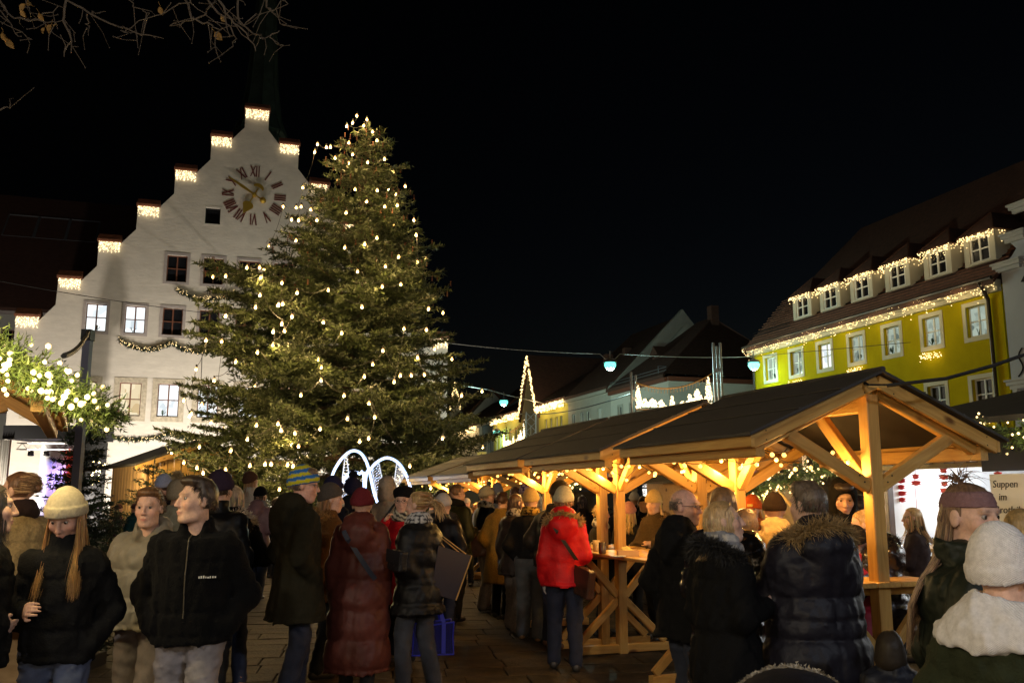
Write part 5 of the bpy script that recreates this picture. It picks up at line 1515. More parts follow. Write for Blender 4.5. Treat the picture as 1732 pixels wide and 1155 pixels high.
def lamps():
    L1 = at(1032, 617, 45); L2 = at(1275, 617, 46.5)
    street_lamp('teal white street lamp hanging highest, in front of the dark roofs', L1, 2700)
    street_lamp('teal white street lamp at the far corner of the yellow house', L2, 240)
    L3 = at(852, 680, 63); L4 = at(1022, 697, 70); L5 = at(840, 731, 92)
    street_lamp('teal white street lamp left of the lit pointed gable', L3, 1500, 0.3)
    street_lamp('teal white street lamp just above the pavilion roof', L4, 3400, 0.33)
    street_lamp('small far street lamp left of the light banner', L5, 300, 0.36)
    a = at(757, 580, 51); b = at(1280, 603, 47.5)
    wire('span wire from the town hall corner to the yellow house', sagged(a, L1 + Vector((-0.5, 0, 0.55)), 0.1) + [L1 + Vector((-0.25, 0, 0.3)), L1 + Vector((0.25, 0, 0.3)), L1 + Vector((0.5, 0, 0.55))] + sagged(L1 + Vector((0.6, 0, 0.55)), b, 0.1), 0.022)
    wire('span wire running behind the tree to the pointed gable', [at(780, 652, 58), L3 + Vector((-1.2, 0, 0.9)), L3 + Vector((0, 0, 0.55)), at(920, 682, 80)], 0.03)
    wire('lower dark wire strung from banner mast toward the far street', sagged(at(880, 699, 75), at(1070, 665, 42), 0.4), 0.03, M_CABLE)
    wire('thin wire crossing the yellow house front', [at(1275, 603, 46), at(1540, 579, 37)], 0.014, M_CABLE)
    wire('wire crossing the town hall in front of the lit windows', sagged(at(-30, 470, 40), at(345, 529, 46), 0.1), 0.018, M_CABLE)
    # unseen lamps added behind the camera, carrying the row on, to light the crowd
    for P, lab, w, c in ((Vector((-6.0, -5.0, 6.2)), 'street lamp added to light the crowd, out of frame left', 1400, (1.0, 0.90, 0.74)), (Vector((6.0, -4.5, 6.2)), 'street lamp added to light the crowd, out of frame right', 1000, (0.78, 0.86, 1.0))):
        root = thing('street_lamp', lab, 'street lamp', P, 0, 'lamps hung over the street')
        mb = MB(); mb.lathe([(0.001, -0.19), (0.12, -0.15), (0.19, 0), (0.1, 0.14)], P, 14); mb.build('globe', M_TEAL, root, True)
        mb = MB(); mb.lathe([(0.22, 0.07), (0.17, 0.15), (0.03, 0.22), (0.03, 0.6)], P, 14); mb.build('hood', M_STEEL, root, True)
        point_light('added_crowd_lamp', P - Vector((0, 0, 0.3)), c, w, 0.25, root)
lamps()

# ------------------------------------------------------------------ light banners on masts, bus stop sign
def banner(label, A, B, zt, zb, n, r, seed):
    """curved panel of lights between two masts: swelling figures on a baseline"""
    rr = np.random.default_rng(seed); A = Vector(A); B = Vector(B)
    root = thing('light_banner', label, 'light banner', A, 0)
    P = []
    bl = lambda t: zb + 0.06 * math.sin(t * 9)
    topf = lambda t: zt[0] * (1 - t) + zt[1] * t - zt[2] * 4 * t * (1 - t)
    figs = [(0.03, 0.04, 0.95), (0.12, 0.05, 0.4), (0.22, 0.06, 0.45), (0.33, 0.05, 0.4), (0.47, 0.035, 0.65), (0.6, 0.04, 0.4), (0.70, 0.05, 0.6), (0.80, 0.07, 0.72), (0.95, 0.045, 1.0)]
    while len(P) < n:
        t = rr.random(); z = rr.random()
        hgt = max([h * math.exp(-((t - c) / w) ** 2) for c, w, h in figs] + [0.14 + 0.06 * math.sin(t * 40)])
        if z < hgt:
            p = A.lerp(B, t); p.z = bl(t) + (topf(t) - bl(t)) * z; P.append(p + Vector(rr.normal(size=3) * 0.01))
    o = new_obj('lights', leds_mesh('lights', P, r, M_LEDS), root); o['kind'] = 'stuff'
    mb = MB(); pts = []
    for k in range(25):
        t = k / 24; p = A.lerp(B, t); p.z = topf(t); pts.append(p)
    mb.tube(pts, 0.03, 5)
    for k in range(1, 24, 1): mb.tube([pts[k], pts[k] - Vector((0, 0, 0.22))], 0.012, 3)
    mb.tube([A.lerp(B, t) + Vector((0, 0, zb - 0.06 - A.lerp(B, t).z)) for t in (0, 1)], 0.03, 5)
    mb.build('frame', mat('banner_frame', (0.35, 0.2, 0.06), rough=0.5), root)
    for f in (0.2, 0.5, 0.85):
        p = A.lerp(B, f); p.z = zb + 0.5; p.y -= 0.6; point_light('banner_glow', p, WARM, 25, 0.2, root)
A = at(1076, 694, 40); B = at(1206, 694, 40)
banner('wide banner of glittering light figures between two grey masts', A, B, (6.65, 7.05, 0.45), 5.5, 1100, 0.03, 5)
A2 = at(851, 748, 60); B2 = at(888, 748, 60)
banner('smaller far light banner beside the lattice mast', A2, B2, (5.75, 6.75, 0.25), 4.9, 420, 0.042, 9)
def mast(label, px, py, Y, n, gap, z0=0.0):
    P = at(px, py, Y); root = thing('mast', label, 'mast', (P.x, P.y, 0), 0)
    for k in range(n):
        x = P.x + (k - (n - 1) / 2) * gap
        mb = MB(); mb.lathe([(0.055, 0), (0.055, P.z - 0.15 * (k % 2))], (x, P.y, 0), 8); mb.lathe([(0.055, P.z - 0.15 * (k % 2)), (0.001, P.z - 0.15 * (k % 2) + 0.03)], (x, P.y, 0), 8)
        mb.build('tube', M_STEEL, root, True)
    mb = MB()
    for z in (P.z - 2.6, P.z - 1.3, P.z - 4.5, 1.0): mb.box((P.x - gap * (n - 1) / 2, P.y - 0.03, z), (P.x + gap * (n - 1) / 2, P.y + 0.03, z + 0.16))
    mb.build('crosspiece', M_STEEL, root)
mast('three tube grey mast at the right end of the light banner', 1212, 580, 40.3, 3, 0.16)
mast('two tube grey mast at the left end of the light banner', 1071, 629, 40.3, 2, 0.2)
def truss():
    P = at(898, 700, 56); root = thing('lattice_mast', 'silver lattice truss mast in front of the pointed gable', 'mast', (P.x, P.y, 0))
    mb = MB(); w = 0.3
    cs = [(P.x + a * w, P.y + b * w) for a, b in ((-1, -1), (1, -1), (1, 1), (-1, 1))]
    for x, y in cs: mb.tube([(x, y, 0), (x, y, P.z)], 0.035, 6)
    mb.build('chord', mat('aluminium', (0.6, 0.6, 0.62), rough=0.35, metal=0.6), root)
    mb = MB(); z = 0.2; k = 0
    while z < P.z - 0.4:
        for i in range(4):
            a, b = cs[i], cs[(i + 1) % 4]
            if k % 2: a, b = b, a
            mb.tube([(a[0], a[1], z), (b[0], b[1], z + 0.6)], 0.02, 4)
        z += 0.6; k += 1
    mb.build('lacing', MATS['aluminium'], root)
truss()
def bus_sign():
    P = at(815, 783, 34); root = thing('bus_stop_sign', 'yellow bus stop sign with green H above the far pavilion', 'sign', (P.x, P.y, 0))
    mb = MB(); mb.box((P.x - 0.17, P.y - 0.02, P.z - 0.42), (P.x + 0.17, P.y + 0.02, P.z + 0.42)); mb.build('plate', mat('sign_yellow_glow', (0.75, 0.68, 0.16), rough=0.5, emis=(0.75, 0.7, 0.2), estr=0.25), root)  # faint glow put into the yellow of the plate
    g = mat('sign_green', (0.02, 0.22, 0.06), rough=0.5)
    mb = MB(); mb.lathe([(0.15, -0.026), (0.15, -0.03), (0.115, -0.03), (0.115, -0.026)], (P.x, P.y, P.z + 0.18), 20, 'y')
    mb.box((P.x - 0.06, P.y - 0.031, P.z + 0.1), (P.x - 0.03, P.y - 0.022, P.z + 0.26)); mb.box((P.x + 0.03, P.y - 0.031, P.z + 0.1), (P.x + 0.06, P.y - 0.022, P.z + 0.26)); mb.box((P.x - 0.029, P.y - 0.03, P.z + 0.165), (P.x + 0.029, P.y - 0.022, P.z + 0.195))
    mb.build('letter', g, root)
    mb = MB(); mb.tube([(P.x + 0.22, P.y, 0), (P.x + 0.22, P.y, P.z + 0.5)], 0.035, 8); mb.build('post', M_STEEL, root)
bus_sign()

# ------------------------------------------------------------------ conifers
def needles(P, D, Ls, dens, nl, nw, rng, base, tip=None, droop=0.15, fac=None):
    """blades along twigs: P start, D direction, Ls length"""
    cnt = np.maximum((Ls * dens).astype(int), 2)
    k = np.repeat(np.arange(len(P)), cnt)
    n = len(k)
    t = rng.random(n)
    pos = P[k] + D[k] * (Ls[k] * t)[:, None]
    pos[:, 2] -= droop * (t * Ls[k]) ** 2
    d = D[k] * 0.75 + rng.normal(size=(n, 3)) * 0.55
    d[:, 2] += 0.12
    d /= np.linalg.norm(d, axis=1, keepdims=True)
    s = np.cross(d, rng.normal(size=(n, 3))); s /= np.linalg.norm(s, axis=1, keepdims=True) + 1e-6
    l = nl * rng.uniform(0.6, 1.25, n); w = nw * rng.uniform(0.7, 1.3, n)
    V = np.stack([pos - s * w[:, None], pos + s * w[:, None], pos + d * l[:, None]], 1).reshape(-1, 3)
    c = np.array(base)[None] * rng.uniform(0.55, 1.5, (len(P), 1))[k] * rng.uniform(0.75, 1.25, (n, 1))
    if tip is not None:
        kk = rng.random(len(P))[k] < 0.3; c[kk] = np.array(tip) * rng.uniform(0.7, 1.2, (kk.sum(), 1))
    if fac is not None: c = c * fac[k][:, None]
    return V.astype(np.float32), np.repeat(c, 3, axis=0).astype(np.float32)
def nrm(a): return a / (np.linalg.norm(a, axis=-1, keepdims=True) + 1e-9)
M_NEEDLE = mat('needles', (1, 1, 1), rough=0.55, attr=True, spec=0.4)
M_BARK = mat('bark', (0.09, 0.06, 0.04), rough=0.9, var=0.4, vscale=12, bump=0.8, bscale=30)

def conifer(root, base, H, prof, rng, whorl=0.33, per=8, lean=(0, 0), dens=26, nl=0.085, nw=0.017, sec=0.11, cols=((0.045, 0.062, 0.022), (0.07, 0.085, 0.05)), trunk_r=0.2, droop_low=-0.28, asym=None, sidel=0.5, ter=True, layer=0.0):
    f_layer = lambda z: z / (H * 0.62)
    bx, by, bz = base
    zs = sorted(prof)
    Rf0 = lambda z: np.interp(z, [p[0] for p in zs], [p[1] for p in zs])
    Rf = lambda z, ca=0.0: Rf0(z) * (1 - ca * (np.interp(z, [q[0] for q in asym], [q[1] for q in asym]) if asym else 0.0))
    cx = lambda z: np.array((bx + lean[0] * z / H, by + lean[1] * z / H, bz + z))
    mb = MB(); mb.tube([tuple(cx(z)) for z in np.linspace(0, H * 0.98, 14)], [max(trunk_r * (1 - z / H) ** 0.8, 0.012) for z in np.linspace(0, H * 0.98, 14)], 10)
    mb.build('trunk', M_BARK, root, True)
    P, D, L, FB = [], [], [], []
    br = MB(); tips = []
    z = zs[0][0]
    while z < H - 0.1:
        nb = max(4, int(per * (0.6 + 0.6 * Rf(z) / max(p[1] for p in zs))))
        a0 = rng.uniform(0, 6.28)
        for k in range(nb):
            zz = z + rng.uniform(-0.5, 0.5) * whorl
            a = a0 + 2 * PI * k / nb + rng.normal() * 0.18
            R0 = Rf(zz, math.cos(a)) * rng.uniform(0.76, 1.06) * (1 + 0.09 * math.sin(3 * a + zz * 1.3)) * (1 + 0.06 * math.sin(zz * 6.5))
            if R0 < 0.06: continue
            bf = rng.uniform(0.6, 1.35)
            f = zz / H
            s0 = (droop_low * (1 - f) + 0.55 * f ** 1.5) ; s1 = (0.26 * (1 - f) - 0.15 * f)
            h = np.array((math.cos(a), math.sin(a), 0.0)); n = 9
            path = [cx(zz - s0 * R0 * 0.6 - s1 * R0 * 0.6) + h * (R0 * t) + np.array((0, 0, R0 * (s0 * t + s1 * t * t))) for t in np.linspace(0, 1, n)]
            br.tube([tuple(p) for p in path], [max(0.028 * (R0 / 3 + 0.3) * (1 - t), 0.006) for t in np.linspace(0, 1, n)], 4, False)
            path = np.array(path); tips.append(path[-1])
            m = max(int(R0 / sec), 3)
            ts = np.linspace(0.16, 1.0, m) + rng.normal(size=m) * 0.01
            for sg in (-1, 1):
                t = np.clip(ts + rng.uniform(-0.3, 0.3) / m, 0, 1)
                pos = np.stack([np.interp(t, np.linspace(0, 1, n), path[:, q]) for q in range(3)], 1)
                tan = nrm(np.stack([np.interp(np.clip(t + 0.05, 0, 1), np.linspace(0, 1, n), path[:, q]) - np.interp(np.clip(t - 0.05, 0, 1), np.linspace(0, 1, n), path[:, q]) for q in range(3)], 1))
                side = np.array((-h[1], h[0], 0)) * sg
                d = tan * 0.8 + side[None] * rng.uniform(0.7, 1.05, (m, 1)) + np.array((0, 0, -0.12)) + rng.normal(size=(m, 3)) * 0.10
                l = ((1 - t) * R0 * sidel * np.clip(t * 3, 0.4, 1) + 0.16) * rng.uniform(0.7, 1.15, m)
                P.append(pos); D.append(nrm(d)); L.append(l); FB.append(np.full(len(l), bf))
            P.append(path[:-1]); D.append(nrm(np.diff(path, axis=0))); L.append(np.linalg.norm(np.diff(path, axis=0), axis=1)); FB.append(np.full(len(path) - 1, bf))
        z += whorl * rng.uniform(0.85, 1.15) * (1.0 + 0.75 * layer * max(0, 1 - f_layer(z)))
    P = np.concatenate(P); D = np.concatenate(D); L = np.concatenate(L); FB = np.concatenate(FB)
    if ter:   # short side shoots on the secondaries
        c = np.maximum((L / 0.13).astype(int), 0); k = np.repeat(np.arange(len(P)), c)
        t = rng.uniform(0.15, 1, len(k)); p2 = P[k] + D[k] * (L[k] * t)[:, None]; p2[:, 2] -= 0.15 * (t * L[k]) ** 2
        sd = nrm(np.cross(D[k], np.array((0, 0, 1.0))) * rng.choice((-1, 1), len(k))[:, None])
        d2 = nrm(D[k] * 0.7 + sd * 0.8 + rng.normal(size=(len(k), 3)) * 0.2)
        l2 = rng.uniform(0.07, 0.2, len(k)) * np.clip(1.3 - t, 0.5, 1)
        P = np.concatenate([P, p2]); D = np.concatenate([D, d2]); L = np.concatenate([L, l2]); FB = np.concatenate([FB, FB[k] * rng.uniform(0.85, 1.2, len(k))])
    lead = np.array([cx(z) for z in np.linspace(H * 0.93, H * 0.985, 8)]); P = np.concatenate([P, lead]); D = np.concatenate([D, np.tile(np.array([[0, 0, 1.0]]), (8, 1))]); L = np.concatenate([L, np.full(8, H * 0.02)]); FB = np.concatenate([FB, np.ones(8)])
    V, C = needles(P, D, L, dens, nl, nw, rng, cols[0], cols[1], fac=FB)
    br.build('branches', M_BARK, root)['kind'] = 'stuff'
    o = new_obj('crown', np_mesh('crown', V, None, np.arange(len(V)).reshape(-1, 3), M_NEEDLE, False, C), root)
    return np.array(tips), Rf, cx

def big_tree():
    Y = 27.0; b = at(560, 838, Y)
    root = thing('christmas_tree', 'giant decorated Christmas tree covered in warm light bulbs', 'tree', (b.x, b.y, 0))
    H = 13.25
    prof = [(1.5, 3.8), (2.1, 4.8), (2.9, 5.1), (4.0, 5.0), (5.1, 4.6), (6.5, 4.0), (7.3, 3.9), (8.0, 3.7), (8.5, 3.1), (9.5, 2.35), (11.0, 1.6), (11.9, 1.2), (12.4, 0.85), (12.75, 0.55), (13.0, 0.3), (13.25, 0.14)]
    rng = np.random.default_rng(21)
    tips, Rf, cx = conifer(root, (b.x, b.y, 0), H, prof, rng, whorl=0.36, per=9, layer=1.0, lean=(0.85, 0), dens=21, nl=0.15, nw=0.027, sec=0.16, trunk_r=0.27, cols=((0.050, 0.068, 0.022), (0.095, 0.115, 0.060)), asym=[(2, 0.03), (4, 0.03), (5, 0.12), (6.5, 0.17), (8.3, 0.22), (9, 0.05), (11, 0.02), (12, 0.0)])
    # red brown cones among the upper shoots
    up = tips[tips[:, 2] > 7.5]
    pts = np.concatenate([up + rng.normal(size=up.shape) * 0.18 - np.array((0, 0, 0.05)) for _ in range(4)])
    d = np.array((b.x, b.y, 0)) - pts; d[:, 2] = 0; pts = pts + nrm(d) * rng.uniform(0.05, 0.6, (len(pts), 1))
    pts = np.concatenate([pts, pts + np.array((0, 0, -0.06)), pts + np.array((0, 0, -0.11))])
    o = new_obj('fir_cones', leds_mesh('fir_cones', pts[::2], 0.032, mat('cone_brown', (0.13, 0.05, 0.028), rough=0.8)), root); o['kind'] = 'stuff'
    # the bulbs of the light chain, one by one
    A = [(745,137),(793,155),(725,170),(778,183),(697,187),(820,213),(841,254),(707,265),(558,272),(545,310),(600,287),(620,285),(725,320),(642,337),(876,342),(706,362),(797,358),(489,477),(737,486),(842,491),(932,511),(792,544),(937,562),(878,568),(395,568),(457,572),(481,568),(527,581),(695,597),(436,629),(469,632),(556,632),(1016,632),(1027,702),(841,716),(783,746),(457,729),(329,754),(688,762),(944,806),(1033,832),(224,858),(284,857),(881,851),(749,876),(62,900),(123,897),(289,904),(390,930),(954,937),(866,947),(463,977),(610,963),(286,988),(373,1036),(395,1030),(265,1045),(770,1044),(123,1086),(1086,1052),(439,1090),(390,1124),(587,1117)]
    B = [(542,60),(648,50),(670,43),(1044,58),(401,100),(714,102),(1356,66),(665,137),(861,129),(679,170),(625,175),(948,181),(1241,160),(1346,165),(309,214),(383,220),(625,235),(551,272),(449,315),(838,305),(1142,263),(1305,295),(1384,254),(263,351),(347,404),(852,341),(851,402),(1094,327),(1054,385),(1223,380),(1275,380),(1337,376),(1194,409),(756,472),(959,474),(204,496),(1077,511),(240,560),(231,572),(290,516),(333,600),(648,607),(547,613),(663,638),(728,650),(846,631),(975,583),(1104,576),(1075,675),(1032,690),(504,680),(745,713),(278,715),(148,742),(426,733),(205,789),(267,814),(296,838),(371,832),(401,822),(516,803),(587,797),(616,797),(693,799),(720,806),(1268,805),(1444,831),(1481,852),(1367,908),(1512,474),(1608,454),(655,915),(1422,675)]
    bear = [(340 + x / 2.817, 150 + y / 2.817) for x, y in A] + [(240 + x / 2.794, 500 + y / 2.794) for x, y in B]
    ch = thing('light_chain', 'chain of round warm bulbs wound over the Christmas tree', 'light chain', (b.x, b.y, 0))
    bulb = None; pos = []
    for px, py in bear:
        p = at(px, py, Y); z = p.z; c = cx(z); Rr = float(Rf(z, 0.9 * (1 if p.x > c[0] else -1))); dx = p.x - c[0]
        dy = math.sqrt(max(Rr * Rr - dx * dx, 0.0)) * 0.96
        yy = Y - dy
        for _ in range(3):
            p = at(px, py, yy); c = cx(p.z); Rr = float(Rf(p.z, 0.9 * (1 if p.x > c[0] else -1))); dx = p.x - c[0]; yy = Y - math.sqrt(max(Rr * Rr - dx * dx, 0.0)) * 0.94
        pos.append(at(px, py, yy) + Vector((0, -0.1, 0)))
    for k in range(40):     # the far side carries bulbs too
        z = rng.uniform(1.8, 12.0); a = rng.uniform(0.15, PI - 0.15); c = cx(z); r0 = float(Rf(z, math.cos(a))) * 0.88; pos.append(Vector((c[0] + r0 * math.cos(a), c[1] + r0 * math.sin(a), z)))
    mb = MB(); mb.lathe([(0.001, -0.042), (0.026, -0.033), (0.038, -0.008), (0.036, 0.016), (0.022, 0.045), (0.018, 0.07)], (0, 0, 0), 10); bm = mb.mesh('bulb', M_BULB, True)
    mb = MB(); mb.tube([(0, 0, 0.06), (0, 0, 0.13)], 0.022, 6); sm = mb.mesh('socket', M_CABLE)
    for p in pos:
        o = bpy.data.objects.new('bulb', bm); COL.objects.link(o); o.location = p; set_parent(o, ch)
        q = bpy.data.objects.new('socket', sm); COL.objects.link(q); set_parent(q, o, False)
        point_light('bulb_light', p + Vector((0, -0.045, -0.055)), (1, 0.64, 0.24), 14.0, 0.04, ch)
    order = sorted(range(len(bear)), key=lambda i: -pos[i].z)
    mb = MB(); left = order[:]
    cur = left.pop(0)
    while left:
        nx = min(left[:14], key=lambda i: (pos[i] - pos[cur]).length); left.remove(nx)
        if (pos[nx] - pos[cur]).length < 2.5:
            mb.tube(sagged(pos[cur] + Vector((0, 0.1, 0.13)), pos[nx] + Vector((0, 0.1, 0.13)), 0.15, 5), 0.008, 3)
        cur = nx
    mb.build('cable', M_CABLE, ch)['kind'] = 'stuff'
big_tree()

def small_fir(label, px, ytop, Y, rad, seed, dark=1.0, z0=0.15, dens=60, nl=0.045, nw=0.006, lean=0.0, group=None, sec=0.07, whorl=0.16):
    p = at(px, ytop, Y); root = thing('fir_tree', label, 'tree', (p.x, p.y, 0), 0, group)
    H = p.z
    conifer(root, (p.x, p.y, 0), H, [(z0, rad * 0.85), (H * 0.25, rad), (H * 0.6, rad * 0.6), (H * 0.9, rad * 0.15), (H, 0.03)], np.random.default_rng(seed), whorl=whorl, per=7, dens=dens, nl=nl, nw=nw, sec=sec,
            cols=((0.028 * dark, 0.045 * dark, 0.022 * dark), (0.045 * dark, 0.06 * dark, 0.03 * dark)), trunk_r=0.045, droop_low=0.05, lean=(lean, 0), sidel=0.45)
small_fir('small dark fir tied to the grey pole before the wooden hut', 147, 690, 9.6, 0.46, 51, 0.8, dens=70, nl=0.055, nw=0.008, sec=0.055, whorl=0.12)
small_fir('bushy fir crown standing at the right corner of the wooden hut', 262, 772, 23, 1.3, 52, 1.2, dens=34, nl=0.08, nw=0.013, sec=0.11, whorl=0.25)
small_fir('thin fir in front of the bright shop windows, beside the grey pillar', 1065, 765, 19.5, 0.85, 53, 0.8, dens=30, nl=0.06, nw=0.01, sec=0.12, whorl=0.24, group='firs before the shop windows')
small_fir('thin fir between the two middle pavilion posts', 1015, 775, 20.5, 0.7, 54, 0.8, dens=30, nl=0.06, nw=0.01, sec=0.12, whorl=0.24, group='firs before the shop windows')
small_fir('thin fir right of the grey shop pillar', 1128, 778, 20.0, 0.75, 55, 0.8, dens=30, nl=0.06, nw=0.01, sec=0.12, whorl=0.24, group='firs before the shop windows')
small_fir('dark fir beside the garlanded hut, behind the pavilion post', 1205, 790, 12.0, 0.5, 56, 0.9, dens=36, nl=0.055, nw=0.008, sec=0.09)

# ------------------------------------------------------------------ bare lime branches reaching in from above
def bare_tree():
    Y = 7.5
    root = thing('lime_tree', 'bare winter lime tree whose twigs hang in at top left', 'tree', (-8.2, 5.5, 0))
    rng = np.random.default_rng(77)
    mt = mat('twig_bark', (0.10, 0.075, 0.055), rough=0.8, var=0.3, vscale=20)
    mb = MB(); mb.tube([(-8.2, 5.5, 0), (-8.15, 5.5, 2.2), (-7.9, 5.7, 4.5), (-7.3, 6.2, 6.4)], [0.22, 0.18, 0.15, 0.12], 12); mb.build('trunk', mt, root, True)
    hub = Vector((-7.3, 6.2, 6.4))
    limb1 = [tuple(hub), tuple(at(-180, -40, Y)), tuple(at(20, -95, Y)), tuple(at(230, -120, Y)), tuple(at(420, -130, Y))]
    mb = MB(); mb.tube(limb1, [0.11, 0.08, 0.06, 0.045, 0.03], 10); mb.build('limb', mt, root, True)
    S = 2.75
    paths = [[(300,-260),(310,0),(420,65),(560,135),(650,150),(760,180)],[(300,-200),(305,0),(312,110),(325,190),(298,265)],[(312,130),(340,205),(365,220)],[(-200,-120),(0,55),(80,140),(150,185)],[(-120,-180),(0,20),(60,90),(170,90),(270,30)],[(90,90),(210,110),(300,95)],[(60,-250),(110,0),(150,60),(185,85)],
             [(600,-260),(600,0),(650,40),(695,62)],[(880,-260),(880,0),(760,60),(645,98)],[(1000,-280),(990,0),(950,70),(860,115),(790,122)],[(930,-200),(870,0),(895,70),(960,120),(1020,140),(1000,200)],[(1000,-240),(960,0),(1035,80),(1090,170),(1085,215)],[(1050,-260),(1020,0),(1070,90),(1140,150),(1190,240)],[(1120,-280),(1105,0),(1120,110),(1200,175),(1240,175),(1320,212)],[(1230,-280),(1225,0),(1260,40),(1290,70),(1320,120)],[(1260,170),(1300,145)],[(1190,70),(1150,100),(1100,115)],[(1310,0),(1340,20)],[(400,65),(405,120),(412,150)],[(560,140),(600,155),(635,145),(640,215)],[(420,65),(450,60),(490,55)],[(0,510),(40,495),(62,458)]]
    allp = []
    mb = MB()
    for pa in paths:
        pts = []
        yy = Y + rng.uniform(-0.5, 0.5)
        for i, (x, y) in enumerate(pa): pts.append(at(x / S, y / S, yy + 0.0 * i))
        # refine with jitter
        q = []
        for a, b in zip(pts[:-1], pts[1:]):
            for t in (0, 0.33, 0.66): q.append(a.lerp(b, t) + Vector(rng.normal(size=3) * 0.012))
        q.append(pts[-1])
        n = len(q); r0 = 0.013 if len(pa) > 4 else 0.008
        mb.tube(q, [max(r0 * (1 - 0.75 * i / n), 0.0035) for i in range(n)], 5); allp.append(q)
        for i in range(3, n, 1):
            if rng.random() < 0.55:
                d = Vector(rng.normal(size=3)) * 0.12; d.z -= 0.05; e = q[i] + d; mb.tube([q[i], q[i].lerp(e, 0.5) + Vector(rng.normal(size=3) * 0.015), e], [0.0045, 0.0038, 0.003], 4)
                mb.lathe([(0.001, -0.008), (0.006, 0), (0.001, 0.01)], e, 5)
                allp.append([q[i], e])
    mb.build('twigs', mt, root)['kind'] = 'stuff'
    ml = mat('dry_leaf', (0.30, 0.17, 0.05), rough=0.8, var=0.3, vscale=30)
    for x, y, l in ((120, 20, .09), (140, 15, .07), (182, 60, .08), (240, 115, .09), (30, 175, .11), (15, 150, .08), (745, 30, .08), (1000, 150, .1), (1030, 75, .08), (100, 45, .07), (150, 30, .07), (210, 130, .06), (265, 120, .05)):
        p = at(x / S, y / S, Y + rng.uniform(-0.3, 0.3)); a = rng.uniform(0, 6.28)
        u = Vector((math.cos(a), math.sin(a), rng.uniform(-1.2, -0.4))).normalized(); s = u.cross(Vector((0.3, 1, 0.2))).normalized(); nn = u.cross(s)
        pts = []
        for t, w in ((0, 0.0), (0.25, 0.3), (0.55, 0.34), (0.8, 0.2), (1, 0)):
            for sg in (-1, 0, 1): pts.append(p + u * (l * t) + s * (l * w * sg) + nn * (0.012 * abs(sg) + 0.01 * math.sin(t * 3)))
        mb = MB(); mb.add(pts, [(i * 3 + j, i * 3 + j + 1, i * 3 + j + 4, i * 3 + j + 3) for i in range(4) for j in range(2)]); mb.tube([p, p - u * l * 0.5], 0.002, 4)
        mb.build('leaf', ml, root, True)
bare_tree()

# ------------------------------------------------------------------ garland helper: fir greens with lights along a line
def garland(label, pts, r, n_sprig, n_led, led_r, seed, parent=None, cat='garland', group=None, cols=((0.055, 0.085, 0.02), (0.10, 0.13, 0.03)), nl=0.05, nw=0.006, watts=0, nlights=3, lm=None, front=(0, -1, 0), cl=(1, 0.8, 0.5)):
    rng = np.random.default_rng(seed); pts = [Vector(p) for p in pts]
    o = None
    mb = MB(); mb.tube(pts, r * 0.3, 6); o = mb.build('garland', mat('fir_core', (0.02, 0.028, 0.012), rough=0.8))
    tag(o, label, cat, group)
    P0 = np.array([tuple(p) for p in pts]); k = np.linspace(0, 1, len(pts))
    t = rng.random(n_sprig); P = np.stack([np.interp(t, k, P0[:, q]) for q in range(3)], 1)
    T = nrm(np.stack([np.interp(np.clip(t + .02, 0, 1), k, P0[:, q]) - np.interp(np.clip(t - .02, 0, 1), k, P0[:, q]) for q in range(3)], 1))
    D = nrm(rng.normal(size=(n_sprig, 3)) + T * 0.9 + np.array((0, 0, -0.45)))
    L = r * rng.uniform(0.9, 1.7, n_sprig)
    V, C = needles(P, D, L, 3.2 / nl, nl, nw, rng, cols[0], cols[1], 0.4)
    g = new_obj('greens', np_mesh('greens', V, None, np.arange(len(V)).reshape(-1, 3), M_NEEDLE, False, C), o); g['kind'] = 'stuff'
    t = np.sort(rng.random(n_led)); lp = np.stack([np.interp(t, k, P0[:, q]) for q in range(3)], 1) + rng.normal(size=(n_led, 3)) * r * 0.62 + np.array(front) * r * 0.75
    l = new_obj('lights', (bead_mesh if P0[:, 1].min() < 12 else leds_mesh)('lights', lp, led_r * rng.uniform(0.7, 1.2, n_led), lm or M_LED), o); l['kind'] = 'stuff'
    if watts:
        for f in (np.arange(nlights) + 0.5) / nlights:
            p = Vector([float(np.interp(f, k, P0[:, q])) for q in range(3)]) + Vector(front) * (r * 2.2); point_light('garland_light', p, cl, watts, 0.12, o)
    return o

# ------------------------------------------------------------------ standing pavilions
def amber_string(label, P, rb, seed, watts, parent=None, group='amber light strings under the pavilions', nl=3):
    ch = thing('light_string', label, 'string lights', tuple(P[0]), 0, group)
    mb = MB(); mb.tube(P, 0.004, 3); mb.build('cable', M_CABLE, ch)
    mb = MB(); mb.lathe([(0.001, -rb), (rb * 0.8, -rb * 0.6), (rb, 0), (rb * 0.7, rb * 0.7), (0.001, rb * 1.1)], (0, 0, 0), 8)
    bm = MATS.get(('bulbmesh', rb))
    if bm is None: bm = MATS[('bulbmesh', rb)] = mb.mesh('bulb', M_BULBO, True)
    for p in P[1:-1]:
        o = bpy.data.objects.new('bulb', bm); COL.objects.link(o); o.location = p - Vector((0, 0, rb)); set_parent(o, ch)
    for i in range(nl):
        p = P[int((i + 0.5) * len(P) / nl)]; point_light('amber_light', p - Vector((0, 0, 0.09)), (1, 0.54, 0.14), watts, 0.04, ch)
    return ch
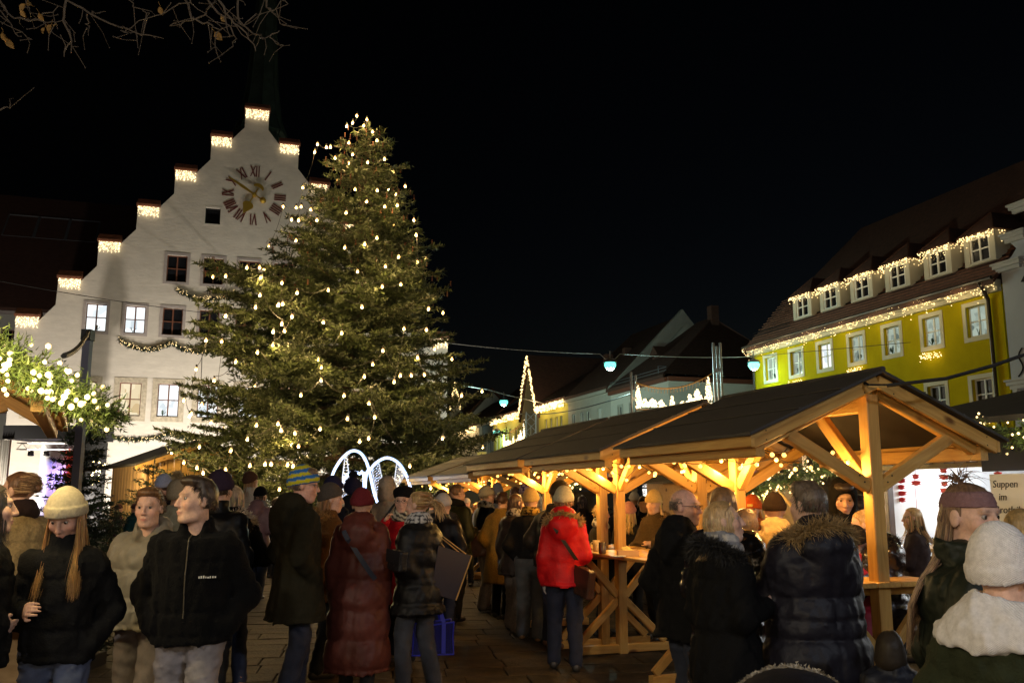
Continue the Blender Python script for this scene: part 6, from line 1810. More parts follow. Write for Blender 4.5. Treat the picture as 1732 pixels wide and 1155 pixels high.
def pavilion(label, t0, lat=0.0, W=1.06, L=1.9, ridge=2.5, eave=2.06, table=True, org=(2.57, 6.3), rz=20.0, strings=True, watts=6.0, seed=1, braces=True, slab='roof', front_only=False, swl=None, posts=None):
    ca, sa = math.cos(R(rz)), math.sin(R(rz))
    loc = (org[0] + lat * ca - t0 * sa, org[1] + lat * sa + t0 * ca, 0)
    root = thing('market_pavilion', label, 'pavilion', loc, R(rz), 'timber pavilions with standing tables')
    M = wm(root); W_ = lambda x, y, z: M @ Vector((x, y, z))
    bm = lambda nm, a, b, w, h, m=M_WOOD, up=(0, 0, 1), par=root: beam(nm, W_(*a), W_(*b), w, h, m, par, (M.to_3x3() @ Vector(up)))
    sl = (ridge - eave) / W
    pw = 0.10
    y1, y2 = posts or (0.12, L - 0.12)
    for y in (y1, y2):
        bm('post', (0, y, 0), (0, y, ridge - 0.14), pw, pw, up=(0, 1, 0))
    # ridge beam, rafters at both gables, eave beams, fascia
    bm('ridge_beam', (0, y1 + pw / 2, ridge - 0.20), (0, y2 - pw / 2, ridge - 0.20), 0.09, 0.12)
    for y in (0.02, L - 0.02):
        for sg in (-1, 1):
            bm('barge_board', (0.004 * sg, y, ridge - 0.055), (sg * W, y, eave - 0.055), 0.035, 0.095)
    for y in (y1, y2):
        for sg in (-1, 1): bm('rafter', (sg * 0.07, y, ridge - 0.115), (sg * (W - 0.12), y, ridge - 0.115 - sl * (W - 0.12)), 0.06, 0.085)
    for sg in (-1, 1):
        bm('fascia', (sg * (W + 0.0), -0.0, eave - 0.05), (sg * (W + 0.0), L + 0.0, eave - 0.05), 0.028, 0.08)
        bm('eave_beam', (sg * (W - 0.09), 0.05, eave - 0.10 + 0.0), (sg * (W - 0.09), L - 0.05, eave - 0.10), 0.07, 0.10)
    # felt covered boards
    mb = MB(MB and M)
    for sg in (-1, 1):
        xe = sg * (W + 0.05); ze = eave - sl * 0.05
        q = [(0, -0.05, ridge), (xe, -0.05, ze), (xe, L + 0.05, ze), (0, L + 0.05, ridge)]
        mb.add([(a, b, c + 0.024) for a, b, c in q] + [(a, b, c + 0.002) for a, b, c in q], [(0, 1, 2, 3), (7, 6, 5, 4), (0, 4, 5, 1), (1, 5, 6, 2), (2, 6, 7, 3), (3, 7, 4, 0)])
    rf = mb.build('roof', M_FELT, root)
    mb = MB(M)
    mb.tube([(0, -0.055, ridge + 0.026), (0, L + 0.055, ridge + 0.026)], 0.022, 6)
    for sg in (-1, 1):
        for f in (0.34, 0.67): mb.bar((sg * W * f, -0.05, ridge - sl * W * f + 0.028), (sg * W * f, L + 0.05, ridge - sl * W * f + 0.028), 0.02, 0.006)
    mb.build('felt_seams', M_FELT, rf)
    if braces:
        zb = 1.72 * ridge / 2.5
        for y, sy in ((y1, 1), (y2, -1)):
            for sg in (-1, 1):
                x = 0.70 * W / 1.06
                bm('brace', (sg * 0.05, y, zb), (sg * x, y, ridge - 0.14 - sl * x), 0.065, 0.09)
            bm('brace', (0, y + sy * 0.05, zb + 0.02), (0, y + sy * 0.52, ridge - 0.25), 0.065, 0.09)
    sc = MB(M)
    if braces:
        for y, sy in ((y1, -1), (y2, 1)):
            for sg in (-1, 1):
                for dx, dz in ((0.10, 0.03), (0.14, 0.075)):
                    sc.lathe([(0.007, 0.0), (0.006, sy * 0.004), (0.0005, sy * 0.005)], (sg * dx, y + sy * 0.0335, zb + dz), 6, 'y')
                for f in (0.12, 0.9):
                    for dz in (-0.03, 0.03): sc.lathe([(0.006, 0.0), (0.0005, sy * 0.004)], (sg * W * f, (0.0 if sy < 0 else L) + sy * 0.0005, ridge - 0.055 - sl * W * f + dz), 6, 'y')
        sc.build('screws', M_IRON, root)['kind'] = 'stuff'
    if table:
        tz = 1.06; tw = 0.50
        tb = bpy.data.objects.new('standing_table', None); COL.objects.link(tb); tb.matrix_basis = M.copy(); set_parent(tb, root)
        n = 5
        for k in range(n):
            x0 = -tw + 2 * tw * k / n; bw = 2 * tw / n - 0.006
            xc = x0 + bw / 2
            bm('board', (xc, 0.02, tz), (xc, L - 0.02, tz), bw, 0.032, M_WOOD, (0, 0, 1), tb)
        for y in (y1, y2):
            bm('foot_beam', (-0.56, y, 0.05), (0.56, y, 0.05), 0.075, 0.085, M_WOOD, (0, 0, 1), tb)
            for sg in (-1, 1):
                bm('foot_brace', (sg * 0.52, y, 0.11), (sg * 0.04, y, 0.55), 0.055, 0.075, M_WOOD, (0, 0, 1), tb)
                bm('table_brace', (sg * 0.05, y, 0.60), (sg * 0.40, y, 0.97), 0.055, 0.075, M_WOOD, (0, 0, 1), tb)
            bm('bearer', (-0.46, y + 0.09, tz - 0.05), (0.46, y + 0.09, tz - 0.05), 0.045, 0.07, M_WOOD, (0, 0, 1), tb)
    if strings:
        rng = np.random.default_rng(seed)
        P = []
        nodes = [(-0.95, 0.12, eave - 0.04), (-0.5, 0.3, ridge - 0.44), (-0.1, 0.2, ridge - 0.55), (0.1, 0.5, ridge - 0.44), (0.3, 0.9, ridge - 0.44), (-0.1, 1.1, ridge - 0.52), (-0.5, 1.2, ridge - 0.46), (-0.9, 1.5, eave - 0.03), (-0.4, 1.75, ridge - 0.44), (0.2, 1.7, ridge - 0.44), (0.7, 1.6, eave - 0.02)]
        for a, b in zip(nodes[:-1], nodes[1:]):
            for t in (0, 0.33, 0.67):
                p = Vector(a).lerp(Vector(b), t); p.x *= W / 1.06; p.y *= L / 1.9; p.z -= 0.10 * math.sin(PI * ((t * 3) % 3) / 3) + rng.uniform(0, 0.04); P.append(W_(*(p + Vector(rng.normal(size=3) * 0.02))))
        amber_string('amber bulbs strung under the roof of the %s' % (swl or label), P, 0.017, seed, watts)
    return root
pavilion('nearest timber pavilion, its open gable facing the camera', 0.0, seed=1, swl='nearest timber pavilion', watts=25)
pavilion('second timber pavilion, behind the nearest, with mugs on its table', 2.28, seed=2, swl='second timber pavilion', watts=25)
pavilion('third timber pavilion at the far end of the row', 4.38, seed=3, swl='third timber pavilion', watts=25)
pavilion('separate far pavilion beyond the row, lower in the picture', 10.6, 1.55, seed=4, swl='separate far pavilion', watts=26, W=1.25, L=2.4)
pavilion('farthest pavilion, mostly hidden by the crowd', 13.4, 1.55, seed=5, swl='farthest pavilion', watts=26, W=1.25, L=2.4)
# black power cable slung from the front gable across to the right
c0 = at(1463, 648, 6.25)
wire('thick black cable slung from the pavilion gable to the right', [c0, at(1470, 652, 6.2), at(1500, 652, 6.1), at(1600, 640, 6.0), at(1680, 618, 6.0), at(1760, 590, 6.0)], 0.013, M_CABLE, 'cable', None)

# things on the table of the second pavilion
def mug(label, P, col, h=0.10, group=None):
    root = thing('mug', label, 'mug', P, 0.4, group)
    mb = MB(); mb.lathe([(0.001, 0.004), (0.034, 0.0), (0.038, 0.01), (0.040, h), (0.036, h), (0.034, 0.02), (0.001, 0.016)], P, 20); mb.build('cup', mat('mug_%02x' % int(col[0] * 255), col, rough=0.25, coat=0.3), root, True)
    mb = MB(); mb.tube([Vector(P) + Vector((-0.038 - 0.028 * math.sin(t), 0, h * 0.5 + h * 0.32 * math.cos(t))) for t in np.linspace(0.1, PI - 0.1, 9)], 0.0055, 6); mb.build('handle', mat('mug_handle', (0.6, 0.52, 0.4), rough=0.25), root, True)
zt = 1.077
def on_table(px, py):
    r_ = ray(px, py); t = (zt - CAM_H) / r_.z; return Vector((0, 0, CAM_H)) + r_ * t
mug('cream mug, left of the pair on the table', on_table(1009, 932), (0.6, 0.45, 0.28), 0.115, 'mugs')
mug('dark mug with pale rim, right of the pair on the table', on_table(1019, 936), (0.05, 0.035, 0.03), 0.115, 'mugs')
def snacks():
    p = on_table(1062, 940); root = thing('paper_tray', 'cardboard tray with crumpled yellow napkin on the table', 'paper tray', p)
    mb = MB(); mb.box((p.x - 0.10, p.y - 0.07, zt), (p.x + 0.10, p.y + 0.07, zt + 0.006)); 
    for a, b in (((-0.10, -0.07), (0.10, -0.07)), ((0.10, -0.07), (0.10, 0.07)), ((0.10, 0.07), (-0.10, 0.07)), ((-0.10, 0.07), (-0.10, -0.07))): mb.bar((p.x + a[0], p.y + a[1], zt + 0.03), (p.x + b[0], p.y + b[1], zt + 0.03), 0.006, 0.055)
    mb.build('tray', mat('cardboard', (0.45, 0.28, 0.13), rough=0.85, var=0.15), root)
    f = Field((-0.09, -0.08, -0.01), (0.09, 0.08, 0.11), 0.005); f.ell((0, 0, 0.03), (0.065, 0.05, 0.028), 0.01); f.ell((-0.02, 0.01, 0.055), (0.04, 0.04, 0.022), 0.02); f.wrinkle(0.02, 3, (40, 40, 40))
    V, Q = f.mesh(); new_obj('napkin', np_mesh('napkin', V + np.array((p.x, p.y, zt + 0.01)), Q, None, mat('napkin_yellow', (0.75, 0.55, 0.16), rough=0.9), True), root)
    p = on_table(1045, 942); mb = MB(); mb.lathe([(0.001, 0.0), (0.055, 0.0), (0.08, 0.012), (0.08, 0.014), (0.054, 0.004), (0.001, 0.004)], p, 22); tag(mb.build('plate', mat('paper_plate', (0.6, 0.62, 0.66), rough=0.6), None, True), 'small white paper plate on the table beside the mugs', 'plate')
# ------------------------------------------------------------------ stall at the left edge
def left_stall():
    root = pavilion('timber stall roof at the left edge, its gable hung with lit greens', 0, 0, 1.24, 2.6, 2.93, 2.25, False, (-3.58, 4.34), 25.0, False, 0, 8, True)
    root['group'] = 'timber market stalls'
    M = wm(root); Wd = lambda x, y, z: M @ Vector((x, y, z))
    pts = [Wd(x, -0.12, 2.93 - 0.02 - 0.548 * x) for x in np.linspace(0.0, 1.50, 14)]
    garland('thick lit fir garland sloping down the left stall gable', pts, 0.095, 2600, 150, 0.0145, 41, nl=0.04, nw=0.0045, watts=13, nlights=7, lm=M_LED, cl=(1, 0.78, 0.34))
    mb = MB(M); mb.box((-1.4, 0.4, 0), (1.3, 0.46, 1.0)); mb.box((-1.5, 0.2, 1.0), (1.4, 0.6, 1.05)); mb.build('counter', M_WOOD3, root)
    point_light('stall_light', Wd(0.3, 0.6, 2.2), (1, 0.72, 0.4), 40, 0.1, root)
left_stall()
def pole():
    P = at(150, 560, 9.2); root = thing('pole', 'square steel pole rising behind the small fir', 'pole', (P.x, P.y, 0))
    mb = MB(); mb.bar((P.x, P.y, 0), (P.x, P.y, P.z), 0.075, 0.075); mb.build('shaft', mat('blue_steel', (0.10, 0.10, 0.14), rough=0.5, metal=0.5), root)
    mb = MB(); mb.box((P.x - 0.05, P.y - 0.06, P.z - 0.1), (P.x + 0.05, P.y + 0.045, P.z + 0.01)); mb.build('bracket', M_IRON, root)
    mb = MB(); mb.box((P.x - 0.3, P.y - 0.3, 0), (P.x + 0.3, P.y + 0.3, 0.12)); mb.build('foot', M_IRON, root)
    wire('short black cable drooping from the pole to the left garland', sagged(P, at(108, 602, 5.6), 0.05), 0.02, M_CABLE, 'cable', None)
pole()
# ------------------------------------------------------------------ wooden hut left of the tree
def hut():
    c = at(243, 838, 26.5); root = thing('wooden_hut', 'closed wooden market hut with dark roof beside the big tree', 'hut', (c.x, c.y, 0), R(35))
    M = wm(root); Wd = lambda x, y, z: M @ Vector((x, y, z))
    Wg, D, ev, rg = 3.2, 4.4, 2.62, 3.25
    for k in range(16):     # gable boards
        x = 0.2 * k; h = ev + (rg - ev) * (1 - abs((x + 0.1) - Wg / 2) / (Wg / 2)) - 0.05
        beam('board', Wd(x + 0.1, 0.012 * (k % 2), 0), Wd(x + 0.1, 0.012 * (k % 2), h), 0.03, 0.194, M_WOOD, root, M.to_3x3() @ Vector((1, 0, 0)))
    for k in range(22):     # side boards
        y = 0.2 * k; beam('board', Wd(0.012 * (k % 2), y + 0.12, 0), Wd(0.012 * (k % 2), y + 0.12, ev - 0.03), 0.03, 0.194, M_WOOD3, root, M.to_3x3() @ Vector((0, 1, 0)))
    mb = MB(M); mb.box((Wg - 0.03, 0.05, 0), (Wg, D, ev)); mb.box((0.02, D - 0.03, 0), (Wg - 0.04, D, ev)); mb.build('wall', M_WOOD3, root)
    mb = MB(M); sl = (rg - ev) / (Wg / 2)
    for sg in (0, 1):
        xe = -0.35 if sg == 0 else Wg + 0.35; ze = ev - 0.35 * sl
        q = [(Wg / 2, -0.3, rg), (xe, -0.3, ze), (xe, D + 0.3, ze), (Wg / 2, D + 0.3, rg)]
        mb.add([(a, b, z + 0.10) for a, b, z in q] + [(a, b, z + 0.03) for a, b, z in q], [(0, 1, 2, 3), (7, 6, 5, 4), (0, 4, 5, 1), (1, 5, 6, 2), (2, 6, 7, 3), (3, 7, 4, 0)])
    mb.build('roof', M_FELT, root)
    for sg in (0, 1):
        xe = -0.35 if sg == 0 else Wg + 0.35; beam('barge_board', Wd(Wg / 2, -0.32, rg - 0.04), Wd(xe, -0.32, ev - 0.35 * sl - 0.04), 0.03, 0.14, M_WOOD, root)
    beam('post', Wd(-0.02, -0.02, 0), Wd(-0.02, -0.02, ev - 0.05), 0.1, 0.1, M_WOOD3, root, M.to_3x3() @ Vector((0, 1, 0)))
    # small cluster of lights on its left side
    rr = np.random.default_rng(4); p = at(163, 797, 25.4)
    o = new_obj('string_lights', leds_mesh('string_lights', [p + Vector(rr.normal(size=3) * 0.16) for _ in range(14)], 0.035, M_LED)); tag(o, 'little cluster of lights left of the wooden hut', 'string lights')
    point_light('hut_light', p + Vector((0.2, -0.5, -0.1)), (1, 0.72, 0.32), 520, 0.1, o)
    point_light('hut_light', p + Vector((5.6, -0.9, 0.6)), (1, 0.6, 0.22), 120, 0.1, o)
hut()
# ------------------------------------------------------------------ small stage beside the town hall
def stage():
    A = at(18, 838, 40); root = thing('stage', 'small concert stage with black frame and purple lit backdrop', 'stage', (A.x, A.y, 0))
    x0, x1, y = A.x, A.x + 2.75, A.y
    bk = mat('stage_black', (0.008, 0.008, 0.01), rough=0.8)
    mb = MB(); mb.box((x0 - 0.6, y, 4.15), (x1 + 0.5, y + 2.4, 4.75)); mb.build('canopy', bk, root)
    mb = MB(); mb.box((x1, y, 0), (x1 + 0.25, y + 2.4, 4.14)); mb.build('side_frame', bk, root)
    mb = MB(); mb.box((x0 - 0.6, y, 0), (x1 + 0.5, y + 2.4, 0.8)); mb.build('deck', bk, root)
    mb = MB(); mb.box((x0 - 0.1, y + 2.42, 0.8), (x1, y + 2.5, 4.14)); mb.build('backdrop', mat('backdrop_white', (0.7, 0.7, 0.72), rough=0.9, bump=0.3, bscale=5), root)
    f = MB(); n = 28
    for i in range(n):
        xa = x0 - 0.75 + 0.6 * i / n; xb = x0 - 0.75 + 0.6 * (i + 1) / n
        ya = y - 0.1 + 0.05 * math.sin(i * 1.4); yb = y - 0.1 + 0.05 * math.sin((i + 1) * 1.4); f.add([(xa, ya, 0), (xb, yb, 0), (xb, yb, 4.1), (xa, ya, 4.1)], [(0, 1, 2, 3)])
    f.build('curtain', mat('grey_curtain', (0.35, 0.34, 0.32), rough=0.9), root, True)
    al = MATS['aluminium']
    mb = MB()
    for dz in (0, 0.28):
        for dy in (0, 0.28): mb.tube([(x0 - 0.2, y + 0.5 + dy, 3.72 + dz), (x1 - 0.1, y + 0.5 + dy, 3.72 + dz)], 0.025, 6)
    for k in range(12):
        xx = x0 - 0.2 + k * 0.24; mb.tube([(xx, y + 0.5, 3.72 + 0.28 * (k % 2)), (xx + 0.24, y + 0.5, 3.72 + 0.28 * ((k + 1) % 2))], 0.015, 4)
    mb.build('truss', al, root)
    cols = [((0.10, 0.14, 1.0), 0.35), ((1.0, 0.55, 0.75), 1.05), ((0.08, 0.25, 1.0), 1.9), ((0.45, 0.12, 1.0), 2.55)]
    for c, dx in cols:
        mb = MB(); mb.lathe([(0.05, 0.12), (0.12, 0.1), (0.13, -0.1), (0.10, -0.12)], (x0 + dx, y + 0.7, 3.55), 10); mb.tube([(x0 + dx, y + 0.7, 3.65), (x0 + dx, y + 0.7, 3.75)], 0.02, 5); mb.build('spotlight', M_IRON, root, True)
        spot_light('stage_spot', (x0 + dx, y + 0.9, 3.40), (x0 + dx, y + 2.4, 1.6), c, 230, 105, 0.9, 0.06, root)
    rr = np.random.default_rng(8); n = 420
    P = np.stack([x1 - 0.18 + rr.normal(size=n) * 0.12, np.full(n, y - 0.06) + rr.normal(size=n) * 0.06, rr.uniform(1.6, 3.7, n)], 1); N = rr.normal(size=(n, 3)); N /= np.linalg.norm(N, axis=1, keepdims=True)
    g = new_obj('garland', fur_mesh('garland', P, N, mat('red_greens', (0.45, 0.09, 0.05), rough=0.7), 0.16, 0.04, 2, rr, 0.4)); tag(g, 'reddish lit greenery hanging on the right side of the stage', 'garland')
    point_light('stage_glow', (x1 - 0.2, y - 0.6, 3.0), (1, 0.25, 0.2), 25, 0.1, g)
stage()
# ------------------------------------------------------------------ light sculpture of arches in front of the tree
def sculpture():
    Y = 20.5; b = at(625, 838, Y); root = thing('light_sculpture', 'white neon arches with sparkling ladders in front of the tree', 'light sculpture', (b.x, b.y, 0))
    mn = mat('neon_white', (0.8, 0.85, 1), emis=(0.38, 0.58, 1.0), estr=1.7)
    def arch(pix, dy=0.0):
        pts = [at(x, y, Y + dy) for x, y in pix]
        g0 = pts[0].copy(); g0.z = 0.02; g1 = pts[-1].copy(); g1.z = 0.02
        allp = [g0] + pts + [g1]
        q = []
        for i in range(len(allp) - 1):
            p0 = allp[max(i - 1, 0)]; p1 = allp[i]; p2 = allp[i + 1]; p3 = allp[min(i + 2, len(allp) - 1)]
            for t in (0, .25, .5, .75):
                q.append(0.5 * ((2 * p1) + (p2 - p0) * t + (2 * p0 - 5 * p1 + 4 * p2 - p3) * t * t + (3 * p1 - p0 - 3 * p2 + p3) * t ** 3))
        q.append(allp[-1])
        mb = MB(); mb.tube(q, 0.032, 8); mb.build('arch', mn, root, True)
        return q
    arch([(545, 880), (560, 810), (573, 782), (588, 766), (600, 762), (612, 768), (622, 787), (632, 830), (640, 865)])
    arch([(618, 815), (626, 795), (638, 781), (655, 774), (672, 781), (684, 797), (693, 820), (698, 850), (700, 880)], 0.12)
    arch([(571, 850), (575, 825), (585, 805), (597, 798), (608, 801), (616, 811)], -0.12)
    rr = np.random.default_rng(2)
    lw = []; fr = MB()
    def ladder(a0, a1, b0, b1, n, dy, warm):
        for sd in ((a0, b0), (a1, b1)):
            p, q = at(*sd[0], Y + dy), at(*sd[1], Y + dy); fr.tube([p, q], 0.012, 4)
        for k in range(n):
            t = k / n; l = at(a0[0] + (b0[0] - a0[0]) * t, a0[1] + (b0[1] - a0[1]) * t, Y + dy); r_ = at(a1[0] + (b1[0] - a1[0]) * t, a1[1] + (b1[1] - a1[1]) * t, Y + dy)
            fr.tube([l, r_], 0.007, 3)
            for _ in range(5):
                if rr.random() < 0.5: lw.append((l.lerp(r_, rr.random()) + Vector(rr.normal(size=3) * 0.012), warm))
    ladder((584, 770), (586, 770), (570, 880), (600, 880), 22, 0.0, True)
    ladder((581, 815), (592, 803), (576, 880), (596, 880), 16, -0.12, False)
    ladder((629, 792), (641, 783), (640, 850), (652, 838), 14, 0.12, False)
    ladder((671, 784), (682, 795), (664, 840), (688, 800), 12, 0.12, True)
    fr.build('ladder_frame', mat('white_metal', (0.7, 0.7, 0.72), rough=0.4), root)
    a = new_obj('sparkles', leds_mesh('sparkles', [p for p, w in lw if w], 0.013, M_LEDS), root); a['kind'] = 'stuff'
    a = new_obj('sparkles', leds_mesh('sparkles', [p for p, w in lw if not w], 0.012, mn), root); a['kind'] = 'stuff'
    for px, py in ((585, 800), (660, 800), (620, 850)): point_light('neon_glow', at(px, py, Y - 0.3), (0.75, 0.85, 1.0), 14, 0.25, root)
sculpture()

# ------------------------------------------------------------------ stalls on the right
ORG, RZ = Vector((2.57, 6.3, 0)), R(20)
def lettering(name, txt, size, M, m, parent, align='LEFT', ext=0.002, shear=0.0):
    cu = bpy.data.curves.new(name, 'FONT'); cu.body = txt; cu.size = size; cu.extrude = ext; cu.align_x = align; cu.shear = shear; cu.resolution_u = 3; cu.space_line = 1.25
    cu.materials.append(m)
    t = bpy.data.objects.new(name, cu); COL.objects.link(t); me = bpy.data.meshes.new_from_object(t); bpy.data.objects.remove(t)
    return new_obj(name, me, parent, True, M)
def right_stall():
    root = thing('food_stall', 'brightly lit white food stall with red decorations at right', 'market stall', (ORG.x, ORG.y, 0), RZ, None)
    M = wm(root); Wd = lambda x, y, z: M @ Vector((x, y, z))
    x0, x1, y0, y1 = 3.35, 5.6, -1.4, 3.75
    wh = mat('stall_white', (0.72, 0.73, 0.74), rough=0.5)
    mb = MB(M); mb.box((x1, y0, 0), (x1 + 0.06, y1, 2.5)); mb.box((x0 + 0.1, y1 - 0.05, 0), (x1 - 0.003, y1, 2.5)); mb.box((x0 + 0.1, y0, 0), (x1 - 0.003, y0 + 0.05, 2.5)); mb.build('back_wall', wh, root)
    for k in range(10): beam('board', Wd(x0, y0 + 0.02, 0.05 + k * 0.1), Wd(x0, y1 - 0.02, 0.05 + k * 0.1), 0.03, 0.096, M_WOOD2, root)
    mb = MB(M); mb.box((x0 - 0.22, y0, 1.055), (x0 + 0.45, y1, 1.095)); mb.build('counter', M_WOOD3, root)
    for y in (y0 + 0.05, 1.1, y1 - 0.05): beam('post', Wd(x0 + 0.03, y, 0), Wd(x0 + 0.03, y, 2.35), 0.09, 0.09, M_WOOD2, root, M.to_3x3() @ Vector((0, 1, 0)))
    for k in range(34):    # valance of upright boards
        y = y0 + 0.075 + k * 0.15
        if y < y1: beam('board', Wd(x0 - 0.14, y, 2.0 + 0.02 * (k % 2)), Wd(x0 - 0.14, y, 2.33), 0.02, 0.145, M_WOOD2, root, M.to_3x3() @ Vector((0, 1, 0)))
    beam('lintel', Wd(x0, y0, 2.0), Wd(x0, y1, 2.0), 0.08, 0.09, wood('yellowed_beam', (0.35, 0.24, 0.07), (0.25, 0.16, 0.05)), root)
    mb = MB(M); q = [(x0 - 0.5, y0 - 0.2, 2.36), (x1 + 0.4, y0 - 0.2, 3.0), (x1 + 0.4, y1 + 0.1, 3.0), (x0 - 0.5, y1 + 0.1, 2.36)]
    mb.add(q + [(a, b, c + 0.06) for a, b, c in q], [(3, 2, 1, 0), (4, 5, 6, 7), (0, 1, 5, 4), (1, 2, 6, 5), (2, 3, 7, 6), (3, 0, 4, 7)]); mb.build('roof', M_FELT, root)
    # strip lamps under the roof
    ml = mat('strip_lamp', (0.9, 0.9, 0.9), emis=(0.95, 0.98, 1.0), estr=14.0)
    for y in (-0.2, 1.9): 
        mb = MB(M); mb.box((x0 + 0.45, y - 0.6, 1.93), (x0 + 0.55, y + 0.6, 1.98)); mb.build('strip_lamp', ml, root)
    for y in (-0.5, 0.8, 2.2, 3.2): point_light('stall_light', Wd(x0 + 0.9, y, 1.85), (0.93, 0.97, 1.0), 30, 0.15, root)
    mb = MB(M); mb.tube([(x1 - 0.4, 1.6, 2.4), (x1 - 0.4, 2.3, 1.25)], 0.06, 10); mb.tube([(x1 - 0.3, 2.9, 2.4), (x1 - 0.3, 3.4, 1.6)], 0.05, 10); mb.build('extractor_pipe', M_STEEL, root, True)
    mb = MB(M); mb.box((x1 - 0.06, 0.9, 1.2), (x1 - 0.003, 1.7, 1.25)); mb.box((x1 - 0.06, 0.9, 1.25), (x1 - 0.003, 0.95, 1.75)); mb.box((x1 - 0.06, 1.65, 1.25), (x1 - 0.003, 1.7, 1.75)); mb.box((x1 - 0.06, 0.9, 1.75), (x1 - 0.003, 1.7, 1.8)); mb.build('shelf_frame', M_IRON, root)
    red = mat('red_banner', (0.5, 0.012, 0.02), rough=0.6)
    for y, z0, z1, lab in ((3.66, 1.55, 1.95, 'red star hanging farthest left in the bright stall'), (3.42, 1.7, 1.92, 'upper small red ornament left in the bright stall'), (3.44, 1.3, 1.52, 'lower small red ornament left in the bright stall'), (3.0, 1.62, 1.98, 'red ornament hanging in the middle of the bright stall'), (2.27, 1.45, 1.92, 'tall red ornament hanging beside the menu board')):
        mb = MB(M); rr = np.random.default_rng(int(y * 100)); n = int((z1 - z0) / 0.075)
        for k in range(n):
            z = z1 - 0.04 - k * 0.075; w = 0.05 + 0.025 * ((k % 2)); mb.prism([(-0.0, 0)] and [(0, z - 0.03), (w, z - 0.012), (w * 0.6, z + 0.0), (w, z + 0.02), (0, z + 0.03), (-w, z + 0.02), (-w * 0.6, z), (-w, z - 0.012)], -0.01, 0.01)
        mb.tube([(0, 0, z1 - 0.02), (0, 0, 2.0)], 0.004, 4)
        mb.M = M @ Matrix.Translation((x0 + 0.2, y, 0)) @ Matrix.Rotation(R(-90), 4, 'Z')
        o = mb.build('ornament', red); tag(o, lab, 'ornament', 'red ornaments in the food stall')
    pts = [Wd(x0 - 0.5, y, 2.27 + 0.04 * math.sin(y * 4)) for y in np.linspace(-1.4, 3.8, 20)]
    garland('lit fir garland along the eave of the bright food stall', pts, 0.13, 1500, 170, 0.013, 42, nl=0.045, nw=0.0055, watts=4, nlights=5, front=(-0.94, -0.34, 0), cl=(1, 0.85, 0.45))
    # menu board
    mp = Wd(x0 - 0.26, 1.66, 1.25)
    mr = thing('menu_board', 'white handwritten soup menu board on the stall front', 'menu board', mp, RZ)
    Mm = Matrix.Translation(mp) @ Matrix.Rotation(RZ - PI / 2, 4, 'Z')   # board faces -x of the stall
    mb = MB(Mm); mb.box((-0.30, 0, 0), (0.30, 0.02, 0.62)); mb.build('board', mat('white_board', (0.7, 0.7, 0.72), rough=0.5), mr)
    ink = mat('marker_ink', (0.03, 0.03, 0.04), rough=0.6)
    lettering('lettering', 'Suppen\n  im\nBrotlaib', 0.10, Mm @ Matrix.Translation((-0.27, -0.003, 0.49)) @ Matrix.Rotation(PI / 2, 4, 'X'), ink, mr, shear=0.15)
    for k in range(3):
        mb = MB(Mm); x = -0.2
        while x < 0.22: mb.box((x, -0.003, 0.10 - k * 0.04), (x + 0.02, -0.001, 0.115 - k * 0.04)); x += 0.04
        mb.build('pen_marks', ink, mr)
    mb = MB(M); mb.box((x0 - 0.2, 1.3, 1.90), (x0 - 0.17, 2.1, 2.18)); mb.build('dark_panel', mat('navy_panel', (0.01, 0.012, 0.03), rough=0.6), root)
right_stall()
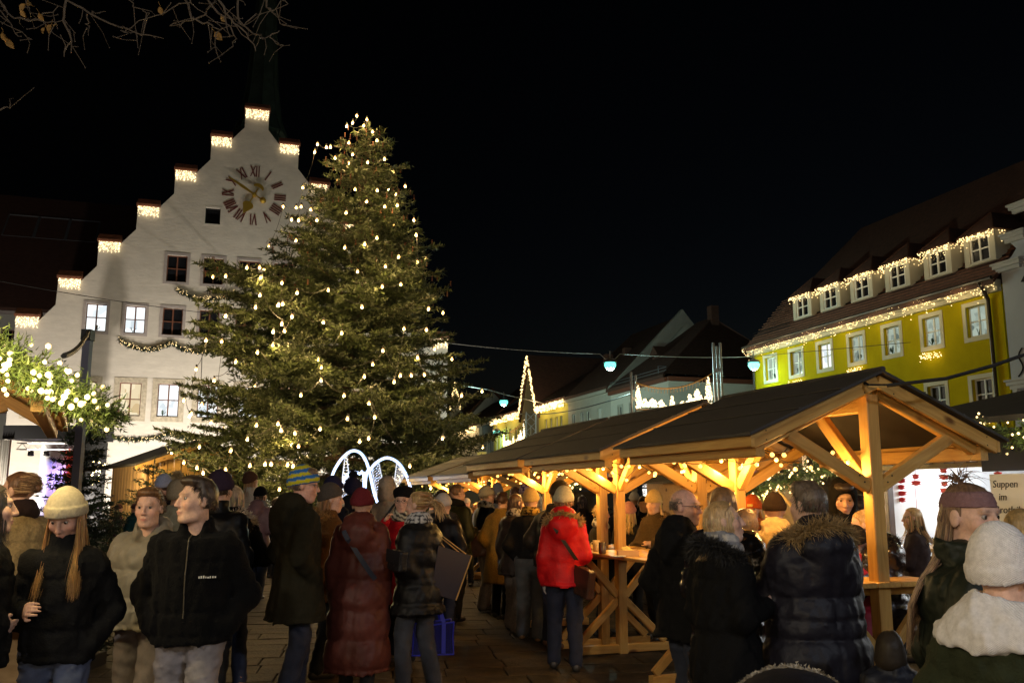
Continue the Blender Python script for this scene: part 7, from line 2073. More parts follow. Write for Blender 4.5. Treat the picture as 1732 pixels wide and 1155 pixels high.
def gable_stall():
    root = thing('market_stall', 'timber stall with a garlanded gable and warm lit shelves', 'market stall', (ORG.x, ORG.y, 0), RZ)
    M = wm(root); Wd = lambda x, y, z: M @ Vector((x, y, z))
    x0, x1, y0, y1 = 1.85, 4.0, 4.6, 6.8; ap = 2.62; ev = 1.98; xm = 2.95
    for x in (x0 + 0.06, xm, x1 - 0.06): beam('post', Wd(x, y0, 0), Wd(x, y0, 2.0 if x != xm else 2.45), 0.10, 0.10, M_WOOD if x != xm else M_WOOD2, root, M.to_3x3() @ Vector((0, 1, 0)))
    beam('brace', Wd(xm - 0.06, y0, 1.35), Wd(xm - 0.55, y0, 1.9), 0.06, 0.10, M_WOOD, root)
    for k in range(9): beam('board', Wd(x0, y0 + 0.05, 0.06 + k * 0.11), Wd(x1, y0 + 0.05, 0.06 + k * 0.11), 0.03, 0.106, M_WOOD2, root)
    for k in range(7): beam('board', Wd(xm + 0.12 + k * 0.145, y0 + 0.06, 1.0), Wd(xm + 0.12 + k * 0.145, y0 + 0.06, 2.1), 0.03, 0.138, M_WOOD2, root, M.to_3x3() @ Vector((1, 0, 0)))
    mb = MB(M); mb.box((x0, y0 - 0.15, 1.06), (xm - 0.06, y0 + 0.25, 1.10)); mb.build('counter', M_WOOD3, root)
    mb = MB(M); mb.box((x0, y1, 0), (x1, y1 + 0.05, 2.2)); mb.box((x0, y0 + 0.1, 0), (x0 + 0.04, y1 - 0.003, 2.0)); mb.box((x1 - 0.04, y0 + 0.1, 0), (x1, y1 - 0.003, 2.0)); mb.build('wall', M_WOOD3, root)
    mb = MB(M)
    for sg in (-1, 1):
        xe = x0 - 0.35 if sg < 0 else x1 + 0.3; q = [(xm, y0 - 0.35, ap), (xe, y0 - 0.35, ev - 0.16), (xe, y1 + 0.2, ev - 0.16), (xm, y1 + 0.2, ap)]
        mb.add([(a, b, c + 0.03) for a, b, c in q] + [(a, b, c) for a, b, c in q], [(0, 1, 2, 3), (7, 6, 5, 4), (0, 4, 5, 1), (1, 5, 6, 2), (2, 6, 7, 3), (3, 7, 4, 0)])
    mb.build('roof', M_FELT, root)
    pts = [Wd(x, y0 - 0.42, np.interp(x, [x0 - 0.35, xm, x1 + 0.3], [ev - 0.32, ap - 0.56, ev - 0.3])) for x in np.linspace(x0 - 0.35, x1 + 0.2, 16)]
    garland('lit fir garland along the gable of the shelf stall', pts, 0.13, 900, 130, 0.014, 43, nl=0.05, nw=0.006, watts=4, nlights=3, front=(0.34, -0.94, 0), cl=(1, 0.85, 0.4))
    # shelves with jars and candles
    rr = np.random.default_rng(6)
    for z in (1.25, 1.52, 1.8):
        mb = MB(M); mb.box((x0 + 0.05, y0 + 0.6, z), (xm - 0.05, y0 + 0.85, z + 0.02)); mb.build('shelf', M_WOOD3, root)
        x = x0 + 0.1
        while x < xm - 0.12:
            h = rr.uniform(0.12, 0.23); w = rr.uniform(0.03, 0.055); q = int(rr.integers(0, 4)); mb = MB(M); mb.lathe([(0.001, 0), (w, 0), (w, h * 0.75), (w * 0.5, h * 0.9), (w * 0.5, h)], (x, y0 + 0.7, z + 0.02), 10)
            o = mb.build('jar', mat('jar_%d' % q, [(0.7, 0.62, 0.45), (0.5, 0.25, 0.08), (0.75, 0.72, 0.65), (0.3, 0.35, 0.12)][q], rough=0.2), None, True); tag(o, '%s jar on the %s shelf of the warm lit stall' % (('cream', 'amber', 'white', 'olive')[q], {1.25: 'lowest', 1.52: 'middle', 1.8: 'top'}[z]), 'jar', '%s jars on the %s lit shelf' % (('cream', 'amber', 'white', 'olive')[q], {1.25: 'lowest', 1.52: 'middle', 1.8: 'top'}[z])); x += w * 2 + rr.uniform(0.02, 0.06)
    for x in (2.1, 2.6): point_light('stall_light', Wd(x, y0 + 0.35, 1.85), (1, 0.8, 0.45), 90, 0.1, root)
    # dark red sign board with gold lettering
    P = at(1252, 792, 10.6); s = thing('sign_board', 'dark red sign with gold lettering behind the pavilion brace', 'sign', P, RZ)
    Ms = Matrix.Translation(P) @ Matrix.Rotation(RZ, 4, 'Z'); mb = MB(Ms); mb.box((-0.28, 0, -0.09), (0.28, 0.03, 0.09)); mb.build('board', mat('dark_red', (0.10, 0.012, 0.012), rough=0.5), s)
    lettering('lettering', '& Streu', 0.13, Ms @ Matrix.Translation((-0.24, -0.004, -0.04)) @ Matrix.Rotation(PI / 2, 4, 'X'), mat('gold_paint_glow', (0.7, 0.5, 0.15), rough=0.4, emis=(0.7, 0.45, 0.12), estr=0.2), s)  # gold letters also carry a slight glow in their colour
gable_stall()
def shop():
    A = at(940, 838, 30); root = thing('shop_front', 'low shop front with bright white windows behind the firs', 'shop', (A.x, A.y, 0), R(4))
    M = wm(root); W, H = 6.6, 3.3
    gm = mat('shop_grey', (0.2, 0.2, 0.2), rough=0.7)
    ws = [(0.25 + k * 1.06, 0.5, 0.86, 2.1) for k in range(6)]
    holed_wall([(0, 0), (0, H), (W, H), (W, 0)], [(x, z, x + w, z + h) for x, z, w, h in ws], 0.3, 0.15).build('wall', gm, root, False, False)
    lg = [lit_glass('shop_lit', (1.0, 0.97, 0.9), (0.5, 0.42, 0.36), 1.5, 7.0)]
    for x, z, w, h in ws: window(root, x, z, w, h, 0, lg[0], M_IRON, gm, 0.06, 0.14, (1, 2), 0.03)
    mb = MB(); mb.box((-0.2, -0.9, H - 0.35), (W + 0.2, -0.02, H - 0.2)); mb.box((0, 0.35, 0), (W, 5, H)); mb.build('canopy', gm, root, False, False)
    for x in (0.1, 3.35, 6.4):
        mb = MB(); mb.box((x, -0.8, 0), (x + 0.4, -0.5, H - 0.36)); mb.build('pillar', mat('pillar_grey', (0.25, 0.24, 0.22), rough=0.8), root, False, False)
    point_light('shop_light', M @ Vector((2, -0.9, 2.2)), (1, 0.95, 0.85), 60, 0.3, root); point_light('shop_light', M @ Vector((5, -0.9, 2.2)), (1, 0.95, 0.85), 60, 0.3, root)
    # dark stall with red roof edge
    B = at(985, 838, 19); r2 = thing('food_truck', 'dark food trailer with red roof edge behind the posts', 'food truck', (B.x, B.y, 0), R(10))
    mb = MB(); mb.box((-0.7, 0, 0.35), (1.3, 1.6, 1.95)); mb.build('body', mat('black_panel', (0.012, 0.012, 0.014), rough=0.4), r2, False, False)
    mb = MB(); mb.box((-0.8, -0.1, 1.955), (1.4, 1.7, 2.06)); mb.build('roof_edge', mat('red_trim', (0.42, 0.02, 0.02), rough=0.5), r2, False, False)
    mb = MB(); mb.box((-0.4, -0.02, 1.0), (1.0, -0.003, 1.75)); mb.build('hatch', M_GLASSD, r2, False, False)
    for x in (-0.3, 0.9):
        mb = MB(); mb.lathe([(0.001, -0.06), (0.3, -0.06), (0.3, 0.06), (0.001, 0.06)], (x, 0.1, 0.3), 16, 'y'); mb.build('wheel', M_CABLE, r2, False, False)
    garland('far lit garland on a stall eave behind the third pavilion', [at(x, y, 17.5) for x, y in ((915, 838), (945, 818), (975, 812), (1000, 806))], 0.16, 160, 90, 0.022, 44, nl=0.07, nw=0.01, watts=6, nlights=2)
    garland('far lit garland glimpsed under the second pavilion roof', [at(x, y, 16.5) for x, y in ((1060, 748), (1090, 753), (1120, 765))], 0.13, 100, 70, 0.02, 45, nl=0.07, nw=0.01)
shop()
snacks()

def added_rear_stall():  # unseen stall, put in so its garland lamps light the crowd from the front
    root = pavilion('unseen timber stall added behind the camera, its lit greens lighting the crowd', 0, 0, 1.5, 2.2, 2.95, 2.12, False, (-1.2, -4.6), -12.0, False, 0, 9, True)
    root['group'] = 'timber market stalls'
    M = wm(root); Wd = lambda x, y, z: M @ Vector((x, y, z))
    garland('lit fir garland on the added stall behind the camera', [Wd(x, 2.3, 2.93 - 0.548 * abs(x)) for x in np.linspace(-1.6, 1.6, 17)], 0.15, 300, 110, 0.013, 46, watts=75, nlights=5, front=(0.2, 1, 0), cl=(1, 0.78, 0.5))
added_rear_stall()

# ------------------------------------------------------------------ the crowd
BLACK = (0.006, 0.006, 0.0065); DKNAVY = (0.008, 0.009, 0.016); OLIVE = (0.019, 0.017, 0.010)
JEANS = (0.035, 0.055, 0.12); DJEANS = (0.018, 0.024, 0.05); GREY = (0.16, 0.15, 0.15)
def crowd():
    P = {}
    # ---- left foreground
    person('person in a black coat and blue jeans cut by the left frame edge', -22, 815, 4.6, 60, dict(c=BLACK, k='fabric', hem=0.86, puff=0.03), (JEANS,), hair=dict(k='bob', c=(0.03, 0.02, 0.015)), arms=('down', 'bent'), hood=dict(r=0.12))
    person('woman with hair in a dark claw clip and fuzzy beige fleece', 38, 797, 6.3, -60, dict(c=(0.30, 0.23, 0.12), k='wool', hem=0.86, puff=0.035, v=1), (BLACK,), hair=dict(k='claw', c=(0.13, 0.065, 0.035), hl=(0.42, 0.28, 0.15)), scarf=dict(c=(0.03, 0.02, 0.022)), head=(-25, -5), arms=('hold', 'hold'))
    person('woman in beige beanie with long ginger hair walking past, blue hem', 118, 827, 4.9, 165, dict(c=BLACK, k='fabric', hem=0.86, puff=0.02), ((0.05, 0.065, 0.12),), hat=dict(k='beanie', c=(0.50, 0.43, 0.30), h=1.0, tilt=-20), hair=dict(k='long', c=(0.36, 0.18, 0.06), hl=(0.5, 0.29, 0.10), len=1.1, front=True, n=3000, thick=0.5), skin=(0.46, 0.27, 0.20), head=(14, -30), arms=('pocket', 'hold'), stride=0.13, gloves=None)
    person('young man with curly brown hair and grey olive puffer jacket', 258, 826, 6.1, 182, dict(c=(0.20, 0.185, 0.145), k='nylon', hem=0.84, puff=0.045, quilt=0.17, v=1), ((0.20, 0.18, 0.19), 'denim', 1.15), hair=dict(k='curly', c=(0.15, 0.075, 0.03)), head=(-4, -3), arms=('down', 'pocket'), male=True, hood=dict(r=0.12), stride=0.1)
    person('young man in black fleece with dark hair, head turned left', 338, 807, 5.25, 176, dict(c=(0.0045, 0.0045, 0.005), k='wool', hem=0.86, puff=0.035, v=1), ((0.20, 0.185, 0.20), 'denim', 1.15), hair=dict(k='short', c=(0.045, 0.028, 0.018)), head=(52, 2), arms=('pocket', 'pocket'), male=True, stride=0.12, seed=4)
    # ---- behind the young men
    person('person in dark purple beanie with black printed jacket, seen from behind', 371, 797, 7.6, 12, dict(c=BLACK, k='nylon', hem=0.8, puff=0.035), (BLACK,), hat=dict(k='beanie', c=(0.045, 0.03, 0.055)), hair=dict(k='short', c=(0.08, 0.05, 0.03)), male=True, arms=('pocket', 'pocket'), shoes=(0.2, 0.19, 0.18))
    person('person with pale fluffy hood beside the purple beanie', 397, 820, 8.2, -25, dict(c=BLACK, k='fabric', hem=0.7, puff=0.02), (DJEANS,), hair=dict(k='bob', c=(0.4, 0.3, 0.2)), hood=dict(r=0.14), fur=dict(c=(0.62, 0.52, 0.40), r=0.15, len=0.07), shoes=(0.30, 0.13, 0.05))
    person('person in oatmeal pompom hat and pale green hooded coat', 300, 812, 9.3, 20, dict(c=(0.30, 0.30, 0.23), k='fabric', hem=0.7, puff=0.02), (BLACK,), hat=dict(k='pom', c=(0.42, 0.37, 0.27), pc=(0.55, 0.45, 0.25), tilt=-30), hair=dict(k='short', c=(0.2, 0.12, 0.06)))
    person('person in light blue woollen hat behind the curly haired man', 277, 803, 12.0, 10, dict(c=DKNAVY, hem=0.7), (BLACK,), hat=dict(k='beanie', c=(0.42, 0.47, 0.66)), hair=dict(k='short', c=(0.1, 0.06, 0.04)))
    person('woman in mauve hooded coat, black hat and blue jeans', 440, 823, 15.2, 20, dict(c=(0.20, 0.115, 0.125), k='nylon', hem=0.62, puff=0.02, flare=0.05), (JEANS, 'denim', 1.25), hat=dict(k='beanie', c=BLACK), hair=dict(k='bob', c=(0.05, 0.03, 0.02)), hood=dict(r=0.13), arms=('down', 'hold'), scarf=dict(c=(0.25, 0.25, 0.26)))
    person('woman with long blond hair and white jacket looking up at the tree', 424, 797, 16.5, 5, dict(c=(0.5, 0.46, 0.4), k='wool', hem=0.8), (BLACK,), hair=dict(k='long', c=(0.35, 0.22, 0.10)), hat=dict(k='beanie', c=(0.10, 0.05, 0.035)), head=(20, 18), shoes=(0.6, 0.58, 0.52))
    person('person in a dark coat standing far back by the tree trunk', 466, 842, 19, 20, dict(c=(0.03, 0.03, 0.025), hem=0.6), (BLACK,), hair=dict(k='short', c=(0.1, 0.06, 0.03)))
    # ---- middle group
    person('man in blue and yellow striped beanie and long dark olive parka', 509, 789, 7.6, 58, dict(c=OLIVE, k='fabric', hem=0.62, puff=0.035, flare=0.03), (DJEANS, 'denim', 1.1), hat=dict(k='beanie', c=(0.035, 0.16, 0.48), stripes=(0.62, 0.56, 0.03), h=1.0, tilt=-16), hair=dict(k='short', c=(0.15, 0.1, 0.07)), hood=dict(r=0.15), glasses=True, head=(26, -6), arms=('pocket', 'pocket'), male=True, skin=(0.62, 0.34, 0.26))
    person('woman in taupe beanie with ginger fur collar looking right', 556, 818, 8.8, 62, dict(c=(0.13, 0.06, 0.02), k='wool', hem=0.7, puff=0.04), (BLACK,), hat=dict(k='beanie', c=(0.095, 0.078, 0.065), patch=(0.5, 0.47, 0.4), tilt=-20, pp=(0.03, 0.118, 0.055)), hair=dict(k='long', c=(0.34, 0.16, 0.05), len=0.7), head=(15, -2), fur=dict(c=(0.36, 0.19, 0.06), r=0.15, len=0.06))
    person('person in navy knit hat right behind the taupe beanie', 562, 806, 10.5, 30, dict(c=DKNAVY, hem=0.7), (BLACK,), hat=dict(k='beanie', c=(0.02, 0.02, 0.06)), hair=dict(k='short', c=(0.03, 0.02, 0.02)), scarf=dict(c=(0.5, 0.5, 0.5)))
    person('woman in long burgundy padded coat and matching hat, seen from behind', 612, 826, 8.0, 4, dict(c=(0.095, 0.026, 0.019), k='nylon', hem=0.21, puff=0.055, quilt=0.235, flare=0.03), (BLACK,), hat=dict(k='beanie', c=(0.14, 0.020, 0.026), h=0.98, tilt=-8), hood=dict(r=0.15), arms=('down', 'down'), bulk=1.05, strap=dict(c=(0.03, 0.035, 0.055), s=1, w=0.04), gloves=BLACK, shoes=(0.02, 0.02, 0.02))
    person('person in black hooded coat with dark bobble hat before the arches', 597, 808, 11.5, -10, dict(c=(0.01, 0.01, 0.014), hem=0.6, puff=0.03), (BLACK,), hat=dict(k='pom', c=(0.015, 0.015, 0.04), pc=(0.015, 0.015, 0.03), tilt=-35), hood=dict(r=0.14))
    person('person with beige hood up and black bag strap before the arches', 655, 806, 12.5, 0, dict(c=(0.28, 0.235, 0.18), k='fabric', hem=0.6, puff=0.02), (BLACK,), hood=dict(up=True, c=(0.34, 0.28, 0.22)), strap=dict(c=BLACK, s=-1, w=0.03))
    person('woman in black beret, glasses, striped scarf and red coat', 684, 824, 9.5, 195, dict(c=(0.42, 0.012, 0.018), k='wool', hem=0.6, puff=0.02), (BLACK,), hat=dict(k='beret', c=(0.008, 0.008, 0.009)), hair=dict(k='bob', c=(0.03, 0.02, 0.015), len=0.8), scarf=dict(c=(0.60, 0.56, 0.42), c2=(0.03, 0.03, 0.03), p='stripe'), glasses=True, head=(-8, -2), arms=('down', 'raise'))
    bl = person('woman with blond ponytail and black puffer carrying bags', 711, 830, 8.1, -55, dict(c=(0.006, 0.006, 0.0065), k='nylon', hem=0.68, puff=0.05, quilt=0.15), ((0.03, 0.033, 0.045), 'denim', 1.15), hair=dict(k='pony', c=(0.40, 0.24, 0.10), hl=(0.5, 0.33, 0.16), len=0.75), head=(-14, -4), arms=('hold', 'carry'), scarf=dict(c=(0.55, 0.55, 0.55), c2=(0.04, 0.04, 0.05), p='leopard'), shoes=(0.02, 0.02, 0.02))
    P['bag'] = bl
    person('person with dark hair behind the blond ponytail', 748, 826, 11.8, -20, dict(c=(0.02, 0.02, 0.022), hem=0.6), (BLACK,), hair=dict(k='bob', c=(0.04, 0.025, 0.018)))
    person('person in pale grey beanie and black jacket, seen from behind', 749, 834, 10.6, 15, dict(c=(0.008, 0.009, 0.011), k='nylon', hem=0.7, puff=0.03), (DJEANS,), hat=dict(k='beanie', c=(0.46, 0.44, 0.42), h=0.95))
    person('man with short brown hair and dark green jacket near the tree', 771, 818, 12.6, 38, dict(c=(0.03, 0.037, 0.02), k='nylon', hem=0.66, puff=0.04), (BLACK,), hair=dict(k='crop', c=(0.13, 0.07, 0.035)), male=True, scarf=dict(c=(0.015, 0.015, 0.015)), head=(20, 0), arms=('down', 'hold'))
    person('bearded man in white cap facing the camera, far back', 789, 841, 17.5, 185, dict(c=DKNAVY, hem=0.75), (DJEANS,), hat=dict(k='cap', c=(0.6, 0.57, 0.58)), beard=(0.03, 0.02, 0.015), male=True, scarf=dict(c=(0.45, 0.38, 0.28)), skin=(0.6, 0.36, 0.32), arms=('hold', 'hold'))
    person('person with ginger hair beside the white cap', 806, 849, 19.5, 100, dict(c=(0.03, 0.03, 0.04), hem=0.7), (BLACK,), hair=dict(k='long', c=(0.42, 0.2, 0.04)))
    person('woman in cream beanie and leopard scarf with beige trousers', 821, 822, 13.8, 55, dict(c=(0.008, 0.009, 0.009), k='nylon', hem=0.78, puff=0.045, quilt=0.2), ((0.22, 0.18, 0.14), 'fabric', 1.3), hat=dict(k='beanie', c=(0.62, 0.54, 0.36)), hair=dict(k='short', c=(0.4, 0.3, 0.18)), scarf=dict(c=(0.58, 0.54, 0.45), c2=(0.03, 0.025, 0.02), p='leopard'), head=(20, 0), arms=('down', 'hold'), stride=0.08)
    person('person in tall grey knit hat behind the cream beanie', 841, 820, 16.0, 10, dict(c=(0.25, 0.27, 0.3), hem=0.7, puff=0.02), (BLACK,), hat=dict(k='beanie', c=(0.33, 0.33, 0.31), h=1.25), scarf=dict(c=BLACK))
    person('person in long camel coat with dark cap, turned away', 848, 832, 12.9, 24, dict(c=(0.26, 0.155, 0.035), k='wool', hem=0.48, puff=0.03, flare=0.05), (BLACK, 'fabric', 1.1), hair=dict(k='short', c=(0.06, 0.03, 0.02)), arms=('pocket', 'pocket'))
    person('woman with wavy dark brown hair and leopard trimmed brown puffer', 871, 834, 11.6, 40, dict(c=(0.04, 0.027, 0.022), k='nylon', hem=0.72, puff=0.045, quilt=0.18), ((0.17, 0.135, 0.115), 'fabric', 1.4), hair=dict(k='bob', c=(0.055, 0.025, 0.014), len=0.85), head=(20, -4), arms=('down', 'hold'), scarf=dict(c=(0.45, 0.40, 0.33), c2=(0.025, 0.02, 0.015), p='leopard'))
    person('person in mustard yellow beanie and dark leopard scarf', 897, 827, 11.0, 15, dict(c=(0.015, 0.014, 0.013), hem=0.95, puff=0.03), ((0.09, 0.095, 0.10), 'denim', 1.35), hat=dict(k='beanie', c=(0.55, 0.38, 0.14), h=1.1), scarf=dict(c=(0.5, 0.3, 0.06), c2=(0.02, 0.015, 0.012), p='leopard'), shoes=(0.33, 0.17, 0.06))
    person('person in pink patterned bobble hat farther back', 889, 817, 15.2, 60, dict(c=(0.03, 0.02, 0.03), hem=0.7), (BLACK,), hat=dict(k='beanie', c=(0.6, 0.42, 0.45), pattern=(0.10, 0.05, 0.10)), hair=dict(k='long', c=(0.2, 0.1, 0.04)))
    person('person with curly auburn hair farther back under the pavilion', 872, 822, 15.5, -30, dict(c=(0.05, 0.02, 0.02), hem=0.7), (BLACK,), hair=dict(k='bob', c=(0.14, 0.05, 0.02)))
    person('tall man in dark olive jacket and grey cap leaning to the right', 931, 814, 10.4, 48, dict(c=(0.028, 0.025, 0.02), k='nylon', hem=0.86, puff=0.045), (DJEANS, 'denim', 1.1), hat=dict(k='beanie', c=(0.035, 0.033, 0.03)), hair=dict(k='short', c=(0.1, 0.06, 0.04)), male=True, head=(35, -8), lean=0.14, arms=('bent', 'table'), shoes=(0.13, 0.06, 0.03))
    person('woman in red hooded coat with fur trim and cream beanie, from behind', 953, 823, 9.15, 7, dict(c=(0.56, 0.010, 0.014), k='nylon', hem=0.80, puff=0.02, flare=0.03), ((0.010, 0.013, 0.03), 'denim', 1.12), hat=dict(k='beanie', c=(0.70, 0.62, 0.42), h=1.0, tilt=-8), hair=dict(k='short', c=(0.3, 0.2, 0.1)), hood=dict(r=0.14), fur=dict(c=(0.46, 0.30, 0.13), r=0.165, len=0.05), arms=('down', 'hold'), strap=dict(c=(0.02, 0.014, 0.012), s=1, w=0.035), gloves=(0.55, 0.5, 0.48), tall=None, seed=12)
    # ---- under and behind the pavilions
    person('woman with curly blond hair between the two middle posts', 1014, 853, 11.4, 75, dict(c=(0.012, 0.012, 0.012), hem=0.7), (BLACK,), hair=dict(k='curly', c=(0.4, 0.26, 0.12)), scarf=dict(c=(0.05, 0.05, 0.05), c2=(0.4, 0.4, 0.4), p='check'), head=(10, -4))
    person('person in dusty pink beanie with blond hair, from behind', 1063, 849, 11.6, 12, dict(c=(0.015, 0.014, 0.014), k='wool', hem=0.8, puff=0.02), (BLACK,), hat=dict(k='beanie', c=(0.50, 0.24, 0.22), h=1.0), hair=dict(k='long', c=(0.5, 0.33, 0.12), len=0.7), lean=0.05)
    person('woman in yellow beanie and brown fur collar at the table', 1108, 831, 11.0, -130, dict(c=(0.06, 0.04, 0.02), k='wool', hem=0.65, puff=0.03), (BLACK,), hat=dict(k='beanie', c=(0.66, 0.48, 0.2), h=1.1), hair=dict(k='long', c=(0.6, 0.42, 0.12)), fur=dict(c=(0.26, 0.16, 0.07), r=0.15), head=(-10, -8), arms=('hold', 'table'))
    person('man wearing a dark eye band behind the table', 1087, 838, 14.2, 165, dict(c=BLACK, hem=0.7), (BLACK,), hair=dict(k='short', c=(0.08, 0.05, 0.03)), hat=dict(k='headband', c=(0.01, 0.01, 0.012)), male=True)
    person('person holding a dark object before the face in the far crowd', 1048, 838, 15.5, 178, dict(c=(0.02, 0.025, 0.05), hem=0.7), (BLACK,), hair=dict(k='bob', c=(0.12, 0.07, 0.03)), arms=('hold', 'raise'))
    person('person in white fluffy hat in front of the shop windows', 1073, 832, 17.0, 0, dict(c=BLACK, hem=0.7), (BLACK,), hat=dict(k='pom', c=(0.55, 0.5, 0.42), pc=(0.6, 0.55, 0.45)))
    person('person with dark hair deep under the third pavilion', 985, 838, 16.0, -10, dict(c=(0.02, 0.02, 0.03), hem=0.7), (BLACK,), hair=dict(k='bob', c=(0.05, 0.03, 0.02)), tall=1.66)
    person('bald man with glasses in black coat looking right', 1153, 826, 6.35, 58, dict(c=(0.006, 0.006, 0.0065), k='fabric', hem=0.74, puff=0.03), ((0.014, 0.018, 0.034), 'denim', 1.1), hair=dict(k='bald', c=(0.14, 0.10, 0.075)), hood=dict(r=0.11), glasses=True, head=(64, -3), arms=('pocket', 'hold'), male=True, skin=(0.60, 0.33, 0.25), stubble=True)
    person('person in shiny black puffer with straight auburn hair, from behind', 1222, 822, 6.0, 14, dict(c=(0.010, 0.009, 0.010), k='gloss', hem=0.45, puff=0.05, quilt=0.10), (BLACK,), hair=dict(k='bob', c=(0.26, 0.13, 0.05), hl=(0.42, 0.24, 0.10)), arms=('hold', 'bent'), seed=31)
    person('woman with blond bob, plaid scarf and long black coat, smiling right', 1216, 845, 5.2, 64, dict(c=(0.005, 0.005, 0.0055), k='fabric', hem=0.3, puff=0.035, quilt=0.3), (BLACK,), hair=dict(k='bob', c=(0.42, 0.26, 0.11), hl=(0.62, 0.45, 0.25), len=0.92, n=2400, thick=0.6), scarf=dict(c=(0.50, 0.47, 0.44), c2=(0.22, 0.22, 0.24), p='check'), head=(36, 8), fur=dict(c=(0.014, 0.013, 0.013), r=0.16, len=0.06), arms=('hold', 'hold'), seed=33)
    person('woman in orange beanie with label facing the camera', 1271, 838, 9.2, 192, dict(c=(0.05, 0.03, 0.03), hem=0.7), (BLACK,), hat=dict(k='beanie', c=(0.72, 0.13, 0.03), patch=(0.7, 0.5, 0.15), tilt=-10), hair=dict(k='long', c=(0.5, 0.3, 0.13), len=0.6), scarf=dict(c=(0.4, 0.12, 0.04), c2=(0.2, 0.08, 0.05), p='stripe'), head=(12, -4))
    person('person in brown beanie and hooded beige jacket, from behind', 1309, 835, 7.7, 12, dict(c=(0.46, 0.32, 0.15), k='fabric', hem=0.76, puff=0.035), ((0.06, 0.06, 0.05), 'denim', 1.1), hat=dict(k='beanie', c=(0.022, 0.013, 0.010), h=1.05, tilt=-4), hood=dict(r=0.13), arms=('pocket', 'hold'), male=True)
    person('woman in dark brown puffer hidden behind the blond bob', 1262, 858, 7.0, -60, dict(c=(0.03, 0.02, 0.015), k='nylon', hem=0.7, puff=0.045, quilt=0.11), ((0.05, 0.035, 0.03),), hair=dict(k='bob', c=(0.2, 0.12, 0.06)), glasses=True, scarf=dict(c=(0.4, 0.32, 0.2)))
    person('big man in navy parka with brown fur hood, from behind', 1369, 815, 5.3, -14, dict(c=(0.011, 0.010, 0.015), k='nylon', hem=0.40, puff=0.055, quilt=0.22, flare=0.03, wr=0.012), (BLACK, 'denim', 1.1), hair=dict(k='short', c=(0.11, 0.075, 0.05)), hood=dict(r=0.15), fur=dict(c=(0.34, 0.22, 0.09), r=0.185, len=0.075), head=(-22, -3), arms=('table', 'table'), male=True, bulk=1.14, seed=41)
    person('young man with black hood up looking down', 1424, 811, 7.6, -165, dict(c=(0.007, 0.0065, 0.0065), k='fabric', hem=0.75, puff=0.03), (BLACK,), hood=dict(up=True), hair=dict(k='short', c=(0.03, 0.02, 0.015)), head=(-5, -22), male=True, arms=('hold', 'hold'))
    person('dark haired person behind the black hood', 1453, 838, 8.6, 20, dict(c=BLACK, hem=0.7, puff=0.02), (BLACK,), hair=dict(k='short', c=(0.03, 0.02, 0.02)))
    person('child in black knit hat and red jacket beside the post', 1446, 889, 6.9, 30, dict(c=(0.3, 0.015, 0.03), k='nylon', hem=0.7, puff=0.03), (BLACK,), hat=dict(k='beanie', c=(0.02, 0.016, 0.014)), child=True)
    person('woman with blond hair pinned back leaning right of the post', 1494, 862, 6.9, -48, dict(c=(0.018, 0.013, 0.012), k='gloss', hem=0.72, puff=0.045, quilt=0.16), (BLACK,), hair=dict(k='bun', c=(0.42, 0.25, 0.10), hl=(0.55, 0.36, 0.18)), hood=dict(r=0.14), fur=dict(c=(0.02, 0.018, 0.018), r=0.16), head=(-20, -14), arms=('table', 'table'), lean=0.16)
    person('woman with long blond hair standing at the bright stall counter', 1546, 857, 9.6, -60, dict(c=(0.03, 0.02, 0.02), hem=0.8), (BLACK,), hair=dict(k='long', c=(0.45, 0.30, 0.14), len=0.75), head=(-20, -3), arms=('table', 'table'))
    # ---- right foreground
    hb = person('woman with high ponytail and mauve knitted headband, dark green puffer', 1622, 808, 3.4, 104, dict(c=(0.013, 0.016, 0.010), k='nylon', hem=0.74, puff=0.05, quilt=0.2), (BLACK,), hair=dict(k='long', c=(0.15, 0.085, 0.05), hl=(0.36, 0.23, 0.13), len=1.25, tuft=True, n=3200, back=-0.05, thick=0.5), hat=dict(k='headband', c=(0.21, 0.12, 0.125), tilt=-6), head=(50, -6), arms=('pocket', 'hold'), seed=61)
    person('person in white woollen beanie and thick white scarf, nearest right', 1684, 896, 2.75, 50, dict(c=(0.022, 0.027, 0.014), k='fabric', hem=0.6, puff=0.045), (BLACK,), hat=dict(k='beanie', c=(0.70, 0.67, 0.66), h=1.15, low=0.02, tilt=-14), scarf=dict(c=(0.66, 0.64, 0.64), cowl=True), arms=('pocket', 'hold'), head=(10, -5), bulk=1.0, seed=62)
    person('person with wind blown blond hair behind the headband woman', 1724, 858, 4.3, 70, dict(c=(0.03, 0.02, 0.015), hem=0.7, puff=0.03), (BLACK,), hair=dict(k='long', c=(0.36, 0.23, 0.09), hl=(0.5, 0.34, 0.15), len=0.7), seed=63)
    person('child in black quilted jacket and pink trousers by the post', 1503, 1062, 4.6, 20, dict(c=(0.012, 0.013, 0.02), k='nylon', hem=0.42, puff=0.04, quilt=0.1), ((0.5, 0.02, 0.12),), hood=dict(up=True, c=(0.03, 0.022, 0.015)), child=True)
    # ---- distant crowd
    rr = random.Random(9)
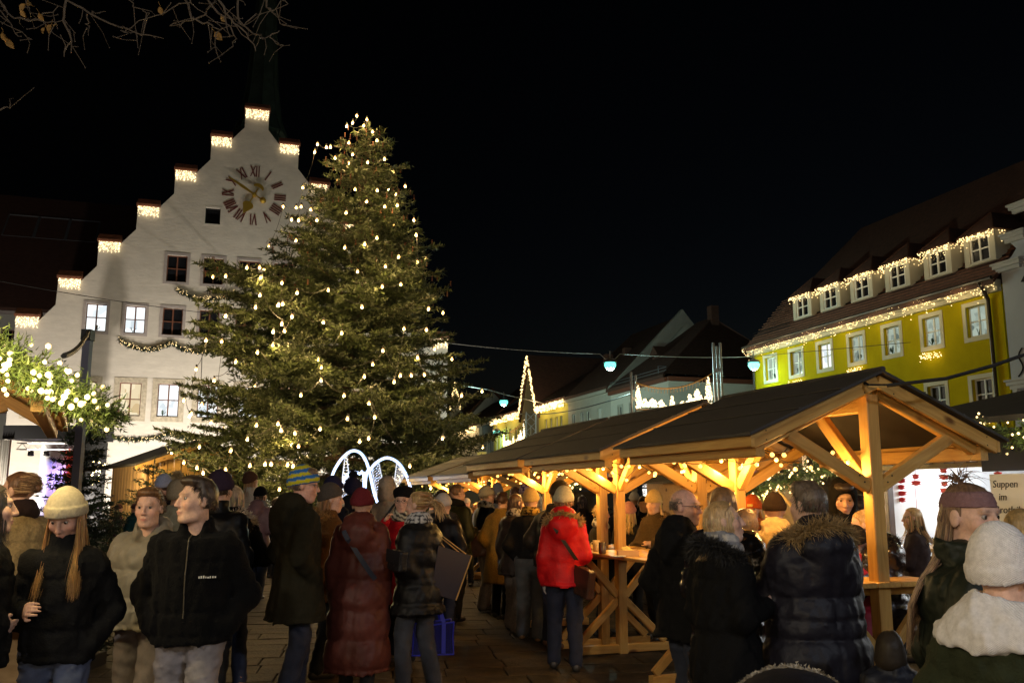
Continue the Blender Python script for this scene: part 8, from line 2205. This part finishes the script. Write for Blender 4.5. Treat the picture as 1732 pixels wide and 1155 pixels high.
    far = [(730, 848, 22, 'in a grey coat'), (762, 846, 20, 'in a black coat'), (800, 851, 24, 'in a brown jacket'), (815, 850, 21, 'in a navy jacket'), (858, 845, 19, 'in a dark green coat'), (905, 846, 18, 'in a maroon jacket'), (958, 842, 19, 'in a charcoal coat'), (640, 851, 22, 'in a dark blue coat'), (520, 852, 23, 'in a rust coloured coat'), (490, 853, 22, 'in a sand coloured coat'), (1130, 844, 16, 'in a grey jacket'), (1098, 848, 21, 'in a black jacket'), (1030, 848, 20, 'in an olive coat'), (1190, 842, 10.5, 'in a slate blue jacket'), (230, 850, 20, 'in a dark teal coat'), (200, 852, 23, 'in a plum coat')]
    cc = {'grey': (0.1, 0.1, 0.1), 'black': BLACK, 'brown': (0.06, 0.035, 0.02), 'navy': DKNAVY, 'dark green': (0.02, 0.03, 0.018), 'maroon': (0.07, 0.015, 0.02), 'charcoal': (0.03, 0.03, 0.032), 'dark blue': (0.015, 0.02, 0.05), 'rust coloured': (0.16, 0.05, 0.02), 'sand coloured': (0.3, 0.23, 0.14), 'olive': (0.05, 0.05, 0.025), 'slate blue': (0.04, 0.06, 0.09), 'dark teal': (0.01, 0.04, 0.045), 'plum': (0.06, 0.02, 0.05)}
    for px, py, Y, lab in far:
        key = ' '.join(lab.split()[2:-1])
        where = 'beyond the arches' if px < 700 and px > 450 else ('near the hut' if px < 450 else ('behind the bald man' if px > 1120 else ('under the far roofs' if px > 850 else 'between tree and pavilions')))
        person('distant person %s %s' % (lab, where), px, py, Y, rr.uniform(-60, 60), dict(c=cc[key], hem=rr.uniform(0.5, 0.8), puff=0.025), (BLACK,), hair=dict(k=rr.choice(['short', 'bob']), c=rr.choice([(0.05, 0.03, 0.02), (0.2, 0.11, 0.05), (0.35, 0.22, 0.1)])), hat=dict(k='beanie', c=rr.choice([(0.03, 0.03, 0.03), (0.3, 0.28, 0.25), (0.1, 0.05, 0.05)])) if rr.random() < 0.4 else None, group='distant market visitors')
    return P
PP = crowd()

# ------------------------------------------------------------------ things people carry
def bags():
    i = PP['bag']; M = i['M']; wr = M @ Vector(i['wr'][1]); 
    hand = wr + (M @ Vector(i['wr'][1]) - M @ Vector(i['el'][1])).normalized() * 0.10
    # blue see-through shopping bag hanging from the hand
    blue = mat('blue_webbing', (0.02, 0.025, 0.42), rough=0.5); clear = mat('blue_film', (0.014, 0.015, 0.13), rough=0.15, alpha=0.85, coat=0.5)
    c = Vector((hand.x + 0.02, hand.y - 0.02, 0)); w, d, h = 0.36, 0.20, 0.27; zb = 0.30; ang = R(12)
    root = thing('shopping_bag', 'blue see-through shopping bag with long handles held in hand', 'bag', (c.x, c.y, zb))
    Mb = Matrix.Translation((c.x, c.y, zb)) @ Matrix.Rotation(ang, 4, 'Z')
    mb = MB(Mb); n = 6
    V = lambda x, y, z: (x * (1 + 0.04 * math.sin(z * 20)), y * (1 - 0.1 * math.sin(z * 11)), z)
    for (ax, ay, bx, by) in ((-w/2, -d/2, w/2, -d/2), (w/2, -d/2, w/2, d/2), (w/2, d/2, -w/2, d/2), (-w/2, d/2, -w/2, -d/2)):
        for k in range(4):
            z0, z1 = h * k / 4, h * (k + 1) / 4; mb.add([V(ax, ay, z0), V(bx, by, z0), V(bx, by, z1), V(ax, ay, z1)], [(0, 1, 2, 3)])
    mb.add([(-w/2, -d/2, 0.002), (w/2, -d/2, 0.002), (w/2, d/2, 0.002), (-w/2, d/2, 0.002)], [(3, 2, 1, 0)]); mb.build('film', clear, root, True)
    mb = MB(Mb)
    for z in (0.0, h):
        for (ax, ay, bx, by) in ((-w/2, -d/2, w/2, -d/2), (w/2, -d/2, w/2, d/2), (w/2, d/2, -w/2, d/2), (-w/2, d/2, -w/2, -d/2)): mb.tube([(ax, ay, z), ((ax + bx) / 2, (ay + by) / 2 , z - (0.02 if z > 0 else 0)), (bx, by, z)], 0.007, 6)
    for x, y in ((-w/2, -d/2), (w/2, -d/2), (w/2, d/2), (-w/2, d/2)): mb.tube([(x, y, 0), (x * 0.96, y * 0.9, h * 0.5), (x, y, h)], 0.006, 6)
    for y in (-d/2 - 0.004, d/2 + 0.004):
        for x in (-0.09, 0.09): mb.bar((x, y, 0.01), (x, y, h), 0.035, 0.006, up=(0, 1, 0))
    mb.build('binding', blue, root)
    hl = Mb.inverted() @ hand
    for sg in (-1, 1):
        mb = MB(Mb); y = sg * d / 2
        pts = [Vector((-0.09, y, h)), Vector((-0.06, y * 0.7, h + (hl.z - h) * 0.55)), Vector((hl.x - 0.02, hl.y + sg * 0.012, hl.z - 0.02)), Vector((hl.x + 0.02, hl.y + sg * 0.012, hl.z - 0.02)), Vector((0.07, y * 0.7, h + (hl.z - h) * 0.55)), Vector((0.09, y, h))]
        for a, b in zip(pts[:-1], pts[1:]): mb.bar(a, b, 0.034, 0.006, up=(0, 1, 0))
        mb.build('handle', blue, root)
    # big navy tote hung from her shoulder
    sh = M @ Vector(i['sh'][1]); root = thing('tote_bag', 'large navy tote bag with tan edge slung over the shoulder', 'bag', (sh.x, sh.y, 0.75))
    Mt = Matrix.Translation((sh.x + 0.10, sh.y - 0.10, 0.80)) @ Matrix.Rotation(R(30), 4, 'Z') @ Matrix.Rotation(R(17), 4, 'Y')
    navy = mat('navy_leather', (0.010, 0.011, 0.028), rough=0.4); tan = mat('tan_lining', (0.33, 0.19, 0.06), rough=0.6)
    mb = MB(Mt); a, b, hh = 0.125, 0.07, 0.40
    q0 = [(-a, -b, 0), (a, -b, 0), (a, b, 0), (-a, b, 0)]; q1 = [(-a * 1.35, -b * 0.8, hh), (a * 1.35, -b * 0.8, hh), (a * 1.35, b * 0.8, hh), (-a * 1.35, b * 0.8, hh)]
    mb.add(q0 + q1, [(3, 2, 1, 0), (0, 1, 5, 4), (1, 2, 6, 5), (2, 3, 7, 6), (3, 0, 4, 7)]); mb.build('shell', navy, root)
    mb = MB(Mt)
    mb.bar(q1[1], q1[2], 0.010, 0.016); mb.bar((a, -b, 0.0), (a * 1.35, -b * 0.8, hh), 0.012, 0.01); mb.build('tan_edge', tan, root)
    Mi = Mt.inverted(); t = Mi @ (sh + Vector((0.0, 0, 0.10)))
    for sg in (-1, 1):
        mb = MB(Mt); pts = [Vector((-0.11, sg * b * 0.8, hh)), Vector((t.x - 0.03, t.y + sg * 0.03, t.z - 0.06)), Vector((t.x, t.y + sg * 0.02, t.z)), Vector((t.x + 0.03, t.y + sg * 0.03, t.z - 0.06)), Vector((0.11, sg * b * 0.8, hh))]
        mb.tube(pts, 0.006, 6); mb.build('handle', tan, root, True)
bags()
def hand_bag(label, px, py, Y, w, h, d, col, rz, tilt=0.0, flap=True, name='shoulder_bag'):
    p = at(px, py, Y); root = thing(name, label, 'bag', p, R(rz))
    Mt = Matrix.Translation(p) @ Matrix.Rotation(R(rz), 4, 'Z') @ Matrix.Rotation(R(tilt), 4, 'Y')
    f = Field((-w, -d * 1.2, -h), (w, d * 1.2, h), max(0.006, Y * 0.0009))
    wn = f.win((-9,)*3, (9,)*3)
    qx = np.abs(wn[1]) - (w / 2 - 0.02); qy = np.abs(wn[2]) - (d / 2 - 0.02); qz = np.abs(wn[3]) - (h / 2 - 0.02)
    dd = np.sqrt(np.maximum(qx, 0) ** 2 + np.maximum(qy, 0) ** 2 + np.maximum(qz, 0) ** 2) + np.minimum(np.maximum(qx, np.maximum(qy, qz)), 0) - 0.02
    f.put(wn[0], dd, 0); f.wrinkle(0.008, int(px), (12, 12, 12)); V, Q = f.mesh()
    Vw = np.array([tuple(Mt @ Vector(v)) for v in V]); m = mat('bag_%02x%02x' % (int(col[0] * 255), int(col[1] * 255)), col, rough=0.4, var=0.25, vscale=12)
    new_obj('shell', np_mesh('shell', Vw, Q, None, m, True), root)
    if flap:
        mb = MB(Mt); mb.box((-w / 2 - 0.004, -d / 2 - 0.008, -h * 0.1), (w / 2 + 0.004, -d / 2 - 0.002, h / 2 + 0.006)); mb.box((-0.02, -d / 2 - 0.013, -h * 0.12), (0.02, -d / 2 - 0.008, -h * 0.02)); mb.build('flap', m, root)
    return root
hand_bag('brown leather shoulder bag at the hip of the red coat', 989, 985, 8.95, 0.24, 0.27, 0.09, (0.05, 0.022, 0.014), -60, 12)
hand_bag('rust brown handbag on the arm of the woman in cream beanie', 803, 920, 13.4, 0.30, 0.36, 0.14, (0.17, 0.062, 0.02), 10, -8, False, 'handbag')
hand_bag('small black bag on the burgundy coat strap at her right hip', 672, 948, 7.75, 0.20, 0.17, 0.08, (0.012, 0.012, 0.014), -50, 5)
# pram hood with fleece edge at the very bottom
def pram():
    p = at(1340, 1130, 3.7); root = thing('pram', 'black baby pram hood edged with white fleece at the bottom', 'pram', (p.x, p.y, 0), R(-10))
    M = Matrix.Translation((p.x, p.y, 0)) @ Matrix.Rotation(R(-10), 4, 'Z'); z = p.z - 0.30
    f = Field((-0.42, -0.5, z - 0.1), (0.42, 0.5, z + 0.42), 0.014); f.ell((0, 0, z), (0.30, 0.34, 0.30), 0); f.ell((0, 0.22, z - 0.04), (0.26, 0.3, 0.26), 0.01, -1)
    w = f.win((-9,)*3, (9,)*3); f.put(w[0], np.broadcast_to(z - w[3] - 0.02, f.d.shape), 0, 1) if False else None
    f.wrinkle(0.01, 5); V, Q = f.mesh(); new_obj('hood', np_mesh('hood', np.array([tuple(M @ Vector(v)) for v in V]), Q, None, cloth('fabric', (0.012, 0.012, 0.018)), True), root)
    rr = np.random.default_rng(3); t = rr.uniform(-0.2, PI + 0.2, 700); P = np.stack([0.29 * np.cos(t), np.full(700, 0.06) + rr.normal(size=700) * 0.02, z + 0.29 * np.sin(t)], 1); N = rr.normal(size=(700, 3)); N /= np.linalg.norm(N, axis=1, keepdims=True)
    P = np.array([tuple(M @ Vector(v)) for v in P]); o = new_obj('fleece', fur_mesh('fleece', P, N, M_FUR(), 0.018, 0.005, 9, rr, 0.8, (0.3, 0.27, 0.22)), root); o['kind'] = 'stuff'
    mb = MB(M); mb.box((-0.26, -0.35, z - 0.35), (0.26, 0.55, z - 0.05)); mb.build('carrycot', cloth('fabric', (0.012, 0.012, 0.018)), root)
    mb = MB(M)
    for x in (-0.26, 0.26): mb.tube([(x, -0.3, 0.15), (x, 0.45, z - 0.2), (x, -0.55, z + 0.15)], 0.014, 6)
    mb.tube([(-0.26, -0.55, z + 0.15), (0.26, -0.55, z + 0.15)], 0.016, 6); mb.build('frame', M_IRON, root)
    for x in (-0.3, 0.3):
        for y in (-0.3, 0.45):
            mb = MB(M); mb.lathe([(0.001, -0.03), (0.13, -0.03), (0.15, 0), (0.13, 0.03), (0.001, 0.03)], (x, y, 0.152), 16, 'x'); mb.build('wheel', M_CABLE, root, True)
pram()
# stitched logo and zip on the black fleece, zip on the puffer
def marks():
    r0 = [o for o in bpy.data.objects if o.get('label', '').startswith('young man in black fleece')][0]
    s = 1.0
    coat = [c for c in r0.children if c.name.startswith('coat')][0]
    co = np.empty(len(coat.data.vertices) * 3, np.float32); coat.data.vertices.foreach_get('co', co); co = co.reshape(-1, 3)
    def surf(x, z):
        d = (co[:, 0] - x) ** 2 + (co[:, 2] - z) ** 2; k = np.argsort(d)[:60]; return co[k][co[k][:, 1] > 0][:, 1].max() if (co[k][:, 1] > 0).any() else 0.15
    mb = MB(); rr = random.Random(3); x = -0.155
    while x < -0.075:
        h = rr.uniform(0.008, 0.014); w = rr.uniform(0.005, 0.010); y = surf(x, 1.21) + 0.004; mb.box((x, y - 0.004, 1.21), (x + w, y, 1.21 + h)); x += w + 0.004
    mb.build('stitched_logo', mat('pale_thread', (0.5, 0.5, 0.48), rough=0.7), coat, False, False)
    mb = MB(); zs = np.linspace(1.0, 1.44, 24); pts = [Vector((0.0, surf(0.0, z) + 0.003, z)) for z in zs]; mb.tube(pts, 0.0032, 5); mb.build('zip', mat('dull_zip', (0.10, 0.085, 0.06), rough=0.5, metal=0.4), coat, False, False)
marks()
